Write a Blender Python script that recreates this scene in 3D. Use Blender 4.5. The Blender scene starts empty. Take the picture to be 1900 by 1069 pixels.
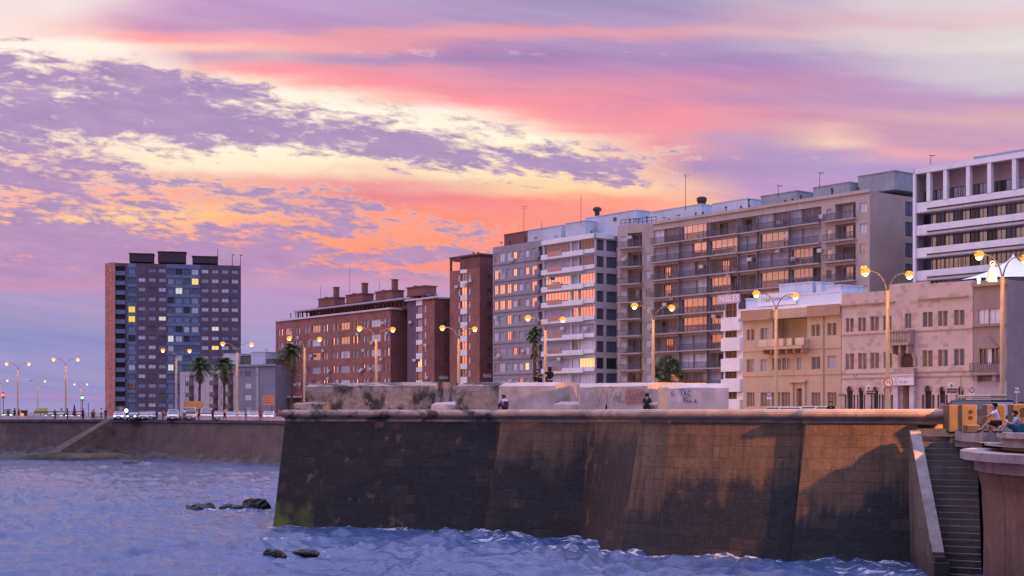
import bpy, bmesh, math, random
import numpy as np
from mathutils import Vector, Matrix, noise as mnoise
from mathutils.geometry import tessellate_polygon
R = math.radians
rnd = random.Random(7)
SC = bpy.context.scene
COL = SC.collection
FOC, CX, HY, CZ = 2610.0, 950.0, 765.0, 7.2     # focal length in px, optical axis, horizon, eye height
GZ = 5.9                                         # level of the road


def L(r, g, b):
    f = lambda c: (c / 255 / 12.92) if c <= 10 else ((c / 255 + .055) / 1.055) ** 2.4
    return (f(r), f(g), f(b))


def at(x, Y, y=None):
    """world point on the view ray of a photo position at depth Y"""
    return Vector(((x - CX) * Y / FOC, Y, CZ - ((y if y is not None else HY) - HY) * Y / FOC))


# ------------------------------------------------------------------ nodes / materials
class NT:
    def __init__(s, tree):
        s.t = tree; s.n = tree.nodes; s.l = tree.links

    def new(s, typ, **kw):
        nd = s.n.new(typ)
        for k, v in kw.items():
            setattr(nd, k, v)
        return nd

    def put(s, sock, v):
        if hasattr(v, 'is_output') or isinstance(v, bpy.types.NodeSocket):
            s.l.new(v, sock)
        elif v is not None:
            sock.default_value = v

    def math(s, op, a, b=None, c=None, clamp=False):
        nd = s.new('ShaderNodeMath', operation=op, use_clamp=clamp)
        s.put(nd.inputs[0], a)
        if b is not None: s.put(nd.inputs[1], b)
        if c is not None: s.put(nd.inputs[2], c)
        return nd.outputs[0]

    def mix(s, f, a, b, blend='MIX'):
        nd = s.new('ShaderNodeMix', data_type='RGBA', blend_type=blend)
        s.put(nd.inputs[0], f)
        s.put(nd.inputs[6], a if not isinstance(a, tuple) else (*a[:3], 1))
        s.put(nd.inputs[7], b if not isinstance(b, tuple) else (*b[:3], 1))
        return nd.outputs[2]

    def rng(s, v, a, b, c=0.0, d=1.0, smooth=False):
        nd = s.new('ShaderNodeMapRange', interpolation_type='SMOOTHSTEP' if smooth else 'LINEAR')
        s.put(nd.inputs[0], v)
        for i, q in enumerate((a, b, c, d)):
            s.put(nd.inputs[1 + i], q)
        return nd.outputs[0]

    def noise(s, vec, scale=1.0, detail=4.0, rough=.55, dist=0.0):
        nd = s.new('ShaderNodeTexNoise')
        s.put(nd.inputs['Vector'], vec)
        nd.inputs['Scale'].default_value = scale
        nd.inputs['Detail'].default_value = detail
        nd.inputs['Roughness'].default_value = rough
        nd.inputs['Distortion'].default_value = dist
        return nd.outputs['Fac']

    def xyz(s, x, y, z=0.0):
        nd = s.new('ShaderNodeCombineXYZ')
        s.put(nd.inputs[0], x); s.put(nd.inputs[1], y); s.put(nd.inputs[2], z)
        return nd.outputs[0]

    def sep(s, v):
        nd = s.new('ShaderNodeSeparateXYZ'); s.put(nd.inputs[0], v)
        return nd.outputs

    def ramp(s, fac, stops, interp='LINEAR'):
        nd = s.new('ShaderNodeValToRGB')
        cr = nd.color_ramp; cr.interpolation = interp
        while len(cr.elements) > 1: cr.elements.remove(cr.elements[0])
        cr.elements[0].position = stops[0][0]; cr.elements[0].color = (*stops[0][1], 1)
        for p, c in stops[1:]:
            e = cr.elements.new(p); e.color = (*c, 1)
        s.put(nd.inputs[0], fac)
        return nd.outputs[0]


MATS = {}


def mat(name, rgb, rough=.85, var=.15, scale=1.2, spec=.25, metal=0.0, emit=None, estr=0.0,
        brick=None, bump=0.0, grime=.0, patch=None):
    """procedural surface: base colour with small and large blotches, optional masonry courses, streaks of grime"""
    if name in MATS: return MATS[name]
    m = bpy.data.materials.new(name); m.use_nodes = True
    T = NT(m.node_tree); b = T.n['Principled BSDF']
    co = T.new('ShaderNodeTexCoord').outputs['Object']
    s = T.sep(co)
    lo = tuple(c * (1 - var) for c in rgb); hi = tuple(min(1, c * (1 + var)) for c in rgb)
    n1 = T.noise(co, scale, 5, .6)
    col = T.mix(T.rng(n1, .3, .7), lo, hi)
    if patch:
        pv = T.xyz(T.math('ADD', s[0], s[1]), s[2])
        pb = T.new('ShaderNodeTexBrick', offset=.5)
        T.put(pb.inputs['Vector'], pv); pb.inputs['Scale'].default_value = 1
        pb.inputs['Mortar Size'].default_value = 0
        pb.inputs['Brick Width'].default_value = patch[1]; pb.inputs['Row Height'].default_value = patch[2]
        pb.inputs['Color1'].default_value = (0, 0, 0, 1); pb.inputs['Color2'].default_value = (1, 1, 1, 1)
        pb.inputs['Bias'].default_value = patch[3]
        col = T.mix(T.math('MULTIPLY', T.rng(T.sep(pb.outputs['Color'])[0], .76, .84), .42), col, patch[0])
    h = n1
    if brick:
        bw, bh, mort, dark = brick
        v = T.xyz(T.math('ADD', s[0], s[1]), s[2])
        br = T.new('ShaderNodeTexBrick', offset=.5)
        T.put(br.inputs['Vector'], v)
        br.inputs['Scale'].default_value = 1
        br.inputs['Mortar Size'].default_value = mort
        br.inputs['Brick Width'].default_value = bw
        br.inputs['Row Height'].default_value = bh
        br.inputs['Color1'].default_value = (.82, .82, .82, 1)
        br.inputs['Color2'].default_value = (1.12, 1.12, 1.12, 1)
        br.inputs['Mortar'].default_value = (dark, dark, dark, 1)
        col = T.mix(1.0, col, br.outputs['Color'], 'MULTIPLY')
        h = T.math('ADD', T.math('MULTIPLY', br.outputs['Fac'], -1.0), T.math('MULTIPLY', n1, .5))
    if grime:
        gv = T.xyz(T.math('MULTIPLY', T.math('ADD', s[0], s[1]), 1.6), T.math('MULTIPLY', s[2], .12))
        g = T.rng(T.noise(gv, 1.0, 5, .6), .45, .75)
        g2 = T.rng(T.noise(co, .25, 3, .5), .4, .7)
        col = T.mix(T.math('MULTIPLY', T.math('MAXIMUM', g, T.math('MULTIPLY', g2, .6)), grime), col,
                    tuple(c * .45 for c in rgb))
    T.l.new(col, b.inputs['Base Color'])
    b.inputs['Roughness'].default_value = rough
    b.inputs['Metallic'].default_value = metal
    b.inputs['Specular IOR Level'].default_value = spec
    if emit:
        b.inputs['Emission Color'].default_value = (*emit, 1)
        b.inputs['Emission Strength'].default_value = estr
    if bump:
        bp = T.new('ShaderNodeBump'); bp.inputs['Strength'].default_value = bump
        bp.inputs['Distance'].default_value = .05
        T.l.new(h, bp.inputs['Height']); T.l.new(bp.outputs[0], b.inputs['Normal'])
    MATS[name] = m
    return m


# ------------------------------------------------------------------ mesh builder
class MB:
    def __init__(s):
        s.v = []; s.f = []; s.m = []; s.uv = None; s.att = None

    def poly(s, pts, mi=0):
        i = len(s.v); s.v += [tuple(p) for p in pts]
        s.f.append(tuple(range(i, i + len(pts)))); s.m.append(mi)

    def box(s, x0, x1, y0, y1, z0, z1, mi=0, M=None):
        p = [(x, y, z) for x in (x0, x1) for y in (y0, y1) for z in (z0, z1)]
        if M is not None: p = [tuple(M @ Vector(q)) for q in p]
        i = len(s.v); s.v += p
        for q in ((0, 1, 3, 2), (4, 6, 7, 5), (0, 4, 5, 1), (2, 3, 7, 6), (0, 2, 6, 4), (1, 5, 7, 3)):
            s.f.append(tuple(i + k for k in q)); s.m.append(mi)
        return s

    def prism(s, poly, z0, z1, mi=0, tess=False):
        n = len(poly); i = len(s.v)
        s.v += [(p[0], p[1], z0) for p in poly] + [(p[0], p[1], z1) for p in poly]
        for k in range(n):
            j = (k + 1) % n
            s.f.append((i + k, i + j, i + n + j, i + n + k)); s.m.append(mi)
        if tess:
            for t in tessellate_polygon([[Vector((p[0], p[1], 0)) for p in poly]]):
                s.f.append(tuple(i + n + k for k in t)); s.m.append(mi)
        else:
            s.f.append(tuple(i + n + k for k in range(n))); s.m.append(mi)
            s.f.append(tuple(i + k for k in range(n))); s.m.append(mi)
        return s

    def tube(s, pts, rad, n=8, mi=0, caps=True):
        pts = [Vector(p) for p in pts]
        if not hasattr(rad, '__len__'): rad = [rad] * len(pts)
        rings = []
        up = None
        for k, p in enumerate(pts):
            d = (pts[min(k + 1, len(pts) - 1)] - pts[max(k - 1, 0)]).normalized()
            if up is None:
                up = Vector((0, 0, 1)) if abs(d.z) < .9 else Vector((1, 0, 0))
            a = d.cross(up)
            if a.length < 1e-4: a = d.cross(Vector((0, 1, 0)))
            a.normalize(); c = a.cross(d).normalized(); up = c
            i = len(s.v)
            for q in range(n):
                t = 2 * math.pi * q / n
                s.v.append(tuple(p + (a * math.cos(t) + c * math.sin(t)) * rad[k]))
            rings.append(i)
        for k in range(len(rings) - 1):
            for q in range(n):
                r = (q + 1) % n
                s.f.append((rings[k] + q, rings[k] + r, rings[k + 1] + r, rings[k + 1] + q)); s.m.append(mi)
        if caps:
            s.f.append(tuple(rings[0] + q for q in range(n))); s.m.append(mi)
            s.f.append(tuple(rings[-1] + q for q in range(n))); s.m.append(mi)
        return s

    def lathe(s, prof, n=16, mi=0, c=(0, 0, 0), sx=1, sy=1):
        rings = []
        for r, z in prof:
            i = len(s.v)
            for q in range(n):
                t = 2 * math.pi * q / n
                s.v.append((c[0] + r * sx * math.cos(t), c[1] + r * sy * math.sin(t), c[2] + z))
            rings.append(i)
        for k in range(len(rings) - 1):
            for q in range(n):
                r = (q + 1) % n
                s.f.append((rings[k] + q, rings[k] + r, rings[k + 1] + r, rings[k + 1] + q)); s.m.append(mi)
        s.f.append(tuple(rings[0] + q for q in range(n))); s.m.append(mi)
        s.f.append(tuple(rings[-1] + q for q in range(n))); s.m.append(mi)
        return s

    def ell(s, c, r, n=10, mi=0, k=8):
        prof = [(max(1e-3, math.sin(math.pi * j / k)), -math.cos(math.pi * j / k)) for j in range(k + 1)]
        rings = []
        i0 = len(s.v)
        s.lathe(prof, n, mi)
        for j in range(i0, len(s.v)):
            x, y, z = s.v[j]; s.v[j] = (c[0] + x * r[0], c[1] + y * r[1], c[2] + z * r[2])
        return s

    def mesh(s, name, mats, smooth=False):
        me = bpy.data.meshes.new(name)
        me.from_pydata(s.v, [], s.f)
        for m in (mats if isinstance(mats, (list, tuple)) else [mats]): me.materials.append(m)
        me.polygons.foreach_set('material_index', s.m)
        if smooth: me.polygons.foreach_set('use_smooth', [True] * len(s.f))
        if s.uv:
            ul = me.uv_layers.new(name='UVMap')
            flat = []
            for fi, f in enumerate(s.f):
                flat += [c for q in s.uv[fi] for c in q]
            ul.data.foreach_set('uv', flat)
        me.update()
        return me

    def build(s, name, mats, parent=None, loc=(0, 0, 0), rz=0.0, smooth=False):
        return link(s.mesh(name, mats, smooth), name, parent, loc, rz)


def link(me, name, parent=None, loc=(0, 0, 0), rz=0.0):
    o = bpy.data.objects.new(name, me); COL.objects.link(o)
    o.location = loc; o.rotation_euler = (0, 0, rz)
    if parent: o.parent = parent
    return o


def tag(o, label=None, cat=None, group=None, kind=None):
    if label: o['label'] = label
    if cat: o['category'] = cat
    if group: o['group'] = group
    if kind: o['kind'] = kind
    return o


def empty(name, label, cat, loc, rz=0.0, group=None):
    o = bpy.data.objects.new(name, None); COL.objects.link(o)
    o.empty_display_size = .3
    o.location = loc; o.rotation_euler = (0, 0, rz)
    return tag(o, label, cat, group)


def copy_tree(o, parent=None):
    c = o.copy(); COL.objects.link(c); c.parent = parent
    for ch in list(o.children): copy_tree(ch, c)
    return c


def bevel(o, w=.02, seg=2):
    b = o.modifiers.new('bevel', 'BEVEL'); b.width = w; b.segments = seg; b.limit_method = 'ANGLE'
    return o


def text_mesh(txt, size, m, name='lettering', extrude=.004, align='CENTER', shear=0.0):
    cu = bpy.data.curves.new(name, 'FONT'); cu.body = txt; cu.size = size; cu.extrude = extrude
    cu.align_x = align; cu.align_y = 'CENTER'; cu.shear = shear
    o = bpy.data.objects.new(name, cu); COL.objects.link(o)
    dg = bpy.context.evaluated_depsgraph_get(); dg.update()
    me = bpy.data.meshes.new_from_object(o.evaluated_get(dg))
    bpy.data.objects.remove(o); bpy.data.curves.remove(cu)
    # stand it up: text x -> x, text y -> z, facing -y
    me.transform(Matrix(((1, 0, 0, 0), (0, 0, -1, 0), (0, 1, 0, 0), (0, 0, 0, 1))))
    me.materials.clear(); me.materials.append(m)
    return me


# ------------------------------------------------------------------ camera
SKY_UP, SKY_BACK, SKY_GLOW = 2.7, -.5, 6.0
LAMP_W = 1800.0
FLOOD_W = 90000.0
cam = bpy.data.cameras.new('camera'); cam.sensor_width = 36; cam.lens = 36 * FOC / 1900
cam.shift_y = (HY - 534.5) / 1900; cam.clip_end = 20000; cam.clip_start = .5
camo = bpy.data.objects.new('camera', cam); COL.objects.link(camo)
camo.location = (0, 0, CZ); camo.rotation_euler = (R(90), 0, 0)
SC.camera = camo
SC.view_settings.view_transform = 'Standard'; SC.view_settings.look = 'None'
SC.view_settings.gamma = 1; SC.view_settings.exposure = EXPOSURE = 0.0
SC.cycles.max_bounces = 6; SC.cycles.diffuse_bounces = 2; SC.cycles.glossy_bounces = 3
SC.cycles.use_denoising = True
SC.cycles.sample_clamp_indirect = 2.0; SC.cycles.sample_clamp_direct = 5.0
# ------------------------------------------------------------------ sky: Nishita twilight + layers of cloud in azimuth / elevation
W = bpy.data.worlds.new('World'); SC.world = W; W.use_nodes = True
T = NT(W.node_tree)
bg = T.n['Background']
dirv = T.new('ShaderNodeTexCoord').outputs['Generated']
sx, sy, sz = T.sep(dirv)[:3]
az = T.math('ARCTAN2', sx, sy)
caz = T.math('MAXIMUM', T.math('COSINE', az), .45)
hor = T.math('SQRT', T.math('ADD', T.math('MULTIPLY', sx, sx), T.math('MULTIPLY', sy, sy)))
tanel = T.math('DIVIDE', sz, T.math('MAXIMUM', hor, .02))
E = T.math('MULTIPLY', T.math('DIVIDE', tanel, caz), 1000.0)        # elevation in thousandths
A = T.math('MULTIPLY', az, 1000.0)                                   # azimuth in milliradians


def azf(x):
    return (math.atan((x - CX) / FOC) + math.pi) / (2 * math.pi)


def elv(y):
    return (HY - y) / FOC * 1000


azt = T.math('DIVIDE', T.math('ADD', az, math.pi), 2 * math.pi)


def grid(rows, warpE, azfac, conv):
    out = None; prev = None
    for y, stops in rows:
        st = sorted(stops, key=lambda q: q[0])
        c = T.ramp(azfac, [((azf(p) if p > -9000 else p + 10000), conv(v)) for p, v in st])
        e = elv(y) if y > -9000 else y + 10000
        if out is None:
            out = c
        else:
            f = T.rng(warpE, prev, e, smooth=True)
            out = T.mix(f, out, c)
        prev = e
    return out


# azimuth outside the frame: position = fraction of the full turn, written as -10000 + fraction
def out_(fr): return -10000 + fr
# coordinates for noise, slightly tilted so streaks fall to the right
tilt = R(7)
xr = T.math('SUBTRACT', T.math('MULTIPLY', A, math.cos(tilt)), T.math('MULTIPLY', E, math.sin(tilt)))
yr = T.math('ADD', T.math('MULTIPLY', A, math.sin(tilt)), T.math('MULTIPLY', E, math.cos(tilt)))
nz = lambda fx, fy, det=4, ro=.55, off=0.0, d=0.0: T.noise(
    T.xyz(T.math('MULTIPLY', xr, fx), T.math('MULTIPLY', yr, fy), off), 1.0, det, ro, d)
w1 = nz(.006, .03, 3, .5, 3.3)
w2 = nz(.03, .09, 4, .6, 7.7)
Ew = T.math('ADD', E, T.math('ADD', T.math('MULTIPLY', T.math('SUBTRACT', w1, .5), 22.0),
                             T.math('MULTIPLY', T.math('SUBTRACT', w2, .5), 7.0)))
wA = nz(.01, .04, 3, .5, 11.0)
Aw = T.math('ADD', azt, T.math('MULTIPLY', T.math('SUBTRACT', wA, .5), .012))

GL = (255, 140, 90)      # glow beside the frame where the sun went down
LV = (160, 150, 205)
PK = (225, 160, 185)
def lr(left, stops, right):
    """left: colours outside on the left (glow), right: outside on the right"""
    o = [(out_(0.0), right), (out_(.12), right), (out_(.22), left), (out_(.34), left)]
    o += stops
    o += [(out_(.62), right), (out_(1.0), right)]
    return o
sky_rows = [
 (790, lr((255,130,95), [(0,(134,134,192)),(480,(140,138,192)),(1900,(150,140,192))], (130,135,195))),
 (742, lr((255,130,90), [(0,(140,134,194)),(480,(146,140,196)),(1900,(160,140,190))], (135,140,200))),
 (734, lr((255,135,90), [(0,(176,128,190)),(180,(172,132,192)),(300,(150,140,196)),(1900,(160,140,190))], (138,142,202))),
 (726, lr((255,135,90), [(0,(140,136,196)),(480,(146,142,198)),(1900,(160,140,190))], (138,142,202))),
 (640, lr(GL, [(0,(140,142,198)),(240,(145,142,198)),(480,(152,144,198)),(800,(172,148,198)),(1900,(165,145,200))], (145,148,208))),
 (560, lr(GL, [(0,(160,146,196)),(240,(168,146,196)),(480,(178,148,196)),(800,(186,148,198)),(1900,(170,148,200))], (150,150,210))),
 (520, lr((255,150,95), [(0,(182,146,194)),(400,(184,146,194)),(640,(196,146,186)),(850,(205,142,175)),(1900,(175,150,200))], (150,150,210))),
 (490, lr((255,160,100), [(0,(188,146,192)),(300,(192,146,190)),(480,(252,160,140)),(640,(255,150,130)),(850,(250,142,128)),(1300,(215,150,180)),(1900,(175,150,200))], (150,150,210))),
 (440, lr((255,170,105), [(0,(240,165,165)),(300,(255,178,140)),(480,(255,165,130)),(700,(255,152,118)),(950,(255,142,118)),(1200,(250,150,135)),(1900,(175,150,200))], (152,150,210))),
 (400, lr((255,180,120), [(0,(255,195,150)),(200,(255,212,150)),(400,(255,196,140)),(600,(255,160,126)),(850,(252,136,118)),(1150,(254,140,125)),(1300,(250,160,150)),(1500,(180,148,195)),(1900,(178,150,200))], (155,152,210))),
 (368, lr((255,185,130), [(0,(250,170,155)),(300,(252,172,148)),(480,(245,158,145)),(700,(235,132,140)),(950,(250,135,128)),(1150,(255,155,130)),(1280,(255,180,150)),(1400,(190,150,195)),(1900,(182,150,200))], (155,152,210))),
 (340, lr((255,190,150), [(0,(240,170,170)),(300,(248,190,170)),(480,(246,172,160)),(700,(238,150,155)),(850,(245,185,160)),(1000,(255,215,165)),(1180,(255,218,170)),(1280,(245,185,165)),(1380,(186,150,195)),(1900,(180,150,200))], (158,155,212))),
 (312, lr((255,195,160), [(0,(245,185,175)),(200,(250,215,190)),(300,(255,240,205)),(550,(255,238,200)),(700,(252,214,180)),(850,(255,235,195)),(1100,(255,228,185)),(1220,(244,180,165)),(1320,(180,146,190)),(1500,(168,146,196)),(1900,(176,150,200))], (158,155,212))),
 (285, lr((255,200,170), [(0,(250,205,190)),(200,(255,235,210)),(400,(255,246,215)),(1080,(255,242,208)),(1180,(252,196,172)),(1260,(232,160,172)),(1380,(172,142,190)),(1560,(176,148,192)),(1660,(236,164,178)),(1900,(215,156,184))], (160,156,212))),
 (262, lr((255,205,180), [(0,(254,232,215)),(400,(255,250,226)),(1040,(255,248,222)),(1110,(255,214,190)),(1180,(240,148,160)),(1280,(222,150,172)),(1370,(178,146,190)),(1450,(205,160,180)),(1530,(244,204,184)),(1600,(238,188,182)),(1660,(212,156,182)),(1900,(196,152,186))], (165,158,212))),
 (236, lr((255,210,190), [(0,(254,236,222)),(400,(255,252,232)),(930,(255,250,228)),(1000,(255,205,188)),(1090,(250,146,156)),(1280,(240,144,162)),(1440,(214,158,178)),(1520,(238,186,182)),(1640,(204,150,180)),(1900,(200,156,182))], (170,160,212))),
 (210, lr((255,215,200), [(0,(254,240,226)),(500,(255,253,236)),(800,(255,250,230)),(890,(255,222,205)),(970,(255,150,156)),(1100,(240,142,162)),(1280,(242,146,162)),(1430,(216,148,174)),(1600,(205,150,178)),(1800,(216,162,178)),(1900,(212,165,180))], (175,165,212))),
 (185, lr((255,220,205), [(0,(254,242,230)),(480,(255,252,234)),(640,(255,240,220)),(720,(255,190,178)),(810,(255,150,156)),(950,(252,146,160)),(1150,(228,140,166)),(1350,(198,140,180)),(1600,(186,144,186)),(1900,(190,156,192))], (180,170,212))),
 (160, lr((255,225,210), [(0,(254,242,232)),(400,(255,246,226)),(500,(255,220,200)),(580,(255,170,166)),(700,(252,148,162)),(900,(228,142,166)),(1280,(212,140,172)),(1560,(190,142,182)),(1740,(192,168,202)),(1900,(204,194,210))], (185,175,214))),
 (136, lr((255,228,215), [(0,(254,242,234)),(300,(255,238,224)),(380,(255,176,170)),(480,(255,150,160)),(620,(248,152,164)),(800,(226,140,168)),(1000,(198,136,180)),(1280,(188,136,182)),(1500,(180,142,186)),(1700,(200,186,206)),(1900,(212,206,212))], (190,180,214))),
 (110, lr((255,232,222), [(0,(254,244,236)),(270,(255,236,224)),(330,(222,180,196)),(380,(194,152,190)),(480,(216,182,192)),(560,(200,160,186)),(660,(172,138,184)),(1000,(165,132,184)),(1300,(166,134,186)),(1500,(172,150,192)),(1700,(206,192,207)),(1900,(216,206,211))], (195,185,215))),
 (86, lr((255,235,226), [(0,(255,248,238)),(230,(255,244,230)),(300,(255,210,198)),(420,(255,192,180)),(560,(246,164,168)),(760,(226,152,172)),(880,(184,138,182)),(1100,(172,137,186)),(1300,(168,142,190)),(1450,(188,168,196)),(1620,(216,203,209)),(1900,(228,220,219))], (200,188,215))),
 (64, lr((255,236,230), [(0,(252,230,222)),(150,(250,208,202)),(270,(255,164,168)),(420,(246,162,172)),(640,(236,156,170)),(950,(226,152,170)),(1250,(216,157,177)),(1450,(216,182,192)),(1600,(220,200,207)),(1900,(224,214,214))], (205,190,215))),
 (42, lr((255,236,232), [(0,(250,228,222)),(130,(246,212,210)),(250,(222,162,186)),(330,(192,147,190)),(640,(186,146,190)),(950,(170,146,190)),(1250,(170,147,190)),(1400,(200,166,190)),(1600,(216,182,196)),(1900,(228,202,206))], (205,190,215))),
 (5, lr((250,230,230), [(0,(242,224,222)),(120,(246,230,226)),(230,(216,182,206)),(330,(190,151,196)),(640,(184,155,200)),(900,(166,146,188)),(1260,(162,149,190)),(1480,(190,175,200)),(1650,(216,201,210)),(1900,(226,212,220))], (205,192,215))),
 (-200, lr((205,195,228), [(0,(180,175,222)),(950,(168,172,226)),(1900,(172,176,228))], (165,172,228))),
]
base = grid(sky_rows, Ew, Aw, lambda c: L(*c))
# faint cirrus streaks
ci = nz(.004, .055, 6, .62, 21.0, .4)
base = T.mix(T.rng(ci, .35, .75, 0, .16), base, tuple(L(255, 225, 225)))
# low dappled cloud: coverage grid
cov_rows = [
 (60, [(0,0),(1900,0)]), (76, [(0,.5),(40,.55),(110,0),(1900,0)]),
 (84, [(0,.2),(60,.1),(1900,0)]),
 (98, [(0,.66),(90,.52),(200,.2),(1900,0)]),
 (115, [(0,.8),(130,.66),(240,.45),(340,.05),(1900,0)]),
 (140, [(0,.86),(240,.8),(330,.66),(410,.38),(480,.05),(1900,0)]),
 (170, [(0,.88),(320,.84),(440,.72),(530,.4),(600,.1),(1900,0)]),
 (200, [(0,.92),(400,.9),(520,.76),(620,.35),(720,.12),(1900,0)]),
 (230, [(0,.8),(200,.9),(400,.92),(560,.9),(680,.68),(790,.35),(930,.25),(1000,.05),(1900,0)]),
 (258, [(0,.62),(160,.6),(320,.62),(450,.72),(600,.85),(760,.88),(860,.66),(950,.38),(1150,.3),(1210,.1),(1360,0),(1900,0)]),
 (283, [(0,.7),(160,.6),(300,.36),(430,.35),(560,.52),(700,.88),(850,.95),(980,.82),(1080,.45),(1180,.55),(1260,.5),(1320,.1),(1900,0)]),
 (308, [(0,.82),(160,.74),(260,.52),(360,.2),(480,.14),(700,.15),(800,.55),(900,.9),(1040,.95),(1140,.8),(1240,.6),(1300,.2),(1900,0)]),
 (333, [(0,.82),(200,.72),(300,.55),(450,.4),(600,.15),(850,.05),(960,.4),(1070,.72),(1160,.55),(1240,.3),(1300,.1),(1900,0)]),
 (358, [(0,.66),(160,.62),(320,.66),(480,.6),(580,.45),(680,.1),(1000,.05),(1120,.25),(1200,0),(1900,0)]),
 (384, [(0,.5),(160,.5),(320,.48),(430,.55),(520,.82),(640,.85),(720,.6),(790,.12),(1900,0)]),
 (404, [(0,.66),(100,.5),(320,.46),(450,.5),(560,.66),(660,.7),(740,.42),(820,.1),(1900,0)]),
 (428, [(0,1),(110,.95),(220,.66),(340,.6),(450,.6),(540,.78),(620,.7),(700,.35),(780,.25),(870,.5),(930,.3),(1000,.05),(1900,0)]),
 (452, [(0,1),(240,.95),(350,.7),(480,.64),(600,.6),(680,.4),(760,.3),(900,.2),(1900,.1)]),
 (472, [(0,1),(330,.95),(420,.74),(520,.62),(600,.72),(690,.85),(800,.86),(900,.7),(1000,.3),(1900,.2)]),
 (494, [(0,1),(420,.95),(520,.74),(620,.52),(720,.45),(820,.55),(950,.5),(1900,.2)]),
 (516, [(0,1),(560,1),(700,.9),(850,.9),(1900,.4)]),
 (560, [(0,1),(1900,.4)]),
]
cov_rows = cov_rows[::-1]
def cr_(stops):
    o = [(out_(0.0), .1), (out_(.2), .3), (out_(.4), stops[0][1] * .7)]
    o += stops + [(out_(.62), 0), (out_(1.0), .1)]
    return o
cov = grid([(y, cr_(s)) for y, s in cov_rows], T.math('ADD', E, T.math('MULTIPLY', T.math('SUBTRACT', w2, .5), 4.0)),
           azt, lambda v: (v, v, v))
covv = T.sep(cov)[0]
n2 = nz(.042, .135, 9, .66, 1.7, .35)
n2s = nz(.014, .05, 3, .5, 5.1)
n3f = nz(.085, .30, 6, .62, 9.9, .3)
lowz = T.rng(E, elv(250), elv(350), smooth=True)
fw_ = T.math('ADD', .24, T.math('MULTIPLY', lowz, .21))
n2 = T.math('ADD', T.math('MULTIPLY', n2, T.math('SUBTRACT', 1.0, fw_)), T.math('MULTIPLY', n3f, fw_))
nn = T.rng(T.math('ADD', T.math('MULTIPLY', n2, .7), T.math('MULTIPLY', n2s, .3)), .32, .68)
nn = T.math('ADD', .5, T.math('MULTIPLY', T.math('SUBTRACT', nn, .5), T.math('ADD', 1.2, T.math('MULTIPLY', lowz, .5))))
d = T.math('SUBTRACT', nn, T.math('SUBTRACT', 1.0, covv))
fadeb = T.math('MULTIPLY', T.rng(covv, .02, .2), T.rng(Ew, elv(548), elv(505), smooth=True))
edge = T.math('MULTIPLY', T.rng(d, -.2, .02, smooth=True), fadeb)
core = T.math('MULTIPLY', T.rng(d, -.12, .32, smooth=True), fadeb)
lowm = T.rng(E, elv(470), elv(300))
ecol = T.mix(lowm, L(255, 158, 132), L(248, 214, 196))
shade = T.rng(nz(.03, .1, 5, .6, 31.0), .3, .7)
ccol = T.mix(shade, T.mix(lowm, L(170, 138, 184), L(158, 136, 184)), T.mix(lowm, L(188, 152, 194), L(182, 150, 192)))
cl = T.mix(T.math('MULTIPLY', edge, .55), base, ecol)
cl = T.mix(T.math('MULTIPLY', core, .95), cl, ccol)
# the glow low over the place where the sun set, left of the frame, and the lighter upper sky
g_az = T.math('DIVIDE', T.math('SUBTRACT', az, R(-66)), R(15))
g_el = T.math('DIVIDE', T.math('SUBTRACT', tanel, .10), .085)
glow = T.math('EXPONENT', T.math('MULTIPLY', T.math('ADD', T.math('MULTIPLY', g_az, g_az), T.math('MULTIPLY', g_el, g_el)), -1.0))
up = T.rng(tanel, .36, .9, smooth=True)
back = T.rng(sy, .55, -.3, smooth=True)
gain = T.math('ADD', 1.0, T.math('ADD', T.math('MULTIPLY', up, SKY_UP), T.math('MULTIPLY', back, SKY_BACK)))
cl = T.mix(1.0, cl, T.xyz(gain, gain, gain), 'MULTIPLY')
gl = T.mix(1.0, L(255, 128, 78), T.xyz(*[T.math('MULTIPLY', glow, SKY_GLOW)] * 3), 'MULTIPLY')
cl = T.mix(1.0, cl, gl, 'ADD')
nis = T.new('ShaderNodeTexSky', sky_type='NISHITA', sun_disc=False)
nis.sun_elevation = R(2.0); nis.sun_rotation = R(-66)
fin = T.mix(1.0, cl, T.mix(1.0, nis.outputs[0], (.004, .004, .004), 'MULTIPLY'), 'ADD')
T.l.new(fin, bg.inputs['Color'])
bg.inputs['Strength'].default_value = 1.0
W.cycles.sampling_method = 'MANUAL'; W.cycles.sample_map_resolution = 1024

sun = bpy.data.lights.new('sun', 'SUN'); sun.energy = .1; sun.angle = R(14); sun.specular_factor = .3; sun.color = (1, .62, .45)
so = bpy.data.objects.new('sun', sun); COL.objects.link(so)
sd = Vector((math.sin(R(-66)) * math.cos(R(6)), math.cos(R(-66)) * math.cos(R(6)), math.sin(R(6))))
so.rotation_euler = (-sd).to_track_quat('-Z', 'Y').to_euler()
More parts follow.
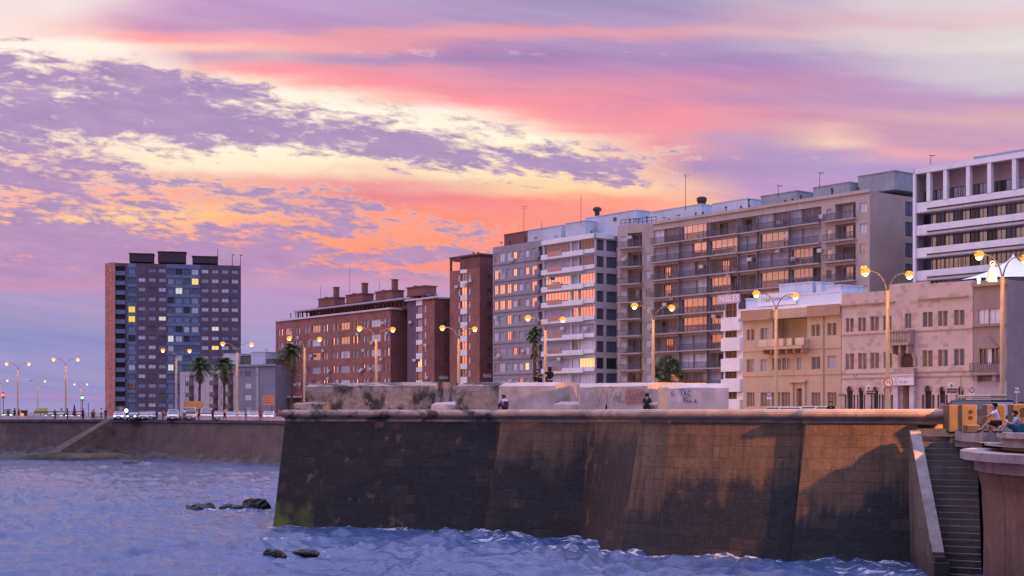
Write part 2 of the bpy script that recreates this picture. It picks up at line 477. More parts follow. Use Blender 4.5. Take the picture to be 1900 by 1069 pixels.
# ------------------------------------------------------------------ stone materials for the sea walls
def stone_mat(name, light, dark, bw, bh, rough=.8, tide=3.2, tide_w=1.6, moss=None, keep=.25, joint=.62):
    """coursed masonry by UV in metres (u along, v height); 'soil' (vertex attribute) = how far the black
    sea stain, with end shade put into it, covers a face"""
    m = bpy.data.materials.new(name); m.use_nodes = True
    T = NT(m.node_tree); b = T.n['Principled BSDF']
    uv = T.new('ShaderNodeUVMap').outputs[0]
    s = T.sep(uv)
    co = T.new('ShaderNodeTexCoord').outputs['Object']
    at_ = T.new('ShaderNodeAttribute', attribute_name='soil').outputs['Fac']
    br = T.new('ShaderNodeTexBrick', offset=.5)
    wob = T.noise(uv, .9, 3)
    T.put(br.inputs['Vector'], T.xyz(s[0], T.math('ADD', s[1], T.math('MULTIPLY', wob, .22))))
    br.inputs['Scale'].default_value = 1
    br.inputs['Mortar Size'].default_value = .018; br.inputs['Mortar Smooth'].default_value = .4
    br.inputs['Brick Width'].default_value = bw; br.inputs['Row Height'].default_value = bh
    br.inputs['Color1'].default_value = (.80, .80, .80, 1); br.inputs['Color2'].default_value = (1.16, 1.15, 1.12, 1)
    br.inputs['Mortar'].default_value = (joint, joint, joint, 1)
    n1 = T.noise(co, .5, 6, .62); n2 = T.noise(co, 3.0, 6, .65); n3 = T.noise(co, 14.0, 4, .6)
    col = T.mix(T.rng(n1, .3, .7), tuple(c * .68 for c in light), tuple(c * 1.2 for c in light))
    col = T.mix(T.rng(T.noise(co, .35, 4, .6), .36, .6, .25, 1.0), col, T.mix(1.0, col, br.outputs['Color'], 'MULTIPLY'))
    col = T.mix(T.math('MULTIPLY', T.rng(n2, .45, .75), .5), col, tuple(c * .5 for c in light))
    # running streaks from the coping
    st = T.noise(T.xyz(T.math('MULTIPLY', s[0], 2.2), T.math('MULTIPLY', s[1], .16), 3.0), 1.0, 5, .62)
    col = T.mix(T.math('MULTIPLY', T.rng(st, .5, .72), .45), col, dark)
    # tide and algae stain: creeps up unevenly
    lvl = T.math('ADD', T.math('MULTIPLY', T.math('SUBTRACT', n1, .5), 5.5),
                 T.math('MULTIPLY', T.math('SUBTRACT', st, .5), 2.6))
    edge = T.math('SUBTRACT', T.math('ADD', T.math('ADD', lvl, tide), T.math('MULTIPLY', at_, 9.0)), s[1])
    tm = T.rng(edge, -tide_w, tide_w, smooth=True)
    tm = T.math('MULTIPLY', tm, T.rng(n3, .1, .5, 1 - keep, 1.0))
    dk = T.mix(T.rng(n2, .35, .65), dark, tuple(c * 1.9 for c in dark))
    dk = T.mix(.8, dk, T.mix(1.0, dk, br.outputs['Color'], 'MULTIPLY'))
    bright = T.rng(T.sep(br.outputs['Color'])[0], 1.06, 1.15)
    dk = T.mix(T.math('MULTIPLY', bright, T.math('MULTIPLY', T.rng(n1, .42, .62), .55)), dk, tuple(c * .55 for c in light))
    col = T.mix(tm, col, dk)
    # pale lime patches
    pl = T.rng(T.noise(co, .8, 4, .6), .63, .69)
    col = T.mix(T.math('MULTIPLY', pl, .42), col, tuple(c * 1.25 for c in light))
    if moss:
        mo = T.math('MULTIPLY', T.rng(s[1], 2.6, .9), T.rng(T.noise(co, .45, 4), .45, .6))
        ma = T.new('ShaderNodeAttribute', attribute_name='moss').outputs['Fac']
        col = T.mix(T.math('MULTIPLY', mo, ma), col, moss)
    T.l.new(col, b.inputs['Base Color'])
    b.inputs['Specular IOR Level'].default_value = .3
    T.put(b.inputs['Roughness'], T.rng(tm, 0, 1, rough, .55))
    bp = T.new('ShaderNodeBump'); bp.inputs['Strength'].default_value = .7; bp.inputs['Distance'].default_value = .06
    T.put(bp.inputs['Height'], T.math('ADD', T.math('ADD', T.math('MULTIPLY', br.outputs['Fac'], -.7), n2),
                                     T.math('MULTIPLY', n3, .5)))
    T.l.new(bp.outputs[0], b.inputs['Normal'])
    MATS[name] = m
    return m


M_bast = stone_mat('sea stained ashlar', (.15, .088, .055), (.010, .010, .0115), 1.25, .56, tide=2.7, tide_w=1.0, moss=(.11, .12, .02))
M_cope = mat('weathered coping stone', (.36, .25, .19), var=.3, scale=1.3, bump=.5, grime=.75)
M_block = mat('rough concrete', (.46, .36, .33), var=.22, scale=1.4, bump=.6, grime=.45)

def lichen_mat():
    m = bpy.data.materials.new('lichen blackened concrete'); m.use_nodes = True
    T = NT(m.node_tree); b = T.n['Principled BSDF']; co = T.new('ShaderNodeTexCoord').outputs['Object']; s = T.sep(co)
    n1 = T.noise(co, .8, 6, .65); n2 = T.noise(co, 3.5, 6, .7)
    v = T.xyz(T.math('MULTIPLY', T.math('ADD', s[0], s[1]), 1.1), T.math('MULTIPLY', s[2], .35)); n3 = T.noise(v, 1.0, 5, .65)
    col = T.mix(T.rng(n2, .35, .7), (.34, .25, .21), (.20, .15, .12))
    blk = T.math('MULTIPLY', T.rng(T.math('ADD', T.math('MULTIPLY', n3, .6), T.math('MULTIPLY', n1, .4)), .46, .56), T.rng(n2, .3, .5, .55, 1))
    col = T.mix(blk, col, (.028, .025, .024))
    col = T.mix(T.math('MULTIPLY', T.rng(T.noise(co, 2.2, 6, .75), .6, .66), .7), col, (.48, .42, .38))
    T.l.new(col, b.inputs['Base Color']); b.inputs['Roughness'].default_value = .9
    bp = T.new('ShaderNodeBump'); bp.inputs['Strength'].default_value = .8; bp.inputs['Distance'].default_value = .06; T.put(bp.inputs['Height'], n2); T.l.new(bp.outputs[0], b.inputs['Normal'])
    MATS['lichen'] = m; return m


M_blockold = lichen_mat()
M_wallfar = stone_mat('sea wall concrete', (.125, .085, .078), (.05, .045, .045), 3.0, 1.3, tide=.6, keep=.5, joint=.7)
M_prom = mat('promenade paving', (.34, .27, .26), var=.2, scale=.8, brick=(.4, .4, .01, .75))
M_asph = mat('asphalt', (.05, .05, .052), var=.3, scale=2)
M_line = mat('road paint', (.75, .73, .68), var=.1)
M_dark_stone = stone_mat('dark stair stone', (.14, .115, .1), (.02, .02, .022), 1.1, .5, tide=1.0)
M_round = stone_mat('curved terrace wall', (.17, .10, .075), (.03, .025, .026), 60, 50, tide=1.3, keep=.45, joint=.9)
M_slab = mat('terrace slab concrete', (.30, .25, .25), var=.35, scale=1.1, bump=.6, grime=.75)
M_moss = mat('mossy shore rock', (.042, .036, .024), var=.6, scale=.5, bump=.8)
M_rock = mat('wet rock', (.007, .0075, .009), rough=.45, var=.6, scale=2.5, bump=1.0, spec=.25)


def ribbon(mb, bot, top, zb, zt, soil=0.0, mossv=0.0, nv=1, u0=0.0):
    """battered wall strip along two polylines, with UV in metres"""
    u = u0
    for k in range(len(bot) - 1):
        a, b, c, d = bot[k], bot[k + 1], top[k + 1], top[k]
        ln = (Vector(b[:2]) - Vector(a[:2])).length
        so = soil[k] if hasattr(soil, '__len__') else soil
        mo = mossv[k] if hasattr(mossv, '__len__') else mossv
        mb.poly([(*a[:2], zb), (*b[:2], zb), (*c[:2], zt), (*d[:2], zt)])
        mb.uvs.append(((u, zb), (u + ln, zb), (u + ln, zt), (u, zt))); mb.soil.append(so); mb.mossv.append(mo)
        u += ln


class SB(MB):
    def __init__(s):
        super().__init__(); s.uvs = []; s.soil = []; s.mossv = []

    def build(s, name, mats, parent=None, **k):
        while len(s.uvs) < len(s.f):
            f = s.f[len(s.uvs)]
            p = [Vector(s.v[i]) for i in f]
            nrm = (p[1] - p[0]).cross(p[2] - p[1])
            if abs(nrm.z) > .7 * nrm.length:
                s.uvs.append(tuple((q.x, q.y) for q in p))
            else:
                t = Vector((-nrm.y, nrm.x, 0)); t = t.normalized() if t.length > 0 else Vector((1, 0, 0))
                s.uvs.append(tuple((q.dot(t), q.z) for q in p))
            s.soil.append(0.0); s.mossv.append(0.0)
        s.uv = s.uvs
        o = super().build(name, mats, parent, **k)
        for nm, val in (('soil', s.soil), ('moss', s.mossv)):
            a = o.data.attributes.new(nm, 'FLOAT', 'FACE'); a.data.foreach_set('value', val)
        return o


def off(poly, d):
    """offset a polyline towards its left-hand side by d"""
    out = []
    P = [Vector(p[:2]) for p in poly]
    for i, p in enumerate(P):
        a = (P[i] - P[i - 1]).normalized() if i else None
        b = (P[i + 1] - P[i]).normalized() if i < len(P) - 1 else None
        n = Vector((0, 0))
        for q in (a, b):
            if q is not None: n += Vector((-q.y, q.x))
        n.normalize()
        ref = a if a is not None else b
        c = max(.45, n.dot(Vector((-ref.y, ref.x))))
        out.append(p + n * d / c)
    return [(q.x, q.y) for q in out]


# ------------------------------------------------------------------ coast line, ground sheets
bpt = lambda x, Y: ((x - CX) * Y / FOC, Y)
bastB = [bpt(502, 89.5), bpt(893, 83.6), bpt(893, 82.7), bpt(1070, 80.0), bpt(1071, 79.7), bpt(1143, 71.2), bpt(1215, 70.2),
         bpt(1216, 69.85), bpt(1460, 68.1), bpt(1461, 67.6), bpt(1702, 66.1)]
bastT = [bpt(530, 90.4), bpt(923, 84.5), bpt(931, 83.6), bpt(1095, 80.9), bpt(1098, 80.6), bpt(1190, 73.2), bpt(1240, 72.1),
         bpt(1246, 71.75), bpt(1490, 69.5), bpt(1497, 69.0), bpt(1704, 67.5)]
bastEnd = bpt(1762, 67.2)
farB = [(-600, 520), (-300, 362), (-120, 251), (-82, 226), (-60, 221), (-44, 206.5), (-32, 192), (-10, 168), (4, 150)]
farT = off(farB, 1.3)
wcol = (30.0, 53.0)


def arc(r, a0, a1, n):
    return [(wcol[0] + r * math.cos(R(a0 + (a1 - a0) * k / n)), wcol[1] + r * math.sin(R(a0 + (a1 - a0) * k / n))) for k in range(n + 1)]


land = [(-6000, 3400)] + farT + [(2, 140), (-13, 106), (bastT[0][0], bastT[0][1])] + bastT[1:] + [bastEnd] + [(20.2, 63)] + \
       arc(11.6, 150, 232, 10) + [(20, 22), (9, 8.5), (-7, 6), (-14, -4), (-60, -40), (-6000, -2500), (6000, -2500), (9000, 9000), (-6000, 9000)]
mb = MB()
V2 = [Vector((p[0], p[1], 0)) for p in land]
mb.v = [(p[0], p[1], GZ) for p in land]
for t in tessellate_polygon([V2]):
    mb.f.append(tuple(t)); mb.m.append(0)
M_earth = mat('city ground', (.16, .15, .15), var=.25, scale=.3)
tag(mb.build('ground', M_earth), kind='structure')

# promenade, kerb and carriageway follow the far wall and then the lamp row
inner = [(-600, 520), (-300, 362), (-120, 251), (-82, 226), (-60, 221), (-44, 206.5), (-32, 192), (-18, 172), (0, 143), (18, 113), (34, 88), (60, 60), (120, 10)]


def strip(name, d0, d1, z, m, kerb=0.0):
    a = off(inner, d0); b = off(inner, d1); mb = MB()
    for k in range(len(a) - 1):
        mb.poly([(*a[k], z), (*a[k + 1], z), (*b[k + 1], z), (*b[k], z)])
        if kerb: mb.poly([(*b[k], z), (*b[k + 1], z), (*b[k + 1], z - kerb), (*b[k], z - kerb)])
    return tag(mb.build(name, m), kind='structure')


strip('promenade', 1.5, 9.0, GZ + .13, M_prom, .13)
strip('road', 9.0, 27, GZ + .006, M_asph)
strip('road_markings', 17.6, 17.85, GZ + .012, M_line)
strip('pavement', 27, 33, GZ + .13, M_prom, .13)

# ------------------------------------------------------------------ far sea wall
wall = empty('sea_wall', 'long brown battered sea wall with pale parapet along the far promenade', 'sea wall', (-60, 221, 0))
def local(pl, o): return [(p[0] - o.location.x, p[1] - o.location.y) for p in pl]
sb = SB(); ribbon(sb, local(farB, wall), local(farT, wall), -.6, 5.62, 0.0); sb.build('wall_face', M_wallfar, wall)
mb = MB()
for z0, z1, d0, d1 in ((5.62, 5.95, 1.1, 2.6),):
    a = local(off(farB, d0), wall); b = local(off(farB, d1), wall)
    for k in range(len(a) - 1):
        mb.poly([(*a[k], z0), (*a[k + 1], z0), (*a[k + 1], z1), (*a[k], z1)])
        mb.poly([(*a[k], z1), (*a[k + 1], z1), (*b[k + 1], z1), (*b[k], z1)])
        mb.poly([(*b[k], z0), (*b[k + 1], z0), (*b[k + 1], z1), (*b[k], z1)])
        mb.poly([(*a[k], z0), (*a[k + 1], z0), (*b[k + 1], z0), (*b[k], z0)])
mb.build('coping', mat('dark wet coping', (.085, .075, .085), var=.3), wall)
mb = MB()
a = local(off(farB, 2.7), wall); b = local(off(farB, 3.2), wall)
for k in range(len(a) - 1):
    for q, w in ((a, 0), (b, 0)):
        mb.poly([(*q[k], 5.8), (*q[k + 1], 5.8), (*q[k + 1], 6.62), (*q[k], 6.62)])
    mb.poly([(*a[k], 6.62), (*a[k + 1], 6.62), (*b[k + 1], 6.62), (*b[k], 6.62)])
mb.build('parapet', mat('pale painted parapet', (.44, .34, .38), var=.2, scale=.8, grime=.4), wall)

# stone slip ramp against the far wall and the shoal at its foot
def hp(x, y, Y): p = at(x, Y, y); return (p.x, p.y, p.z)
mb = MB()
p = [hp(186, 784, 219.5), hp(200, 780, 221.5), hp(118, 836, 217.5), hp(80, 838, 219)]
top = [(-64.0, 222.0, 6.2), (-63.0, 221.8, 6.2), (-70.2, 217.0, .9), (-72.0, 217.3, .9)]
low = [(-64.0, 222.0, 4.6), (-63.0, 221.8, 4.6), (-70.2, 217.0, -.5), (-72.0, 217.3, -.5)]
mb.poly(top); 
for k in range(4): mb.poly([top[k], top[(k + 1) % 4], low[(k + 1) % 4], low[k]])
o = mb.build('slip_ramp', mat('worn ramp stone', (.105, .075, .065), var=.3, scale=1.2, grime=.4), None)
tag(o, 'sloping stone ramp running down the far sea wall to the shore', 'ramp')


def rock_mesh(name, n, spread, hgt, seed, m, aspect=2.2):
    r = random.Random(seed); mb = MB()
    for k in range(n):
        cx = r.uniform(-spread, spread); cy = r.uniform(-spread, spread) / aspect
        rx = r.uniform(.55, 1.0) * spread * .8; rz = hgt * r.uniform(.6, 1)
        i0 = len(mb.v)
        mb.ell((cx, cy, 0), (rx, rx / r.uniform(1.2, 1.8), rz), 14, 0, 10)
        for j in range(i0, len(mb.v)):
            v = Vector(mb.v[j]); q = mnoise.noise_vector(v * (.9 / max(.4, hgt)) + Vector((seed * 3.1, k, 0)))
            mb.v[j] = tuple(v + Vector((q.x, q.y, q.z)) * (.34 * hgt) + mnoise.noise_vector(v * (3.2 / max(.4, hgt))) * (.2 * hgt))
    return mb.mesh(name, m, False)


for (x, y, sp, h, n, sd, lab) in [
    (398, 939, 1.3, .5, 4, 3, 'dark wet rock awash beside a taller rock left of the bastion'),
    (462, 937, 1.2, .68, 4, 5, 'tall dark twin-humped rock awash near the bastion corner'),
    (350, 938, .6, .2, 2, 8, 'low dark rock tip barely above the water, leftmost of the cluster'),
    (515, 1031, .55, .36, 3, 11, 'small black rock in foam below the bastion corner'),
    (562, 1027, .8, .24, 3, 17, 'flat dark rock in foam right of the small black rock'),
    (235, 853, 1.6, .5, 2, 23, 'flat dark rock off the far shore under the sea wall')]:
    Y = CZ * FOC / (y + 8 - HY)
    p = at(x, Y)
    o = link(rock_mesh('rock', n, sp, h, sd, M_rock), 'rock', None, (p.x, p.y, .22 if y > 1000 else .06))
    tag(o, lab, 'rock', 'rocks in the water')
# shoal: irregular low bank along the foot of the far wall
mb = MB()
fl = [Vector(q) for q in farB[2:8]]
n = 150
pts = []
for i in range(n + 1):
    t = i / n * (len(fl) - 1); k = min(int(t), len(fl) - 2); pts.append(fl[k].lerp(fl[k + 1], t - k))
rows = 12
for i, q in enumerate(pts):
    d = (pts[min(i + 1, n)] - pts[max(i - 1, 0)]).normalized(); nr = Vector((d.y, -d.x))
    t = i / n
    wd = 2.2 + 4.5 * math.exp(-((q.x + 72) / 12) ** 2) + 2.0 * mnoise.noise(Vector((q.x * .08, 3, 0)))
    hh = .95 + .55 * math.exp(-((q.x + 72) / 12) ** 2)
    for j in range(rows + 1):
        s_ = j / rows
        pnt = q + nr * (wd * s_ - .4)
        z = hh * (1 - s_) ** 1.1 * (1 + .9 * mnoise.noise(Vector((pnt.x * .5, pnt.y * .5, 1)))) - .25 * s_ + .35 * mnoise.noise(Vector((pnt.x * 1.7, pnt.y * 1.7, 7)))
        mb.v.append((pnt.x, pnt.y, z))
for i in range(n):
    for j in range(rows):
        a0 = i * (rows + 1) + j
        mb.f.append((a0, a0 + 1, a0 + rows + 2, a0 + rows + 1)); mb.m.append(0)
M_shoal = mat('shoal rock', (.06, .052, .052), var=.55, scale=.6, bump=.9, patch=None)
tag(mb.build('shore_rocks', M_shoal, smooth=False), 'low bank of broken grey rock at the foot of the far sea wall', 'rocks', kind='stuff')
mb = MB()
mb.lathe([(9.5, -.3), (8.6, .25), (6.0, .75), (3.0, 1.0), (.05, 1.1)], 40, 0, (0, 0, 0), 1.25, .36)
for j, v in enumerate(mb.v):
    q = mnoise.noise_vector(Vector(v) * .45); mb.v[j] = (v[0] + q.x * 1.2, v[1] + q.y * .8, v[2] + q.z * .45)
o = mb.build('mossy_bank', M_moss, None, (-66.5, 213.5, 0), smooth=True)
tag(o, 'low mossy green bank of rock below the stone ramp', 'rock')

# ------------------------------------------------------------------ the bastion
bast = empty('bastion', 'big dark stone bastion rising from the water with rounded coping', 'bastion', (0, 78, 0))
bB, bT = local(bastB, bast), local(bastT, bast)
left_b = [local([(-17.5, 108)], bast)[0], bB[0]]; left_t = [local([(-16.6, 108)], bast)[0], bT[0]]
sb = SB()
ribbon(sb, left_b, left_t, -1.5, 6.9, 1.0, 1.0)
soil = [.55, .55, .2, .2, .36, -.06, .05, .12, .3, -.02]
ms = [1.0, .3, .05, 0, 0, .0, 0, 0, 0, 0]
u = 0
for k in range(len(bB) - 1):
    seg = 8
    if k % 2 == 0 and k not in (4,) or k in (5,): seg = 10
    a, b, c, d = [Vector(q) for q in (bB[k], bB[k + 1], bT[k + 1], bT[k])]
    ln = (b - a).length
    for i in range(seg):
        t0, t1 = i / seg, (i + 1) / seg
        # cast shade at the right-hand ends of the long faces is put into the stain colour, moss only at the sea corner
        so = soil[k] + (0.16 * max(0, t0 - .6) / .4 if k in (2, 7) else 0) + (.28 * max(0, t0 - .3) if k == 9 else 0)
        mo = ms[k] * max(0, 1 - t0 * 4)
        ribbon(sb, [a.lerp(b, t0), a.lerp(b, t1)], [d.lerp(c, t0), d.lerp(c, t1)], -1.5, 6.9, so, mo, 1, u + ln * t0)
    u += ln + .3
sb.build('battered_wall', M_bast, bast)
# coping: half-round moulding on a continuous line that follows the faces
cl = local([bastT[0], bastT[1], bastT[2], bastT[3], bastT[5], bastT[6], bastT[7], bastT[8], bastT[9], bastT[10], bastEnd], bast)
cl = [local([(-16.6, 108)], bast)[0]] + cl
prof = [(-.04, 6.62), (-.05, 6.78), (-.10, 6.84), (-.24, 6.90), (-.33, 7.0), (-.35, 7.1), (-.31, 7.22), (-.2, 7.31), (.0, 7.36), (.55, 7.36), (.55, 7.1)]
mb = MB()
lines = [(off(cl, d), z) for d, z in prof]
nP = len(cl)
for pl, z in lines:
    for q in pl: mb.v.append((q[0], q[1], z))
for i in range(len(prof) - 1):
    for k in range(nP - 1):
        mb.f.append((i * nP + k, i * nP + k + 1, (i + 1) * nP + k + 1, (i + 1) * nP + k)); mb.m.append(1 if k < 2 else 0)
for e in (0, nP - 1):
    mb.f.append(tuple(i * nP + e for i in range(len(prof)))); mb.m.append(0)
o = mb.build('coping', [M_cope, M_blockold], bast, smooth=False)
# deck behind the coping as far as the merlons reach, and the back of the parapet wall
deck = off(cl, .5)[:10] + [local([bpt(1400, 78)], bast)[0], local([(0, 100)], bast)[0], local([(-12, 108)], bast)[0]]
deck = [q for q in off(cl, .45)[1:9]] + [local([(12.2, 76)], bast)[0], local([(4, 92)], bast)[0], local([(-12, 104)], bast)[0]]
mb = MB(); mb.prism(deck, 5.5, 7.33, 0, True); mb.build('deck', M_block, bast)
back = off(cl, .55)[8:]
mb = MB()
for k in range(len(back) - 1):
    mb.poly([(*back[k], 5.5), (*back[k + 1], 5.5), (*back[k + 1], 7.2), (*back[k], 7.2)])
mb.build('parapet_back', M_cope, bast)


def block(name, front, depth, z0, z1, m, cham=.22, splay=(0, 0), parent=None, slope=.8):
    """merlon: front edge two points, pushed back by depth; glacis top"""
    a, b = Vector(front[0]), Vector(front[1]); d = (b - a).normalized(); n = Vector((-d.y, d.x))
    mb = MB()
    nb = 14
    o = parent.location
    rows_ = [(0, z0), (.0, z0 + (z1 - z0) * .35), (.02, z0 + (z1 - z0) * .7), (.04, z1 - cham), (slope, z1 + .02), (depth, z1 + .04), (depth, z0)]
    for dd, z in rows_:
        for k in range(nb + 1):
            t = k / nb
            sp0 = splay[0] * dd / depth; sp1 = splay[1] * dd / depth
            q = a + (b - a) * t + n * dd + d * (sp0 * (1 - t) + sp1 * t)
            wz = .05 * mnoise.noise(Vector((q.x * 1.4, q.y, z * 2))) if z > z0 + .1 else 0
            wy = .05 * mnoise.noise(Vector((q.x * 1.7, q.y + 9, z * 2.3)))
            mb.v.append((q.x + n.x * wy - o.x, q.y + n.y * wy - o.y, z + wz))
    for r_ in range(len(rows_) - 1):
        for k in range(nb):
            i = r_ * (nb + 1) + k
            mb.f.append((i, i + 1, i + nb + 2, i + nb + 1)); mb.m.append(0)
    for e in (0, nb):
        mb.f.append(tuple(r_ * (nb + 1) + e for r_ in range(len(rows_)))); mb.m.append(0)
    return mb.build(name, m, parent)


b1 = block('merlon', (bpt(566, 93.5), bpt(806, 89.5)), 3.4, 7.3, 9.12, M_blockold, parent=bast)
b1['label'] = 'lichen blackened merlon at the sea corner'
block('merlon_base', (bpt(541, 92.5), bpt(600, 91.6)), 3.0, 7.3, 7.85, M_blockold, .1, parent=bast)
block('merlon_base', (bpt(800, 88.9), bpt(850, 88.2)), 3.0, 7.3, 7.82, M_block, .15, parent=bast)
b2 = block('merlon', (bpt(845, 88.0), bpt(925, 86.2)), 3.4, 7.3, 9.05, M_blockold, splay=(.6, 0), parent=bast)
b2b = block('merlon', (bpt(925, 86.1), bpt(1031, 84.2)), 3.4, 7.3, 9.0, M_block, splay=(0, -.1), parent=bast)
block('merlon_base', (bpt(1026, 83.9), bpt(1082, 82.5)), 4.2, 7.3, 7.82, M_block, .15, parent=bast)
b3 = block('merlon', (bpt(1076, 81.6), bpt(1201, 78.9)), 3.6, 7.3, 8.87, M_block, splay=(-2.6, .3), parent=bast)
b3['label'] = 'merlon with scrawled and bubble graffiti'
block('merlon_base', (bpt(1196, 78.6), bpt(1240, 78.0)), 3.0, 7.3, 7.75, M_block, .1, parent=bast)
b4 = block('merlon', (bpt(1219, 77.9), bpt(1240, 76.9)), 2.6, 7.3, 8.78, mat('tan rendered stone', (.5, .36, .25), var=.15), splay=(.0, .0), parent=bast)
b5 = block('merlon', (bpt(1240, 76.8), bpt(1352, 74.6)), 3.4, 7.3, 8.72, mat('smooth grey concrete', (.42, .36, .38), var=.15, scale=.9, bump=.3, grime=.35), splay=(0, -2.2), parent=bast)
b5['label'] = 'smooth grey merlon with dark letters sprayed on it'


def graf(parent, pts, w, m, x0, Y0, x1, Y1, name='graffiti'):
    """spray strokes given as photo positions, lying on the merlon face"""
    mb = MB()
    for st in pts:
        q = []
        for (x, y) in st:
            t = (x - x0) / (x1 - x0); Y = 1 / ((1 - t) / Y0 + t / Y1) - .085
            v = at(x, Y, y); q.append((v.x - bast.location.x, v.y - bast.location.y, v.z))
        for k in range(len(q) - 1):
            a, b = Vector(q[k]), Vector(q[k + 1]); d = (b - a)
            if d.length < 1e-4: continue
            nn = Vector((-.4, -.9, 0)).cross(d).normalized() * w / 2
            mb.poly([a - nn, b - nn, b + nn, a + nn])
    return mb.build(name, m, parent)


M_spray = mat('black spray paint', (.03, .03, .035)); M_spray2 = mat('blue black spray paint', (.08, .085, .13))
M_sprayr = mat('red spray paint', (.42, .14, .13)); M_spraybr = mat('brown spray paint', (.2, .12, .1))
S5 = lambda dx, dy, sc, st: [[(dx + x * sc, dy + y * sc) for x, y in s] for s in st]
letS = [[(5, 1), (2, 0), (0, 2), (2, 4.5), (4.5, 6), (4, 9), (0, 9)]]
letT = [[(0, 0), (10, 0)], [(5, 0), (4.5, 10)]]; letA = [[(0, 10), (3, 0), (6, 10)], [(1, 6), (5, 6)]]
letC = [[(6, 1), (2, 0), (0, 5), (2, 10), (6, 9)]]; leth = [[(0, 0), (0, 9)], [(0, 5), (3, 4), (4, 9)]]
tac = S5(1245, 727, .9, letS) + S5(1251, 733, .5, [[(0, 0), (3, 0)]]) + S5(1259, 723, 1.1, letT) + S5(1268, 725, 1.0, letA) + \
      S5(1276, 725, 1.0, letC) + S5(1267, 738, .9, letT) + S5(1268, 738, .8, leth) + S5(1274, 741, .7, letA) + S5(1281, 742, .6, leth) + S5(1288, 741, .7, letA)
graf(bast, tac, .04, M_spray2, 1240, 76.8, 1352, 74.6)
wav = [[(1105, 722), (1112, 745), (1118, 722), (1122, 730)], [(1122, 722), (1127, 746), (1127, 722), (1133, 716), (1138, 722), (1134, 735), (1129, 737)],
       [(1138, 745), (1143, 728), (1146, 745)], [(1140, 739), (1148, 737), (1152, 727), (1148, 747), (1158, 744)]]
graf(bast, wav, .026, M_spraybr, 1076, 81.6, 1201, 78.9)
red = []
for k, (x, y, r_) in enumerate([(1166, 733, 4), (1172, 730, 5), (1179, 728, 5), (1186, 728, 5), (1192, 730, 4), (1165, 742, 5), (1173, 742, 5), (1181, 742, 5), (1188, 742, 4), (1166, 726, 3)]):
    red.append([(x + r_ * .75 * math.cos(t), y + r_ * math.sin(t)) for t in [i * math.pi / 5 for i in range(11)]])
graf(bast, red, .07, M_sprayr, 1076, 81.6, 1201, 78.9)
graf(bast, [[(1160, 724), (1195, 722), (1197, 748), (1161, 748), (1160, 724)]], .04, M_sprayr, 1076, 81.6, 1201, 78.9)

# ------------------------------------------------------------------ stairs between bastion and terrace
st = empty('sea_stairs', 'dark stone stairs going down to the water between bastion and terrace', 'stairs', (20, 64, 0))
sb = SB()
e0 = Vector((18.75, 67.3)); 
top0, top1 = bpt(1702, 67.3), bpt(1812, 66.4)
bot0, bot1 = bpt(1742, 61.6), bpt(1822, 60.6)
N = 22
for k in range(N):
    t0, t1 = k / N, (k + 1) / N
    a = Vector(top0).lerp(Vector(bot0), t0); b = Vector(top1).lerp(Vector(bot1), t0)
    c = Vector(top1).lerp(Vector(bot1), t1); d = Vector(top0).lerp(Vector(bot0), t1)
    z = 6.05 - k * 6.2 / N; zz = z - 6.2 / N
    lo = lambda p, h: (p.x - 20, p.y - 64, h)
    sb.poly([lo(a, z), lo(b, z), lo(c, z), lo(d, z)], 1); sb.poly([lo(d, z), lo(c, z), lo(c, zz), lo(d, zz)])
sb.build('steps', [M_dark_stone, mat('pale stair tread', (.24, .21, .21), var=.35, scale=1.5)], st)  # treads get a lighter colour than the risers
mb = MB()   # back wall above the top landing with its two pale courses
q0, q1 = bpt(1700, 67.35), bpt(1790, 66.2)
for z0, z1, dd in ((4.5, 6.05, .0), (6.05, 6.22, -.16), (6.22, 6.42, -.05)):
    a = Vector(q0) + Vector((0, dd)); b = Vector(q1) + Vector((0, dd))
    mb.prism([(a.x - 20, a.y - 64), (b.x - 20, b.y - 64), (b.x - 20, b.y - 62.5), (a.x - 20, a.y - 62.5)], z0, z1)
mb.build('landing', mat('warm stair landing stone', (.4, .26, .17), var=.2, scale=1.5, bump=.4), st)
# wing wall with sloping pale coping
wa, wb = Vector(bpt(1686, 67.0)), Vector(bpt(1730, 60.8))
wd = (wb - wa).normalized(); wn = Vector((-wd.y, wd.x)) * .5
def wz(t): return 6.62 - (6.62 - 1.15) * t
mb = MB()
for t0, t1 in ((0, .06), (.06, 1.0)):
    z0 = wz(max(t0, .03)) if t0 > 0 else wz(.05); z1 = wz(t1)
    if t0 == 0: z1 = z0 = wz(.05)
    a, b = wa.lerp(wb, t0), wa.lerp(wb, t1)
    P = [(a.x - 20, a.y - 64), (b.x - 20, b.y - 64)]
    Q = [(a.x + wn.x - 20, a.y + wn.y - 64), (b.x + wn.x - 20, b.y + wn.y - 64)]
    A0, A1, B1, B0 = (*P[0], z0), (*P[1], z1), (*Q[1], z1), (*Q[0], z0)
    mb.poly([A0, A1, B1, B0])
    mb.poly([(*P[0], -1.5), (*P[1], -1.5), A1, A0], 1); mb.poly([(*Q[0], -1.5), (*Q[1], -1.5), B1, B0], 1)
    mb.poly([(*P[1], -1.5), (*Q[1], -1.5), B1, A1], 1)
o = SB(); o.v, o.f, o.m = mb.v, mb.f, mb.m
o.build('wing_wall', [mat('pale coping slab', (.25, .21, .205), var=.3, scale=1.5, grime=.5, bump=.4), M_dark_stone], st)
mb = MB(); c = wb + wn * .5
mb.box(c.x - 20 - .3, c.x - 20 + .42, c.y - 64 - .3, c.y - 64 + .3, -1.5, .75)
mb.box(c.x - 20 - .22, c.x - 20 + .3, c.y - 64 - .2, c.y - 64 + .3, .75, 1.0)
bevel(mb.build('newel_block', M_dark_stone, st), .06)

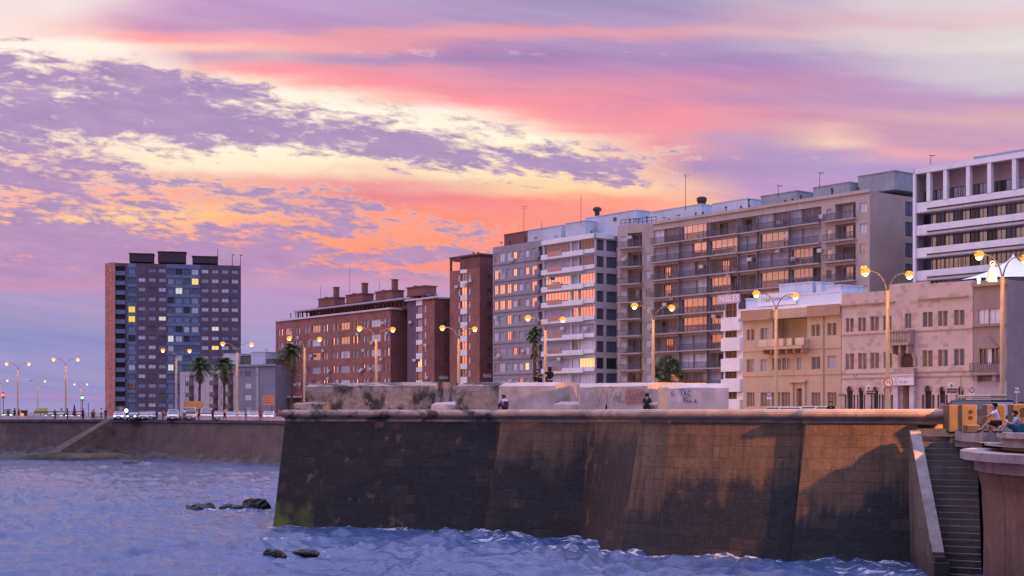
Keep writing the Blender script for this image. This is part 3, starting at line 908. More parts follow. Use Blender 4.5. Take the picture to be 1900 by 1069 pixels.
# ------------------------------------------------------------------ round terrace at the right edge
ter = empty('round_terrace', 'curved concrete terrace wall with two stepped slabs by the stairs', 'terrace', (30, 53, 0))
wcol = (0.0, 0.0)
sb = SB()
prof = [(11.75, -1.5), (11.62, .5), (11.6, 2.5), (11.68, 4.2), (11.85, 4.9)]
A_ = arc(1, 118, 245, 40)
for i in range(len(prof) - 1):
    r0, z0 = prof[i]; r1, z1 = prof[i + 1]
    for k in range(40):
        p0, p1 = A_[k], A_[k + 1]
        sb.poly([(p0[0] * r0, p0[1] * r0, z0), (p1[0] * r0, p1[1] * r0, z0), (p1[0] * r1, p1[1] * r1, z1), (p0[0] * r1, p0[1] * r1, z1)])
        u0 = k * 127 / 40 * math.pi / 180 * 12; u1 = (k + 1) * 127 / 40 * math.pi / 180 * 12
        sb.uvs.append(((u0, z0), (u1, z0), (u1, z1), (u0, z1))); sb.soil.append(.0); sb.mossv.append(0)
sb.build('curved_wall', M_round, ter, smooth=False)
mb = MB()
mb.prism(arc(11.95, 118, 245, 44) + [(0, 0)], 4.9, 5.36, 0, True)
mb.prism(arc(12.5, 118, 245, 44) + [(0, 0)], 5.364, 5.68, 0, True)
bevel(mb.build('lower_slab', M_slab, ter), .05)
mb = MB()
mb.prism(arc(10.9, 112, 245, 44) + [(0, 0)], 5.724, 6.2, 0, True)
mb.prism(arc(11.1, 112, 245, 44) + [(0, 0)], 6.204, 6.42, 0, True)
bevel(mb.build('upper_slab', M_slab, ter), .04)
wcol = (30.0, 53.0)
mb = MB()   # plain landing wall joining terrace and stairs
q = [bpt(1772, 66.0), bpt(1822, 61.2), bpt(1900, 61.5), bpt(1900, 66.5)]
mb.prism([(x - 30, y - 53) for x, y in q], 5.6, 6.40)
mb.build('landing_slab', M_slab, ter)

# ------------------------------------------------------------------ water: wave-shaped sheet before the camera, level sea beyond
def build_water():
    xs = np.concatenate([np.arange(-600, 2100, 4.5)])
    ysr = np.concatenate([np.arange(838, 900, 1.0), np.arange(900, 1100, .9), np.arange(1100, 1110, 1.5), np.arange(1110, 1400, 8.0)])
    Yr = CZ * FOC / (ysr - HY)
    PX, PY = np.meshgrid((xs - CX) / FOC, Yr)
    X = PX * PY; Y = PY
    rs = np.random.RandomState(4)
    tab = rs.rand(256, 256) * 2 * np.pi

    def perlin(x, y):
        xi = np.floor(x).astype(int); yi = np.floor(y).astype(int); fx = x - xi; fy = y - yi
        u_ = fx * fx * fx * (fx * (fx * 6 - 15) + 10); v_ = fy * fy * fy * (fy * (fy * 6 - 15) + 10)
        def g(ix, iy, dx_, dy_):
            a_ = tab[ix & 255, iy & 255]; return np.cos(a_) * dx_ + np.sin(a_) * dy_
        n0 = g(xi, yi, fx, fy) * (1 - u_) + g(xi + 1, yi, fx - 1, fy) * u_
        n1 = g(xi, yi + 1, fx, fy - 1) * (1 - u_) + g(xi + 1, yi + 1, fx - 1, fy - 1) * u_
        return (n0 * (1 - v_) + n1 * v_) * 1.4
    fade = np.clip((170 - Y) / 110, .25, 1)
    wx = X + 1.2 * perlin(X * .22, Y * .22 + 40); wy = Y + 1.0 * perlin(X * .25 + 70, Y * .25)
    patch = .65 + .5 * perlin(X * .06 + 9, Y * .05)
    z = .10 * np.sin(2 * np.pi * (wy + .25 * wx) / 13) + .05 * np.sin(2 * np.pi * (wy - .5 * wx) / 8.2 + 1)
    for lx, ly, amp, ang, sd_ in ((4.2, 3.2, .48, 12, 0), (2.6, 2.4, .46, -14, 31), (1.5, 1.4, .26, 8, 77), (1.0, .7, .075, -12, 120), (.6, .45, .028, 20, 160)):
        c_, s_ = np.cos(R(ang)), np.sin(R(ang)); px_ = (wx * c_ + wy * s_) / lx + sd_; py_ = (-wx * s_ + wy * c_) / ly + sd_ * 1.7
        n_ = perlin(px_, py_)
        z += amp * patch * ((1 - np.abs(n_)) ** 2.2 - .55)
    dx = np.zeros_like(X); dy = np.zeros_like(X)
    # chop thrown back from the bastion foot and the rocks
    def bump_at(px, py, r, h):
        Yc = CZ * FOC / (py - HY); Xc = (px - CX) * Yc / FOC
        return h * np.exp(-(((X - Xc) / (r * 1.8)) ** 2 + ((Y - Yc) / r) ** 2))
    for px, py, r, h in ((480, 1012, 1.3, .34), (540, 1005, .9, .22), (640, 992, .8, .22), (850, 998, 1.1, .25), (930, 1012, 1.0, .2), (1050, 1020, 1.1, .2), (430, 945, 1.0, .2)):
        z += bump_at(px, py, r, h) * (1 + .8 * np.sin(X * 4 + Y * 3)) * .8
    z *= .8 + .2 * fade
    V = np.stack([X + dx, Y + dy, z], -1).reshape(-1, 3)
    nr, nc = X.shape
    i = (np.arange(nr - 1)[:, None] * nc + np.arange(nc - 1)[None, :])
    F = np.stack([i, i + 1, i + nc + 1, i + nc], -1).reshape(-1, 4)
    me = bpy.data.meshes.new('water')
    me.vertices.add(len(V)); me.vertices.foreach_set('co', V.astype(np.float32).ravel())
    me.loops.add(F.size); me.loops.foreach_set('vertex_index', F.astype(np.int32).ravel())
    me.polygons.add(len(F)); me.polygons.foreach_set('loop_start', np.arange(0, F.size, 4, dtype=np.int32))
    me.polygons.foreach_set('loop_total', np.full(len(F), 4, dtype=np.int32))
    me.polygons.foreach_set('use_smooth', np.ones(len(F), dtype=bool))
    me.update(calc_edges=True)
    # broken water: close to the foot of the walls and round the rocks
    Pt = np.stack([X.ravel(), Y.ravel()], -1); dm = np.full(len(Pt), 99.0)
    for i in range(len(bastB) - 1):
        a_, b_ = np.array(bastB[i]), np.array(bastB[i + 1]); ab = b_ - a_
        t_ = np.clip(((Pt - a_) @ ab) / (ab @ ab), 0, 1); dm = np.minimum(dm, np.linalg.norm(Pt - a_ - t_[:, None] * ab, axis=1))
    fo_ = np.exp(-(dm / 1.7) ** 1.2)
    for px, py, r_ in ((398, 950, 2.0), (462, 948, 2.0), (530, 1036, 1.6), (480, 1008, 1.4), (1640, 1062, 2.2), (1050, 1018, 2.5), (900, 1003, 2.0)):
        Yc = CZ * FOC / (py - HY); Xc = (px - CX) * Yc / FOC
        fo_ = np.maximum(fo_, .8 * np.exp(-(((Pt[:, 0] - Xc) / (r_ * 1.6)) ** 2 + ((Pt[:, 1] - Yc) / r_) ** 2)))
    at_ = me.attributes.new('foam', 'FLOAT', 'POINT'); at_.data.foreach_set('value', fo_.astype(np.float32))
    m = bpy.data.materials.new('sea water'); m.use_nodes = True
    T = NT(m.node_tree); b = T.n['Principled BSDF']
    co = T.new('ShaderNodeTexCoord').outputs['Object']
    b.inputs['Base Color'].default_value = (.035, .05, .10, 1)
    b.inputs['Metallic'].default_value = .0
    b.inputs['Roughness'].default_value = .14; b.inputs['IOR'].default_value = 1.33
    b.inputs['Specular IOR Level'].default_value = .5
    sv = T.sep(co)
    v = T.xyz(sv[0], T.math('MULTIPLY', sv[1], 1.5), sv[2])
    va = T.xyz(T.math('MULTIPLY', sv[0], .7), T.math('MULTIPLY', sv[1], 1.3), sv[2])
    r1 = T.math('ABSOLUTE', T.math('SUBTRACT', T.noise(va, 1.5, 7, .62, .6), .5)); r2 = T.math('ABSOLUTE', T.math('SUBTRACT', T.noise(va, 3.6, 6, .6, .5), .5))
    h = T.math('SUBTRACT', T.math('MULTIPLY', T.noise(va, .8, 5, .6), .8), T.math('ADD', T.math('MULTIPLY', r1, 1.1), T.math('MULTIPLY', r2, .5)))
    bp = T.new('ShaderNodeBump'); bp.inputs['Strength'].default_value = .55; bp.inputs['Distance'].default_value = .2
    T.put(bp.inputs['Height'], h); T.l.new(bp.outputs[0], b.inputs['Normal'])
    # thin foam on the broken crests
    fa = T.new('ShaderNodeAttribute', attribute_name='foam').outputs['Fac']
    fo = T.rng(T.math('ADD', T.noise(va, 2.2, 7, .7, .4), T.math('MULTIPLY', fa, .16)), .63, .74)
    fo = T.math('MULTIPLY', fo, T.rng(T.math('ADD', fa, T.math('MULTIPLY', sv[2], 1.2)), .18, .75))
    T.put(b.inputs['Base Color'], T.mix(T.math('MULTIPLY', fo, .8), (.04, .07, .165), (.6, .6, .66)))
    T.put(b.inputs['Roughness'], T.rng(fo, 0, 1, .1, .7))
    me.materials.append(m)
    tag(link(me, 'water'), kind='structure')
    mb = MB()
    mb.poly([(-9000, -4000, -.55), (9000, -4000, -.55), (9000, 9000, -.55), (-9000, 9000, -.55)])
    tag(mb.build('sea', m), kind='structure')


build_water()
# ------------------------------------------------------------------ facade builder
PANE = {}
def pane(name, rgb, rough=.1, spec=.5, metal=0.0, emit=None, es=0.0, var=.15):
    PANE[name] = mat('pane ' + name, rgb, rough=rough, spec=spec, metal=metal, emit=emit, estr=es, var=var, scale=.8)
pane('glass', (.42, .38, .40), .03, .6, .8)
pane('dark', (.035, .035, .05), .12, .6)
pane('dim', (.10, .09, .12), .2, .5)
pane('blind', (.62, .58, .66), .6, .2)
pane('blindd', (.36, .34, .42), .6, .2)
pane('blue', (.18, .22, .34), .25, .5)
pane('blued', (.10, .13, .21), .25, .5)
pane('shutter', (.20, .12, .08), .6, .2)
pane('lit', (.5, .4, .2), .4, .2, 0, (1, .62, .22), .9)
pane('litw', (.5, .5, .45), .4, .2, 0, (.95, .93, .8), .5)
pane('lity', (.5, .4, .1), .4, .2, 0, (1, .66, .06), .75)
M_fw = mat('pale window frame', (.45, .42, .46), var=.05)
M_fd = mat('dark window frame', (.06, .055, .06), var=.05)
M_rail = mat('dark balcony rail', (.12, .10, .12), var=.1)
WM = {}


def win_mesh(w, h, pn, n, fr, tr=0):
    k = (round(w, 1), round(h, 1), pn, n, fr, tr)
    if k in WM: return WM[k]
    w, h = max(.2, k[0]), max(.3, k[1]); mb = MB(); t = .05 if w < 3 else .07
    mb.box(-w / 2, w / 2, 0, .03, 0, h, 1)
    for x0, x1, z0, z1 in ((-w / 2, -w / 2 + t, 0, h), (w / 2 - t, w / 2, 0, h), (-w / 2 + t, w / 2 - t, 0, t), (-w / 2 + t, w / 2 - t, h - t, h)):
        mb.box(x0, x1, -.05, -.003, z0, z1, 0)
    for i in range(1, n):
        x = -w / 2 + w * i / n
        mb.box(x - t / 2, x + t / 2, -.045, -.003, t, h - t, 0)
    if tr:
        mb.box(-w / 2 + t, w / 2 - t, -.04, -.003, h * tr - t / 2, h * tr + t / 2, 0)
    WM[k] = mb.mesh('window', [M_fw if fr == 'w' else M_fd, PANE[pn]])
    return WM[k]


class Fac:
    def __init__(s, name, label, cat, xl, Yl, xr, vp=-1100, Yr=None, ground=GZ, depth=14, wall=None, group=None, cap=100):
        Yr = Yr or Yl * (xl - vp) / (xr - vp)
        a, b = at(xl, Yl), at(xr, Yr)
        s.O = Vector((a.x, a.y, 0)); b = Vector((b.x, b.y, 0)); s.W = (b - s.O).length
        s.U = (b - s.O).normalized(); s.V = Vector((-s.U.y, s.U.x, 0)); s.g = ground
        s.ang = math.atan2(s.U.y, s.U.x); s.D = depth; s.wall = wall; s.xl, s.xr = xl, xr
        s.root = empty(name, label, cat, (s.O.x, s.O.y, ground), s.ang, group)
        s.holes = {}; s.parts = {}; s.n = 0; s.cap = cap; s.extra = None; s.k = random.Random(int(xl))

    def hit(s, x, y=HY, face='f', c=0.0):
        d = Vector(((x - CX) / FOC, 1, (HY - y) / FOC)); o = s.O
        if face == 'f':
            t = ((o - Vector((0, 0, 0))).dot(s.V) + c) / d.dot(s.V)
            p = d * t; return (p - o).dot(s.U), CZ + p.z - s.g
        t = (o.dot(s.U) + s.W + c) / d.dot(s.U)
        p = d * t; return (p - o).dot(s.V), CZ + p.z - s.g

    def u(s, x, c=0.0): return s.hit(x, HY, 'f', c)[0]
    def h(s, x, y, c=0.0): return s.hit(x, y, 'f', c)[1]
    def sd(s, x, y=HY, c=0.0): return s.hit(x, y, 's', c)

    def part(s, mb, name, m, **k): return mb.build(name, m, s.root, **k)

    def place(s, me, name, face, a, d, z):
        if face == 'f': return link(me, name, s.root, (a, d, z), 0)
        return link(me, name, s.root, (s.W - d, a, z), R(90))

    def win(s, face, a0, a1, z0, z1, pn='blind', n=2, fr='w', rev=.16, hole=True, tr=0, name='window'):
        if hole: s.holes.setdefault(face, []).append((a0, a1, z0, z1, rev))
        me = win_mesh(a1 - a0, z1 - z0, pn, n, fr, tr)
        if s.n < s.cap:
            s.n += 1
            return s.place(me, name, face, (a0 + a1) / 2, rev - .03 if hole else rev, z0)
        # past the hundred largest: gathered in one mesh
        if s.extra is None: s.extra = []
        s.extra.append((me, face, (a0 + a1) / 2, rev - .03 if hole else rev, z0))

    def open_(s, face, a0, a1, z0, z1, rev):
        s.holes.setdefault(face, []).append((a0, a1, z0, z1, rev))

    def body(s, H, roof=True, side_wall=None, face_rects=None, left=True, name='wall'):
        """solid of the block with recesses cut into the front and right-hand side"""
        mb = MB(); W_, D = s.W, s.D
        def pan(to, u0, u1, holes, mi):
            eps = 1e-3
            us = sorted({u0, u1} | {min(max(q, u0), u1) for h in holes for q in h[:2]})
            hs = sorted({0, H} | {min(max(q, 0), H) for h in holes for q in h[2:4]})
            us = [q for i, q in enumerate(us) if i == 0 or q - us[i - 1] > eps]
            hs = [q for i, q in enumerate(hs) if i == 0 or q - hs[i - 1] > eps]
            for j in range(len(hs) - 1):
                hm = (hs[j] + hs[j + 1]) / 2; run = None
                act = [h for h in holes if h[2] < hm < h[3]]
                for i in range(len(us) - 1):
                    um = (us[i] + us[i + 1]) / 2
                    inside = any(h[0] < um < h[1] for h in act)
                    if not inside and run is None: run = us[i]
                    if inside and run is not None:
                        mb.poly([to(run, 0, hs[j]), to(us[i], 0, hs[j]), to(us[i], 0, hs[j + 1]), to(run, 0, hs[j + 1])], mi); run = None
                if run is not None:
                    mb.poly([to(run, 0, hs[j]), to(u1, 0, hs[j]), to(u1, 0, hs[j + 1]), to(run, 0, hs[j + 1])], mi)
            for a0, a1, z0, z1, rv in holes:
                mb.poly([to(a0, 0, z0), to(a0, rv, z0), to(a0, rv, z1), to(a0, 0, z1)], mi)
                mb.poly([to(a1, 0, z0), to(a1, rv, z0), to(a1, rv, z1), to(a1, 0, z1)], mi)
                mb.poly([to(a0, 0, z0), to(a1, 0, z0), to(a1, rv, z0), to(a0, rv, z0)], mi)
                mb.poly([to(a0, 0, z1), to(a1, 0, z1), to(a1, rv, z1), to(a0, rv, z1)], mi)
                mb.poly([to(a0, rv + .004, z0), to(a1, rv + .004, z0), to(a1, rv + .004, z1), to(a0, rv + .004, z1)], mi)
        pan(lambda a, d, z: (a, d, z), 0, W_, s.holes.get('f', []), 0)
        pan(lambda a, d, z: (W_ - d, a, z), 0, D, s.holes.get('s', []), 1 if side_wall else 0)
        mb.poly([(0, 0, 0), (0, D, 0), (0, D, H), (0, 0, H)], 1 if side_wall else 0)
        mb.poly([(0, D, 0), (W_, D, 0), (W_, D, H), (0, D, H)])
        mb.poly([(0, 0, H), (W_, 0, H), (W_, D, H), (0, D, H)])
        s.H = H
        s.part(mb, name, [s.wall, side_wall] if side_wall else s.wall)
        if s.extra:
            e = MB(); slots = {}
            for me, face, a, d, z in s.extra:
                i0 = len(e.v)
                for v in me.vertices:
                    p = (a + v.co.x, d + v.co.y, z + v.co.z) if face == 'f' else (W_ - d - v.co.y, a + v.co.x, z + v.co.z)
                    e.v.append(p)
                for p in me.polygons:
                    mm = me.materials[p.material_index]
                    e.f.append(tuple(i0 + q for q in p.vertices)); e.m.append(slots.setdefault(mm, len(slots)))
            o = s.part(e, 'small_windows', list(slots.keys())); o['kind'] = 'stuff'
        return s

    def boxpx(s, name, x0, x1, yt, yb, c, dp, m, ref=None, extra=None):
        """roof volume: px extents on the plane c behind the facade, dp deep"""
        a, b = s.u(x0, c), s.u(x1, c)
        z1 = s.h(ref or (x0 + x1) / 2, yt, c); z0 = s.h(ref or (x0 + x1) / 2, yb, c)
        mb = MB().box(a, b, c, c + dp, z0, z1)
        mb.box(a - .08, b + .08, c - .08, c + dp + .08, z1, z1 + .14)
        return s.part(mb, name, m)

    def band(s, name, a0, a1, z0, z1, proj, m, face='f'):
        if face == 'f': mb = MB().box(a0, a1, -proj, -.002, z0, z1)
        else: mb = MB().box(s.W + .002, s.W + proj, a0, a1, z0, z1)
        return s.part(mb, name, m)


RM = {}
def rail_mesh(w, hh=1.0, solid=False):
    k = (round(w, 1), hh, solid)
    if k in RM: return RM[k]
    mb = MB(); w = k[0]
    mb.box(-w / 2, w / 2, -.03, .03, hh - .06, hh, 0); mb.box(-w / 2, w / 2, -.02, .02, .08, .13, 0)
    n = max(2, int(w / .22))
    for i in range(n + 1):
        x = -w / 2 + w * i / n; q = .035 if i % 6 else .05
        mb.box(x - q, x + q, -.015, .015, .13, hh - .06, 0)
    RM[k] = mb.mesh('railing', M_rail); return RM[k]


def antenna(x, yb, yt, Y, label, arms=2, r=.05):
    p = at(x, Y, yb); q = at(x, Y, yt); mb = MB()
    h = q.z - p.z
    mb.tube([(0, 0, -.4), (0, 0, h)], [r, r * .6], 6)
    for k in range(arms):
        z = h * (1 - .06 * k) - .05; w = .7 - .12 * k
        mb.tube([(-w * .3, 0, z), (w, 0, z)], r * .5, 5)
    for k in range(3 if arms else 0):
        mb.tube([(-.1 + k * .3, -.25, h - .05), (-.1 + k * .3, .25, h - .05)], r * .4, 4)
    o = mb.build('antenna', mat('antenna metal', (.09, .08, .09), metal=.5), None, (p.x, p.y, p.z))
    return tag(o, label, 'antenna', 'rooftop antennas')


K = 535000.0          # the row of tall houses: depth * (x + 1100)
row = lambda x: K / (x + 1100)
M_roofbox = mat('pale blue painted tank house', (.52, .56, .66), var=.12, scale=.4, grime=.35)
M_roofgrey = mat('grey rendered tank house', (.30, .32, .36), var=.15, scale=.4, grime=.4)
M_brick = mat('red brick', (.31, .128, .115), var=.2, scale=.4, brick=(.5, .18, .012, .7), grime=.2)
M_brickshade = mat('shaded red brick', (.20, .082, .078), var=.2, scale=.4, brick=(.5, .18, .012, .7), grime=.2)  # copy of the red brick with end-face shade put into its colour
M_brickroof = mat('brown brick tank house', (.20, .085, .075), var=.2, scale=.5)
M_white = mat('white painted concrete', (.78, .77, .82), var=.08, scale=.4, grime=.22)
M_slabw = mat('pale slab edge', (.6, .56, .6), var=.1, scale=.6, grime=.3)

# ------------------------------------------------------------------ tower block at the left
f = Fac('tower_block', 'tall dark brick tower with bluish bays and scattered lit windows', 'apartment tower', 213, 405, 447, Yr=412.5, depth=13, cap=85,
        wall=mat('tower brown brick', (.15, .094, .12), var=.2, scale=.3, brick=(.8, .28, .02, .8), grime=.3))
f.xl = 213
cr = lambda c: 213 + (c - 515) * (447 - 213) / (1085 - 515)
rows_h = []
for r_ in range(15):
    yc = 440 + (152 + 43.2 * r_) / 2.43
    rows_h.append((f.h(330, yc + 3.9), f.h(330, yc - 3.9)))
litset = {(4, 592): 'lity', (5, 592): 'lity', (1, 878): 'lit', (2, 805): 'litw', (5, 730): 'litw', (7, 768): 'litw', (10, 768): 'litw',
          (6, 969): 'litw', (8, 969): 'lit', (4, 878): 'blind',}
cols = [(592, 30), (637, 32), (684, 32), (730, 32), (768, 26), (805, 30), (840, 24), (878, 30), (923, 32), (969, 32), (1014, 32), (1058, 30)]
rr = random.Random(3)
order = []
for c, w in cols:
    for r_ in range(15):
        if (r_, c) in ((0, 637),): continue
        if c in (637, 684, 730, 923, 969, 1014, 1058): pn = rr.choices(['blind', 'blindd', 'blue', 'dim'], [4, 4, 2, 1])[0]
        else: pn = rr.choices(['blue', 'blued', 'blindd', 'dark', 'blind'], [5, 4, 2, 2, 1])[0]
        pn = litset.get((r_, c), pn)
        order.append((0 if (r_, c) in litset else 1 if pn in ('blind', 'blindd') else 2, c, w, r_, pn))
order.sort(key=lambda q: (q[0], -q[2]))
for pr, c, w, r_, pn in order:
    z0, z1 = rows_h[r_]
    bay = c in (592, 768, 805, 840, 878)
    if bay: z0 -= .55
    f.win('f', f.u(cr(c - w / 2)), f.u(cr(c + w / 2)), z0, z1, pn, 2, 'd', .2)
# open balcony column at the left edge
for r_ in range(15):
    z0, z1 = rows_h[r_]
    f.open_('f', f.u(cr(519)), f.u(cr(562)), z0 - .9, z1 + .35, 1.1)
M_bay = mat('blue grey spandrel', (.15, .18, .26), var=.25, scale=.5)
f.body(f.h(330, 490.5))
for c0, c1 in ((574, 611), (752, 784), (788, 822), (826, 858), (862, 898)):
    for r_ in range(15):
        z1 = rows_h[r_][0] - .6; z0 = rows_h[r_ + 1][1] + .05 if r_ < 14 else z1 - 1.2
        if r_ % 1 == 0 and z1 > z0: pass
    mb = MB()
    for r_ in range(15):
        z1 = rows_h[r_][0] - .58; z0 = (rows_h[r_ + 1][1] + .04) if r_ < 14 else max(0, z1 - 1.0)
        mb.box(f.u(cr(c0)), f.u(cr(c1)), -.06, -.003, z0, z1)
    mb.box(f.u(cr(c0)), f.u(cr(c1)), -.06, -.003, rows_h[0][1] + .04, f.H)
    mb.box(f.u(cr(c0)) - .12, f.u(cr(c0)), -.06, -.003, 0, f.H).box(f.u(cr(c1)), f.u(cr(c1)) + .12, -.06, -.003, 0, f.H)
    f.part(mb, 'bay_panel', M_bay)['kind'] = 'stuff'
for r_ in range(15):
    z0 = rows_h[r_][0] - .9; w = f.u(cr(562)) - f.u(cr(519))
    mb = MB().box(-w / 2, w / 2, -.35, .02, 0, 1.05).box(-w / 2, w / 2, -.38, .0, -.14, -.004)
    mb.build('balcony', M_bay, f.root, ((f.u(cr(519)) + f.u(cr(562))) / 2, 0, z0))
# brick end strip turned to the sea
a = at(195, 409); a = Vector((a.x, a.y, 0)); la = ((a - f.O).dot(f.U), (a - f.O).dot(f.V))
mb = MB(); H = f.H + .25
mb.poly([(la[0], la[1], 0), (-.02, -.01, 0), (-.02, -.01, H), (la[0], la[1], H)])
mb.poly([(la[0], la[1], 0), (la[0], f.D, 0), (la[0], f.D, H), (la[0], la[1], H)])
mb.poly([(la[0], la[1], H), (-.02, -.01, H), (-.02, f.D, H), (la[0], f.D, H)])
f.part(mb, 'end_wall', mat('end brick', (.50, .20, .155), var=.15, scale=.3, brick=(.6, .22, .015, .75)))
e = Vector((-.02 - la[0], -.01 - la[1], 0)); el = e.length; ea = math.atan2(e.y, e.x)
for r_ in range(15):
    o = link(win_mesh(.9, 1.2, 'dim', 1, 'd'), 'window', f.root, (la[0] + e.x * .55, la[1] + e.y * .55 - .03, rows_h[r_][0]), ea)
for x0, x1, yt in ((240, 285, 473), (293, 345, 468.5), (357, 404, 475.5)):
    c = 4.0; a, b = f.u(x0, c), f.u(x1, c); z1 = f.h(330, yt, c)
    mb = MB().box(a, b, c, c + 6, f.H + .9, z1)
    mb.box(a - .15, b + .15, c - .15, c + 6.15, z1 + .003, z1 + .25)
    for q in (a + .4, (a + b) / 2, b - .4): mb.box(q - .25, q + .25, c + .3, c + 5.5, f.H, f.H + .9)
    f.part(mb, 'tank_house', mat('tower roof brick', (.075, .045, .055), var=.2))
for x, yt, lab in ((404, 462, 'thin mast beside the right tank house of the tower'), (431, 472, 'short panelled phone mast on the tower roof edge'), (446, 473, 'tallest right-hand phone mast on the tower corner')):
    antenna(x, 491, yt, 411, lab, 0 if x < 420 else 2, .12)

# ------------------------------------------------------------------ pale low block behind the palms
f = Fac('apartment_block', 'low pale lilac apartment block behind two palms with dark balconies', 'apartment block', 334, 345, 438, vp=-1100, depth=12,
        wall=mat('pale lilac render', (.42, .37, .42), var=.1, scale=.3, grime=.3))
H = f.h(385, 688)
for r_ in range(4):
    z1 = H - 1.1 - r_ * 2.75; z0 = z1 - 1.5
    for x in (345, 369, 391, 411): f.win('f', f.u(x) - .45, f.u(x) + .45, z0, z1, rr.choice(['blindd', 'blind', 'dim']), 1, 'd')
    for x in (355, 400, 428):
        f.open_('f', f.u(x) - 1.3, f.u(x) + 1.3, z0 - .7, z1 + .3, 1.2)
        w = 2.8; mb = MB().box(-w / 2, w / 2, -.9, 0, -.15, 0).box(-w / 2, w / 2, -.92, -.82, .0, .95)
        mb.build('balcony', mat('dark balcony front', (.13, .11, .12), var=.2), f.root, (f.u(x), 0, z0 - .72))
f.body(H)
f = Fac('apartment_block', 'grey low apartment block with big white roof boxes beside brick terrace', 'apartment block', 438, 322, 511, vp=-4000, depth=10,
        wall=mat('violet grey render', (.26, .24, .29), var=.1, scale=.3, grime=.3))
H = f.h(475, 677)
for r_, pn in enumerate(['dim', 'blind', 'blind', 'blindd']):
    z1 = f.h(460, 689 + r_ * 21.5); f.win('f', f.u(454), f.u(466), z1 - 1.3, z1, pn, 2, 'w')
f.win('f', f.u(447), f.u(452), f.h(460, 699), f.h(460, 689), 'blue', 1, 'd')
f.body(H)
f.part(MB().box(f.u(476), f.u(481), -.25, -.003, 0, H - .6), 'pier', mat('pale pier', (.36, .33, .38)))
f.part(MB().box(-.3, f.W + .3, -.3, -.003, H - .35, H + .1), 'cornice', M_roofgrey)
f.boxpx('roof_box', 415, 441, 657, 677, 1.5, 5, M_roofbox); f.boxpx('roof_box', 466, 492, 654, 676, 1.0, 5, M_roofbox)
f.boxpx('roof_box', 441, 468, 661, 677, 2.5, 4, mat('brown roof hut', (.15, .1, .11))); f.boxpx('roof_box', 492, 508, 667, 677, 1.5, 4, mat('brown roof hut', (.15, .1, .11)))
antenna(493, 655, 648, 322, 'small antenna on the white roof box of the grey low block', 2)

# ------------------------------------------------------------------ long low brick building
f = Fac('brick_building', 'long low red brick building with flat white-edged roof canopy and tank houses', 'apartment building', 511.5, 328, 725, vp=-1000, depth=13, wall=M_brick)
c2 = lambda c: 480 + c / 3.564
rowc = [25.7 - 6 + .1 - 3.06 * k for k in range(5)]
bays = [[(130, 141), (147, 158), (174, 219), (243, 254), (262, 273)], [(305, 315), (325, 336), (352, 408), (425, 438), (444, 456)],
        [(489, 501), (512, 525), (540, 602), (619, 631), (642, 655)], [(690, 702), (713, 725), (742, 806), (826, 841), (850, 863)]]
for k, zc in enumerate(rowc):
    for bay in bays:
        for i, (a, b) in enumerate(bay):
            w = b - a
            pn = rr.choices(['blind', 'blindd', 'glass', 'dim', 'dark'], [9, 3, 3, 2, 1])[0]
            if w > 30: pn = rr.choices(['blind', 'blindd', 'dim', 'dark'], [4, 2, 3, 2])[0]
            f.win('f', f.u(c2(a)), f.u(c2(b)), zc - .8, zc + .8, pn, 3 if w > 30 else 1, 'w', .2, name='window')
H = f.h(600, 586.5)
f.body(H, side_wall=M_brickshade)
f.band('cornice', -.2, f.W + .2, H - .15, H + .22, .3, M_slabw)
f.part(MB().box(f.W + .002, f.W + .3, -.3, f.D, H - .15, H + .22), 'cornice', M_slabw)
z = f.h(520, 738.5); f.part(MB().box(0, f.u(560), -1.6, -.003, z, z + .35), 'canopy', M_slabw)
for x in (529, 540.5): f.win('f', f.u(x - 2.4), f.u(x + 2.4), .2, z - .1, 'lity', 1, 'd')  # two lit pillars, their light put into glowing panes
# recessed attic storey and its flat roof
c = 2.6; a0, a1 = f.u(574, c), f.u(756, c); z1 = H + 1.75
mb = MB().box(a0, a1, c, f.D - 1, H, z1); f.part(mb, 'attic_wall', M_brickshade)
mb = MB()
for k in range(26):
    q = a0 + (a1 - a0) * (k + .5) / 26; mb.box(q - .35, q + .35, c - .05, c - .003, H + .6, z1 - .2)
f.part(mb, 'attic_windows', mat('dull attic shutter', (.06, .05, .06), rough=.9, spec=.0))['kind'] = 'stuff'
mb = MB().box(f.u(546, 1.2), a1 + .5, 1.0, f.D, z1 + .003, z1 + .35)
f.part(mb, 'roof_canopy', mat('grey roof slab', (.38, .37, .42), var=.1))
mb = MB()
for x in (553, 561, 569): mb.box(f.u(x, 1.4) - .12, f.u(x, 1.4) + .12, 1.3, 1.6, H, z1)
f.part(mb, 'canopy_posts', M_fd)['kind'] = 'stuff'
mb = MB().box(a0 + 3, a1 + .2, 4, f.D - 1, z1 + .353, z1 + .6); f.part(mb, 'roof_curb', M_brickshade)
zt = z1 + .6
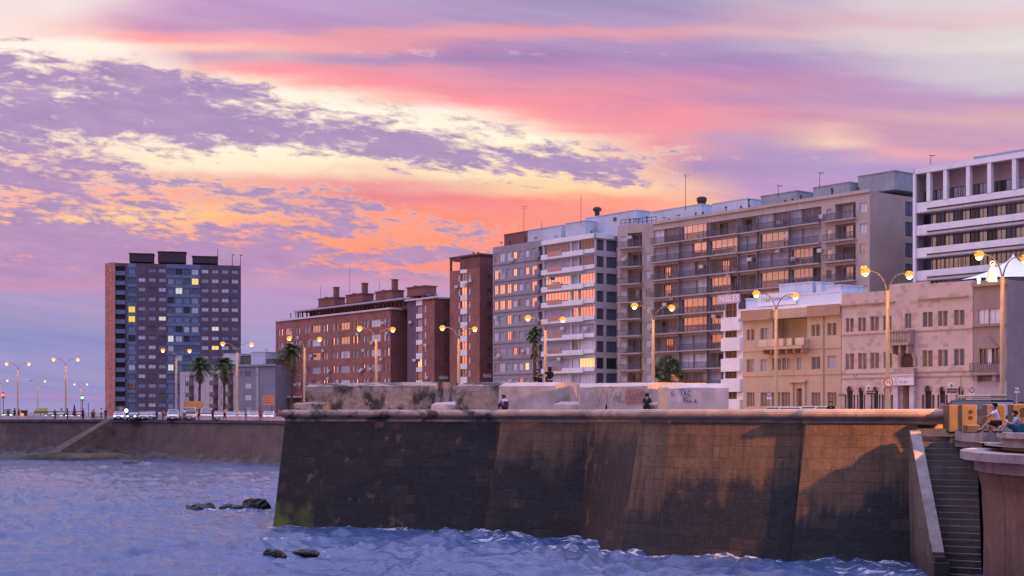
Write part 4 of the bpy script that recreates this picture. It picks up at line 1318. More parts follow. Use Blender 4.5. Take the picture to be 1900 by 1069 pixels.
for x0, x1, y0, y1, sx in ((395, 553, 190, 238, 523), (578, 745, 165, 215, 712), (772, 946, 143, 195, 914), (981, 1161, 115, 168, None)):
    c = 5.0; a, b = f.u(c2(x0), c), f.u(c2(x1), c); b = a + (b - a) * .66; hz1 = f.h(c2((x0 + x1) / 2), 500 + y0 / 3.564, c); hz0 = f.h(c2((x0 + x1) / 2), 500 + (y1 - 2) / 3.564, c)
    mb = MB().box(a, b, c, c + 2.8, hz0, hz1)
    mb.box(a - .2, b + .2, c - .2, c + 3.0, hz1 + .003, hz1 + .22); mb.box(a - .2, b + .2, c - .2, c + 3.0, hz0 - .2, hz0 - .003)
    for q in (.2, .45, .7): mb.box(a + (b - a) * q, a + (b - a) * (q + .1), c + .4, c + 2.4, zt - .4, hz0 - .2)
    if sx:
        q = b - .9; mb.box(q - .5, q + .5, c + .6, c + 1.6, hz1 + .22, hz1 + 2.3); mb.box(q - .6, q + .6, c + .5, c + 1.7, hz1 + 2.3, hz1 + 2.5)
    mb.box(a + .8, a + 1.5, c + 1, c + 1.8, hz1 + .22, hz1 + .6)
    f.part(mb, 'tank_house', M_brickroof)
for x, yb, yt, lab in ((595, 553, 529, 'short rod antenna at the left end of the long brick roof'), (649, 540, 495, 'tall thin mast between tank houses on the long brick roof'),
                       (704, 538, 521, 'short rod beside the third tank house on the brick roof')):
    antenna(x, yb, yt, 300, lab, 0)
# second slab of the brick group, set back, with a pale window strip
f = Fac('brick_building', 'middle brick block with a pale vertical window strip behind street lamps', 'apartment building', 756, 285, 806, vp=-1000, depth=11, wall=M_brick)
H = f.h(780, 556.5)
zs = [f.h(780, y) for y in (573.5, 597.5, 622, 646.5, 673, 697)]
a, b = f.u(773), f.u(784)
for zc in zs:
    f.win('f', a + .25, b - .25, zc - .95, zc + .75, rr.choice(['blindd', 'glass', 'dim']), 2, 'd')
    f.win('f', f.u(787), f.u(790.5), zc - .75, zc + .75, 'blind', 1, 'w')
f.win('s', f.sd(815)[0], f.sd(832)[0], f.sd(825, 703.5)[1], f.sd(825, 697)[1], 'blind', 3, 'w')
for y in (568, 600, 645, 670): f.win('s', f.sd(825)[0], f.sd(829)[0], f.sd(827, y + 4)[1], f.sd(827, y - 4)[1], 'dim', 1, 'd')
f.body(H, side_wall=M_brickshade)
mb = MB(); zz = [0] + [q for zc in zs[::-1] for q in (zc - .95, zc + .75)] + [H]
for k in range(0, len(zz) - 1, 2): mb.box(a, b, -.12, -.003, zz[k], zz[k + 1])
f.part(mb, 'pale_strip', M_white)
mb = MB().box(f.u(756), f.u(771), -.02, -.003, 0, H); f.part(mb, 'recess_panel', mat('dark violet render', (.12, .09, .13), var=.15))
f.part(MB().box(-.3, f.W + .3, -.5, f.D, H + .002, H + .3), 'roof_slab', M_slabw)
# tall brick slab
f = Fac('brick_building', 'tall narrow brick block with open roof loggia and white strip of windows', 'apartment building', 834.5, 276, 890, vp=-1100, depth=9, wall=M_brick)
c3 = lambda c: 820 + c / 3.145
H = f.h(880, 474)
a, b = f.u(c3(110)), f.u(c3(148))
ys3 = (345, 420, 503, 581, 660, 740, 822, 903, 980)
for k, y in enumerate(ys3):
    zc = f.h(c3(130), 380 + y / 3.145)
    f.win('f', a + .2, b - .2, zc - .8, zc + .7, rr.choice(['glass', 'blindd', 'dim', 'blind']), 2, 'd')
    if k:
        f.win('f', f.u(c3(93)), f.u(c3(104)), zc - .8, zc + .5, 'blind', 1, 'w'); f.win('f', f.u(c3(154)), f.u(c3(165)), zc - .8, zc + .5, 'blind', 1, 'w')
for y in (420, 500, 580, 660, 840, 940): f.win('s', f.sd(c3(265))[0], f.sd(c3(288))[0], f.sd(c3(275), 380 + (y + 14) / 3.145)[1], f.sd(c3(275), 380 + (y - 12) / 3.145)[1], 'dim', 2, 'd')
f.win('s', f.sd(c3(240))[0], f.sd(c3(290))[0], f.sd(c3(265), 380 + 1008 / 3.145)[1], f.sd(c3(265), 380 + 985 / 3.145)[1], 'blind', 3, 'w')
lz0 = f.h(c3(75), 380 + 386 / 3.145); lz1 = f.h(c3(75), 380 + 326 / 3.145)
f.body(lz0, side_wall=M_brickshade)
mb = MB(); zz = [0]
for y in ys3[:0:-1]:
    zc = f.h(c3(130), 380 + y / 3.145); zz += [zc - .8, zc + .7]
zz.append(lz0)
for k in range(0, len(zz) - 1, 2): mb.box(a, b, -.1, -.003, zz[k], zz[k + 1])
f.part(mb, 'pale_strip', M_white)
mb = MB().box(f.u(c3(105)), f.W, 0, f.D, lz0, H).box(0, f.W, 0, f.D, lz1, H + .002)
mb.box(0, .35, 0, .35, lz0, lz1).box(0, .35, f.D - .35, f.D, lz0, lz1)
f.part(mb, 'roof_loggia', M_brickshade)
mb = MB().box(-.05, f.W + .1, -.1, f.D, H + .01, H + .3); f.part(mb, 'roof_slab', M_brickshade)

# ------------------------------------------------------------------ grey building
f = Fac('grey_building', 'grey eight storey building with pale windows beside the tall brick block', 'apartment building', 914.5, row(914.5), 1008, depth=13,
        wall=mat('grey lilac render', (.32, .29, .34), var=.12, scale=.3, grime=.35))
H = f.h(960, 452.5)
fl3 = lambda c: 29.3 * 0
zrow = [f.h(c3(450), 380 + y / 3.145) for y in (290, 390, 480, 573, 663, 758, 852, 943, 1035)]
for k, zc in enumerate(zrow):
    for j, (a, b) in enumerate(((305, 328), (336, 366), (378, 404), (414, 437), (449, 472), (485, 508), (523, 552))):
        hi = k
        pn = rr.choices(['blind', 'blindd', 'dim', 'glass'], [5, 3, 1, 1])[0]
        if j in (0, 2, 6) and k in (2, 3): pn = 'glass'
        if j == 1 and k == 3: pn = 'glass'
        if j == 6 and k in (1, 2): pn = 'glass'
        if k == 7 and j == 5: pn = 'lit'
        big = j in (0, 1, 2, 6)
        f.win('f', f.u(c3(a)), f.u(c3(b)), zc - (.95 if big else .7), zc + (.75 if big else .65), pn, 2 if big else 1, 'w')
    f.open_('f', f.u(c3(562)), f.u(c3(584)), zc - 1.0, zc + .9, 1.0)
f.body(H)
for k, zc in enumerate(zrow):
    f.band('string_course', 0, f.W, zc - 1.5, zc - 1.32, .14, mat('darker grey band', (.24, .22, .26), var=.1))
    w = f.u(c3(586)) - f.u(c3(560))
    MB().box(-w / 2, w / 2, -.7, 0, -.12, 0).box(-w / 2, w / 2, -.72, -.64, 0, .9).build('balcony', mat('darker grey band', (.24, .22, .26)), f.root, ((f.u(c3(586)) + f.u(c3(560))) / 2, -.004, zc - 1.0))
f.boxpx('tank_house', 935.5, 978, 433, 458, 2, 5, M_brickroof); f.boxpx('tank_house', 979, 1041, 423.5, 450, 1.5, 6, M_roofbox)
antenna(972, 433, 383, 255, 'tall thin mast with short crossbar above the brick tank house', 2); antenna(1005, 424, 412, 255, 'small rod on the pale tank house of the grey building', 0)

# ------------------------------------------------------------------ white building with ribbon windows
f = Fac('white_building', 'white building with ribbon windows glowing orange and white balcony bands', 'apartment building', 1008, row(1008), 1104.5, depth=12.5, wall=mat('pale lilac wall', (.50, .46, .50), var=.08, scale=.3, grime=.2))
zrow = [f.h(c3(740), 380 + y / 3.145) for y in (247, 338, 440, 533, 630, 730, 822, 925, 1020)]
for k, zc in enumerate(zrow):
    segs = [((598, 748), 8, 'blindd'), ((758, 793), 2, 'blindd'), ((800, 890), 5, 'blindd')]
    pns = {0: ('dim', 'blindd', 'dark'), 1: ('blindd', 'blindd', 'dim'), 2: ('glass', 'blindd', 'glass'), 3: ('glass', 'glass', 'glass'), 4: ('blindd', 'glass', 'glass'),
           5: ('blindd', 'blindd', 'blindd'), 6: ('blindd', 'dim', 'blind'), 7: ('blindd', 'blind', 'lit'), 8: ('blind', 'blindd', 'blind')}[k]
    for ((a, b), n, _), pn in zip(segs, pns):
        f.win('f', f.u(c3(a)), f.u(c3(b)), zc - .85, zc + .85, pn, n, 'w', .25)
    for j, (a, b) in enumerate(((903, 945), (960, 1022))):
        y = (235, 332, 430, 535, 637, 733, 828, 925, 1015)[k]
        zz = f.sd(c3(925), 380 + y / 3.145)[1]
        pn = 'blued' if j else 'dim'
        if k == 7: pn = 'dark'
        f.win('s', f.sd(c3(a))[0], f.sd(c3(b))[0], zz - .95, zz + .95, pn, 2, 'd', .25)
H = f.h(1060, 440.5)
f.body(H)
for k, zc in enumerate(zrow):
    mb = MB().box(0, f.u(c3(835)), -.55, -.003, zc - 1.75, zc - .86).box(f.u(c3(835)), f.W, -.3, -.004, zc - 1.55, zc - .86)
    f.part(mb, 'balcony_band', M_white)
    w = f.u(c3(712)) - f.u(c3(630))
    mb = MB().box(-w / 2, w / 2, -.02, .02, 0, .75, 0)
    mb.build('balcony_glass', mat('tinted balcony glass', (.22, .15, .2), rough=.1, spec=.6), f.root, ((f.u(c3(712)) + f.u(c3(630))) / 2, -.6, zc - 1.25))
f.band('cornice', -.1, f.W + .3, H - .7, H + .15, .35, M_white)
f.part(MB().box(f.W + .002, f.W + .3, -.35, f.D, H - .7, H + .15), 'cornice', M_white)
f.boxpx('tank_house', 1049, 1086, 413, 445, 1.5, 4, M_roofbox); f.boxpx('tank_house', 1087, 1180, 398, 440, 4, 6.5, M_roofbox)
c = 4.0; mb = MB()
for x, y in ((1093, 414), (1141, 407)): mb.box(f.u(x - 3, c), f.u(x + 3, c), c - .06, c - .003, f.h(x, y + 3.5, c), f.h(x, y - 3.5, c))
f.part(mb, 'vent_hatches', mat('rusty vent', (.25, .06, .05)))['kind'] = 'stuff'
mb = MB().lathe([(.45, 0), (.45, .9), (.75, 1.0), (.8, 1.4), (.4, 1.7)], 12, 0, (f.u(1108, 5), 5, f.h(1108, 402, 5)))
f.part(mb, 'chimney_cowl', M_fd)
antenna(1078, 413, 360, 247, 'thin bare mast rising behind the white building tank house', 0)

# ------------------------------------------------------------------ narrow beige block with balconies
c4 = lambda c: 1130 + c / 2.672
y4 = lambda c: 320 + c / 2.672
M_beige = mat('beige render', (.50, .41, .37), var=.12, scale=.3, grime=.4)
M_bslab = mat('beige balcony slab', (.42, .36, .36), var=.12, scale=.5, grime=.3)
f = Fac('beige_building', 'narrow beige building with stacked balconies and thin column of small windows', 'apartment building', 1146, row(1146), 1211.5, vp=-2600, depth=12, wall=M_beige)
ys4 = [335, 430, 515, 605, 688, 772, 858, 942, 1027]
for k, y in enumerate(ys4):
    zc = f.h(1170, y4(y))
    f.win('f', f.u(c4(57)), f.u(c4(84)), zc - .5, zc + .7, 'glass' if k == 2 else rr.choice(['blind', 'blindd']), 2, 'w')
    f.open_('f', f.u(c4(92)), f.u(c4(164)), zc - 1.2, zc + 1.15, 1.3)
    f.win('f', f.u(c4(100)), f.u(c4(130)), zc - 1.15, zc + .9, rr.choice(['blindd', 'dim', 'glass']), 2, 'w', 1.25, hole=False)
    f.win('f', f.u(c4(137)), f.u(c4(160)), zc - 1.15, zc + .9, 'dim', 2, 'd', 1.25, hole=False)
    zz = f.h(1205, y4(y - 3))
    if k: f.win('f', f.u(c4(182)), f.u(c4(210)), zz - .45, zz + .85, 'glass' if k == 3 else 'blind', 1, 'w')
f.body(f.h(1180, 416))
for k, y in enumerate(ys4):
    zc = f.h(1170, y4(y)); a, b = f.u(c4(55)), f.u(c4(168)); w = b - a
    bl = MB().box(-w / 2, w / 2, -1.1, 0, -.22, 0).build('balcony', M_bslab, f.root, ((a + b) / 2, -.003, zc - 1.3))
    link(rail_mesh(w), 'railing', bl, (0, -1.05, 0))
mb = MB()
for q in range(9): mb.box(f.W * q / 8 - .04, f.W * q / 8 + .04, 1, 1.08, f.H, f.H + 1.1)
mb.box(0, f.W, 1, 1.08, f.H + 1.05, f.H + 1.15); mb.box(0, f.W, 1, 1.08, f.H + .5, f.H + .58)
f.part(mb, 'roof_rail', M_rail)

# ------------------------------------------------------------------ long beige apartment building
f = Fac('long_apartment_building', 'long beige apartment building with deep railed balconies and glowing orange glazing', 'apartment building', 1212, row(1212) - .3, 1613.5, depth=14, wall=M_beige)
def slab_y(x, k):   # railing top line of floor k at photo position x
    pass
zr = [f.h(c4(620), y4(290)) - 2.93 * k for k in range(11)]      # mid-height of each railing
bayx = [(222, 352), (357, 492), (497, 644), (648, 738), (746, 896), (902, 1052)]
state = {   # G = glazed flush strip, B = flush pale blinds, O = open loggia
 0: 'BGOOBB', 1: 'BBGBGB', 2: 'OBOBBG', 3: 'OBGOGG', 4: 'OGGOGG', 5: 'OGGOGG', 6: 'OBGOGO', 7: 'BBOBBB', 8: 'BOBBOB', 9: 'OBBOBB', 10: 'BBBBBB'}
for k in range(11):
    z = zr[k]
    for j, (a, b) in enumerate(bayx):
        a, b = f.u(c4(a)), f.u(c4(b)); st_ = state[k][j]
        z0, z1 = z - .5, z + 1.85
        if st_ == 'O':
            f.open_('f', a, b, z0, z1, 1.4)
            m = a + (b - a) * rr.uniform(.3, .6); w = (b - a) * .26
            f.win('f', max(a + .1, m - w), m, z0 + .03, z0 + 2.1, rr.choice(['dim', 'blindd', 'glass', 'dim']), 3, 'd', 1.36, hole=False)
            f.win('f', m + .5, min(b - .1, m + .5 + w), z0 + .7, z0 + 2.1, rr.choice(['blindd', 'dim', 'blind']), 2, 'w', 1.36, hole=False)
        elif st_ == 'G':
            n = max(3, int((b - a) / 1.1))
            cut = a + (b - a) * rr.choice([1, 1, .72])
            f.win('f', a, cut, z0, z1, 'glass', n, 'w', .22, tr=.42)
            if cut < b - .3: f.win('f', cut, b, z0, z1, 'dim', 2, 'd', .5)
        else:
            n = max(2, int((b - a) / 1.2)); m = a + (b - a) * rr.uniform(.35, .65)
            f.win('f', a, m, z0, z1, rr.choice(['blind', 'blindd', 'blindd']), max(1, n // 2), 'w', .3)
            f.win('f', m, b, z0, z1, rr.choice(['blindd', 'blind', 'dim', 'glass']), max(1, n // 2), 'w', .3)
c5 = lambda c: 1480 + c / 3.564
y5 = lambda c: 260 + c / 3.564
for k in range(10):   # stack of balconies and thin strip at the near end
    z = zr[k] + .0
    f.win('f', f.u(c5(190)), f.u(c5(224)), z, z + 1.3, rr.choice(['dim', 'blindd', 'glass']), 1, 'w')
    f.open_('f', f.u(c5(248)), f.u(c5(384)), z - .5, z + 1.8, 1.3)
    f.win('f', f.u(c5(262)), f.u(c5(332)), z - .45, z + 1.6, ['blind', 'glass', 'shutter', 'glass'][k % 4], 3, 'w', 1.26, hole=False)
    f.win('f', f.u(c5(338)), f.u(c5(376)), z - .45, z + 1.6, 'dim', 2, 'd', 1.26, hole=False)
    f.win('f', f.u(c5(412)), f.u(c5(458)), z + .1, z + 1.5, ['blind', 'blind', 'glass', 'lit', 'blind'][k % 5], 2, 'w')
H = f.h(1400, 386.5)
M_gable = mat('brown grey gable', (.42, .33, .29), var=.12, scale=.25, grime=.3)
f.body(H, side_wall=M_gable)
f.band('parapet', -.1, f.W + .1, H - .2, H + .25, .25, M_beige)
for k in range(10):
    z = zr[k] - .5
    for j, ab in enumerate(bayx + [(1055 + 25, 1055 + 148)]):
        a, b = f.u(c4(ab[0])), f.u(c4(ab[1]))
        if j == 6: a, b = f.u(c5(186)), f.u(c5(388))
        w = b - a + .1
        pr = .75 if j != 3 else .5
        bl = MB().box(-w / 2, w / 2, -pr, 0, -.2, 0).build('balcony', M_bslab, f.root, ((a + b) / 2, -.003, z - .002))
        link(rail_mesh(w - .1), 'railing', bl, (0, -pr + .06, 0))
mb = MB()
for ab in (355, 494, 646, 742, 899): q = f.u(c4(ab)); mb.box(q - .05, q + .05, -.45, -.005, 0, H - 1.2)
f.part(mb, 'party_fins', mat('dark drainpipe', (.24, .21, .22)))['kind'] = 'stuff'
# set-back rear part of the same house
s0 = f.D
mb = MB().box(f.W - .5, f.W + 2.9, s0, s0 + 8, 0, f.H + .6)
f.part(mb, 'rear_wing', mat('grey rear wing', (.44, .39, .39), var=.1, scale=.3, grime=.25))
for y in (455, 590, 728, 866):
    for (a, b) in ((712, 752),):
        zc = f.sd(c5(732), y5(y), 2.9)[1]; sa = f.sd(c5(a), c=2.9)[0]; sb_ = f.sd(c5(b), c=2.9)[0]
        link(win_mesh(max(1.2, sb_ - sa), 2.0, 'blued', 2, 'd'), 'window', f.root, (f.W + 2.9 + .03, (sa + sb_) / 2, zc - 1.0), R(90))
for x0, x1, yt, yb, m in ((1206, 1313, 387, 415, M_roofbox), (1322, 1399, 374, 400, M_roofbox), (1412, 1491, 360, 385, M_roofgrey), (1509, 1588, 344, 370, M_roofgrey)):
    f.boxpx('tank_house', x0, x1 - 12, yt, yb, 5, 6, m)
f.boxpx('tank_house', 1592, 1660, 323, 356, 6, 9, M_roofgrey)
mb = MB().lathe([(.7, 0), (.7, 1.2), (.85, 1.25), (.85, 1.8), (.5, 2.0)], 12, 0, (f.u(1302, 6), 6, f.h(1302, 388, 6))); f.part(mb, 'water_tank', M_fd)
for x, yb, yt, lab in ((1272, 385, 324, 'tall mast with sideways aerial on the long beige building'), (1444, 360, 344, 'small aerial on the third tank house of the long beige building'), (1521, 345, 320, 'cross shaped mast on the long beige building near its end'),
                       (1727, 300, 288, 'small mast behind the white hotel pergola')):
    antenna(x, yb, yt, 205, lab, 2)

# ------------------------------------------------------------------ white hotel at the right
f = Fac('hotel', 'white hotel with horizontal balcony bands and open pergola on the roof', 'hotel', 1697.5, 189.5, 1990, vp=-1100, depth=16, wall=mat('violet dark wall', (.34, .27, .31), var=.12, scale=.4))
zb = [f.h(1800, y) for y in (371, 407, 443.5, 481, 518)]       # middle of the white bands
zb = [zb[0] - 3.05 * k for k in range(11)]
wx = [836, 878, 905, 960, 1005, 1045, 1100, 1150, 1195, 1245, 1300, 1345, 1400, 1440, 1480]
f.open_('f', .35, f.W, 0.3, zb[0] + 4.3, 1.6)
f.body(zb[0] + 4.4)
us_ = [f.u(c5(q), 1.5) for q in (845, 890, 945, 1000, 1060, 1110, 1170, 1225, 1285, 1345, 1410, 1475)] ; last = us_[-1]
us_ += [last + 3.6 * k for k in range(1, 5)]
nw = 0
for k in range(8):
    for i, q in enumerate(us_):
        pn = 'glass' if (i % 2 == 1 or (k >= 3 and i % 3)) else rr.choice(['dim', 'blued', 'dark'])
        if k < 1: pn = rr.choice(['dim', 'blindd', 'dark'])
        if i > 11 or nw > 98: continue
        nw += 1
        f.win('f', q - .75, q + .75, zb[k] + .62, zb[k] + 2.25, pn, 2, 'd', 1.56, hole=False)
for k, z in enumerate(zb[:10]):
    mb = MB().box(0, f.W, -.12, 0, z - .72, z + .52); f.part(mb, 'balcony_band', M_white)
    f.part(MB().box(f.u(c5(862)), f.W, -.26, -.123, z - .52, z - .36), 'dark_strip', M_fd)  # dark strip laid on the front of the white band
    f.part(MB().box(0, f.W, -.11, 1.6, z - .86, z - .722), 'slab', M_slabw)
mb = MB().box(-.1, .3, -.3, 1.5, 0, zb[0] + 4.4); f.part(mb, 'end_fin', M_white)
zt = f.h(1800, 304.5)
mb = MB().box(-.1, f.W, -.3, .5, zt - .25, zt + .45).box(-.1, .3, -.3, f.D, zt - .25, zt + .451); f.part(mb, 'pergola_beam', M_white)
for x in (1724, 1755, 1797.5, 1837, 1883, 1935):
    f.part(MB().box(f.u(x) - .28, f.u(x) + .28, -.2, .4, zb[0] + .53, zt - .253), 'pergola_column', M_white)
mb = MB().box(f.u(1727, 3), f.W, 3, 8, zb[0] + .6, zb[0] + 3.5); f.part(mb, 'roof_storey', mat('violet dark wall', (.34, .27, .31)))
f.boxpx('plant_room', 1807, 1985, 293, 325, 5.5, 6, M_roofbox, 1807)
f.boxpx('plant_room', 1800, 1825, 318, 335, 4, 3, M_roofbox)
mb = MB().lathe([(.75, 0), (.75, 2.6), (1.1, 2.7), (1.1, 3.0), (.2, 3.1)], 14, 0, (f.u(1782, 5), 5, zb[0] + 2.0)); f.part(mb, 'vent_stack', M_roofbox)
f.boxpx('chimney', 1706, 1714, 314, 330, 3, 1.4, M_fd)

# ------------------------------------------------------------------ white house behind, with sign boards
f = Fac('white_house', 'white house with stacked white balcony fronts and lettered roof boards', 'house', 1342.5, 178, 1566, vp=-1100, depth=9, wall=M_white)
H = f.h(1360, 575)
zt_ = [f.h(1355, 500 + y / 3.333) for y in (245, 370, 497, 623, 750)]
for z in zt_: f.win('f', f.u(1344.5), f.u(1367), z - 1.05, z + 1.1, 'shutter', 3, 'd', .4)
f.body(H)
for z in zt_: f.part(MB().box(0, f.u(1377.5), -.5, -.003, z + 1.35, z + 3.0) if False else MB().box(0, f.u(1377.5), -.5, -.003, z - 2.75, z - 1.15), 'balcony_front', M_white)
z0, z1 = f.h(1360, 564), f.h(1360, 547); a, b = f.u(1341), f.u(1381)
mb = MB().box(a, b, -.9, -.75, z0, z1); sg = f.part(mb, 'sign_board', mat('lilac sign board', (.52, .42, .52), var=.06))
me = text_mesh('NIBLES', (z1 - z0) * .95, mat('white sign letters', (.85, .83, .88))); link(me, 'lettering', sg, ((a + b) / 2 + .1, -.91, (z0 + z1) / 2))
f.boxpx('roof_storey', 1384, 1562, 549, 580, 1.2, 7, mat('pale blue roof wall', (.58, .62, .74), var=.06, scale=.4), 1470)
zc = f.h(1440, 555.5, 1.0); hh = 1.35
sg = f.part(MB().box(f.u(1406, 1.0), f.u(1477, 1.0), .95, 1.1, zc - .75, zc + .75), 'sign_board', mat('white sign panel', (.68, .70, .80), var=.04))
link(text_mesh('1166', .8, mat('brown sign letters', (.20, .10, .13))), 'lettering', sg, (f.u(1420, .9), .94, zc))
link(text_mesh('OWN.COM.UY', .62, mat('dark blue sign letters', (.07, .08, .16))), 'lettering', sg, (f.u(1455, .9), .94, zc))
f.boxpx('roof_hut', 1446, 1507, 527, 560, 3.0, 4, M_roofbox); f.boxpx('chimney', 1514, 1524, 525, 560, 3, 1, M_roofbox); f.boxpx('roof_hut', 1533, 1560, 531, 560, 2, 4, M_roofbox)

# ------------------------------------------------------------------ tan three storey house
KL = 412000.0
c6 = lambda c: 1330 + c / 3.3333
y6 = lambda c: 500 + c / 3.3333
M_tan = mat('tan stucco', (.50, .36, .28), var=.1, scale=.4, grime=.28)
M_tanp = mat('rosy tan parapet', (.40, .25, .19), var=.12, scale=.5, grime=.3)
M_shut = 'shutter'
f = Fac('tan_house', 'tan three storey house with projecting balcony and shuttered windows', 'house', 1378.5, KL / 2478.5, 1560.5, depth=12, wall=M_tan)
h6 = lambda c, y, d=0: f.h(c6(c), y6(y), d)
u6 = lambda c, d=0: f.u(c6(c), d)
def W6(a, b, y0, y1, pn='shutter', n=2, fr='w', yc=None, **k):
    m = (a + b) / 2; return f.win('f', u6(a), u6(b), h6(m, y1), h6(m, y0), pn, n, fr, .18, **k)
for a, b, y0, y1 in ((185, 205, 372, 440), (211, 232, 370, 440), (270, 292, 364, 436), (297, 320, 363, 435), (585, 608, 342, 415), (613, 637, 340, 414), (683, 710, 332, 410), (715, 740, 331, 409)): W6(a, b, y0, y1, rr.choice(['shutter', 'shutter', 'dim', 'blindd']), 1)
for a, b, y0, y1 in ((185, 208, 556, 636), (211, 232, 556, 636), (271, 310, 556, 630), (343, 365, 550, 625), (374, 398, 550, 625), (404, 428, 548, 622), (434, 456, 547, 621), (496, 523, 548, 622), (585, 640, 540, 618), (685, 741, 534, 612)): W6(a, b, y0, y1, rr.choice(['shutter', 'shutter', 'dim', 'blindd']), 2)
for a, b in ((184, 233), (270, 330), (338, 392), (398, 455), (585, 640), (684, 740)): W6(a, b, 760, 850, 'shutter', 3)
f.open_('f', u6(345), u6(560), h6(450, 430), h6(450, 300), 2.0)
f.win('f', u6(492), u6(550), h6(520, 430), h6(520, 350), 'blindd', 2, 'w', 1.95, hole=False)
f.win('f', u6(493), u6(536), h6(515, 850), h6(515, 735), 'shutter', 1, 'w', .35, name='door')
H = f.h(c6(250), y6(256)); f.body(H)
zc = h6(250, 303)
for a, b in ((150, 345), (560, 772)):
    mb = MB().box(u6(a), u6(b), -.45, -.003, zc - .25, zc).box(u6(a) + .1, u6(b) - .1, -.2, -.004, zc, H + .1); f.part(mb, 'cornice', M_tanp)
a, b = u6(318), u6(572); zb_ = h6(450, 495); zt2 = h6(450, 440)
bl = f.part(MB().box(a, b, -1.3, -.003, zb_, zb_ + .22).box(a, b, -1.3, -1.1, zb_ + .22, zt2).box(a, a + .2, -1.1, -.003, zb_ + .22, zt2).box(b - .2, b, -1.1, -.003, zb_ + .22, zt2), 'balcony', M_tan)
for k in range(5):
    q = a + (b - a) * (k + .5) / 5; MB().box(-.9, .9, -.02, .0, 0, .8).build('balcony_panel', mat('pale inset', (.62, .48, .36)), bl, (q, -1.303, zb_ + .4))
for k in range(6):
    q = a + .2 + (b - a - .4) * k / 5; MB().box(-.12, .12, -1.1, 0, -.45, 0).build('corbel', M_tanp, bl, (q, -.003, zb_ - .003))
for y in (505, 660): f.band('string_course', 0, f.W, h6(300, y), h6(300, y) + .14, .08, M_tan)
a, b = u6(460), u6(551)
f.part(MB().box(a, a + .4, -.2, -.003, 0, h6(500, 700)).box(b - .4, b, -.2, -.003, 0, h6(500, 700)).box(a - .2, b + .2, -.4, -.004, h6(500, 700), h6(500, 684)), 'door_surround', M_tan)
f.part(MB().box(u6(660), u6(664), -.12, -.004, 0, H - .6), 'downpipe', M_tanp)

# ------------------------------------------------------------------ stone house with arches
f = Fac('stone_house', 'pale patchwork stone house with pointed ground floor arches and small balcony', 'house', 1561.5, KL / 2661.5, 1805, depth=13,
        wall=mat('patchwork stone', (.54, .42, .40), var=.1, scale=.5, grime=.25, patch=((.30, .20, .19), .62, .42, 0.0)))
for a, b, y0, y1 in ((797, 847, 302, 388), (873, 922, 297, 384), (949, 1003, 291, 381), (1028, 1080, 285, 377), (1273, 1335, 264, 357), (1368, 1426, 258, 352), (1466, 1531, 250, 346),
                     (795, 848, 520, 620), (873, 926, 517, 617), (949, 1003, 514, 614), (1031, 1084, 510, 611), (1271, 1335, 500, 604), (1368, 1429, 495, 600), (1466, 1531, 490, 596)):
    W6(a, (a + b) / 2 - 2, y0, y1, rr.choice(['shutter', 'dim', 'shutter']), 1, 'w'); W6((a + b) / 2 + 2, b, y0, y1, rr.choice(['shutter', 'dim', 'dark']), 1, 'w')
W6(1162, 1203, 270, 366, 'dim', 2, 'w', name='door')
arches = [(790, 856), (866, 918), (952, 1012), (1020, 1090), (1268, 1346), (1364, 1427), (1478, 1540)]
for a, b in arches:
    m = (a + b) / 2
    w3 = (b - a) * .27
    f.win('f', u6(m - w3), u6(m + w3), .1, h6(m, 752), 'dark', 2, 'd', .3); f.win('f', u6(a), u6(m - w3 - 3), .1, h6(m, 775), 'shutter', 1, 'd', .2); f.win('f', u6(m + w3 + 3), u6(b), .1, h6(m, 775), 'shutter', 1, 'd', .2)
f.open_('f', u6(1150), u6(1205), 0, h6(1180, 718), 1.2)
H = f.h(c6(900), y6(143)); f.body(H)
# raised middle and right parapets
f.part(MB().box(u6(1062), u6(1303), -.003, .5, H + .002, h6(1180, 84)), 'parapet', M_tanp if False else f.wall)
f.part(MB().box(u6(1303), f.W, -.003, .5, H + .002, h6(1450, 78)), 'parapet', f.wall)
M_trim = mat('rosy stone trim', (.38, .27, .25), var=.12, grime=.2)
for a, b, y in ((772, 1103, 208), (1248, 1556, 172)): f.part(MB().box(u6(a), u6(b), -.25, -.003, h6((a + b) / 2, y + 8), h6((a + b) / 2, y)), 'cornice', M_trim)
for y in (395, 640, 668): f.part(MB().box(0, f.W, -.08, -.003, h6(1180, y - 32) - .16 if False else h6(950, y) - .12, h6(950, y)), 'string_course', M_trim)
for a, b in arches:   # pointed heads above the middle lights
    m = (a + b) / 2; w = (b - a) * .27; mb = MB()
    cxu = u6(m); ww = (u6(m + w) - u6(m - w)) / 2; z0 = h6(m, 752)
    top = []
    for i in range(9):
        t = i / 8; top.append((cxu - ww * math.cos(math.pi * t), z0 + ww * 1.45 * math.sin(math.pi * t) ** .9))
    mb.poly([(x, -.02, z) for x, z in top]); f.part(mb, 'arch_light', PANE['dark'])
    mb = MB(); mb.tube([(x, -.06, z) for x, z in top], .09, 6); f.part(mb, 'arch_moulding', M_trim)
a, b = u6(1100), u6(1225); zb_ = h6(1160, 470); zt2 = h6(1160, 375)
bl = f.part(MB().box(a, b, -1.1, -.003, zb_, zb_ + .25).box(a, b, -1.1, -.85, zt2 - .2, zt2).box(b - .3, b, -.85, -.003, zb_ + .25, zt2).box(a, a + .25, -.85, -.003, zt2 - .2, zt2), 'balcony', M_trim)
for k in range(6): MB().lathe([(.07, 0), (.16, .3), (.08, .7), (.1, zt2 - zb_ - .46)], 8).build('baluster', M_trim, bl, (a + .2 + (b - a - .8) * k / 5, -.97, zb_ + .253))
for k in range(3): MB().box(-.15, .15, -.9, 0, -.9, 0).build('corbel', M_trim, bl, (a + .3 + (b - a - .6) * k / 2, -.003, zb_ - .003))
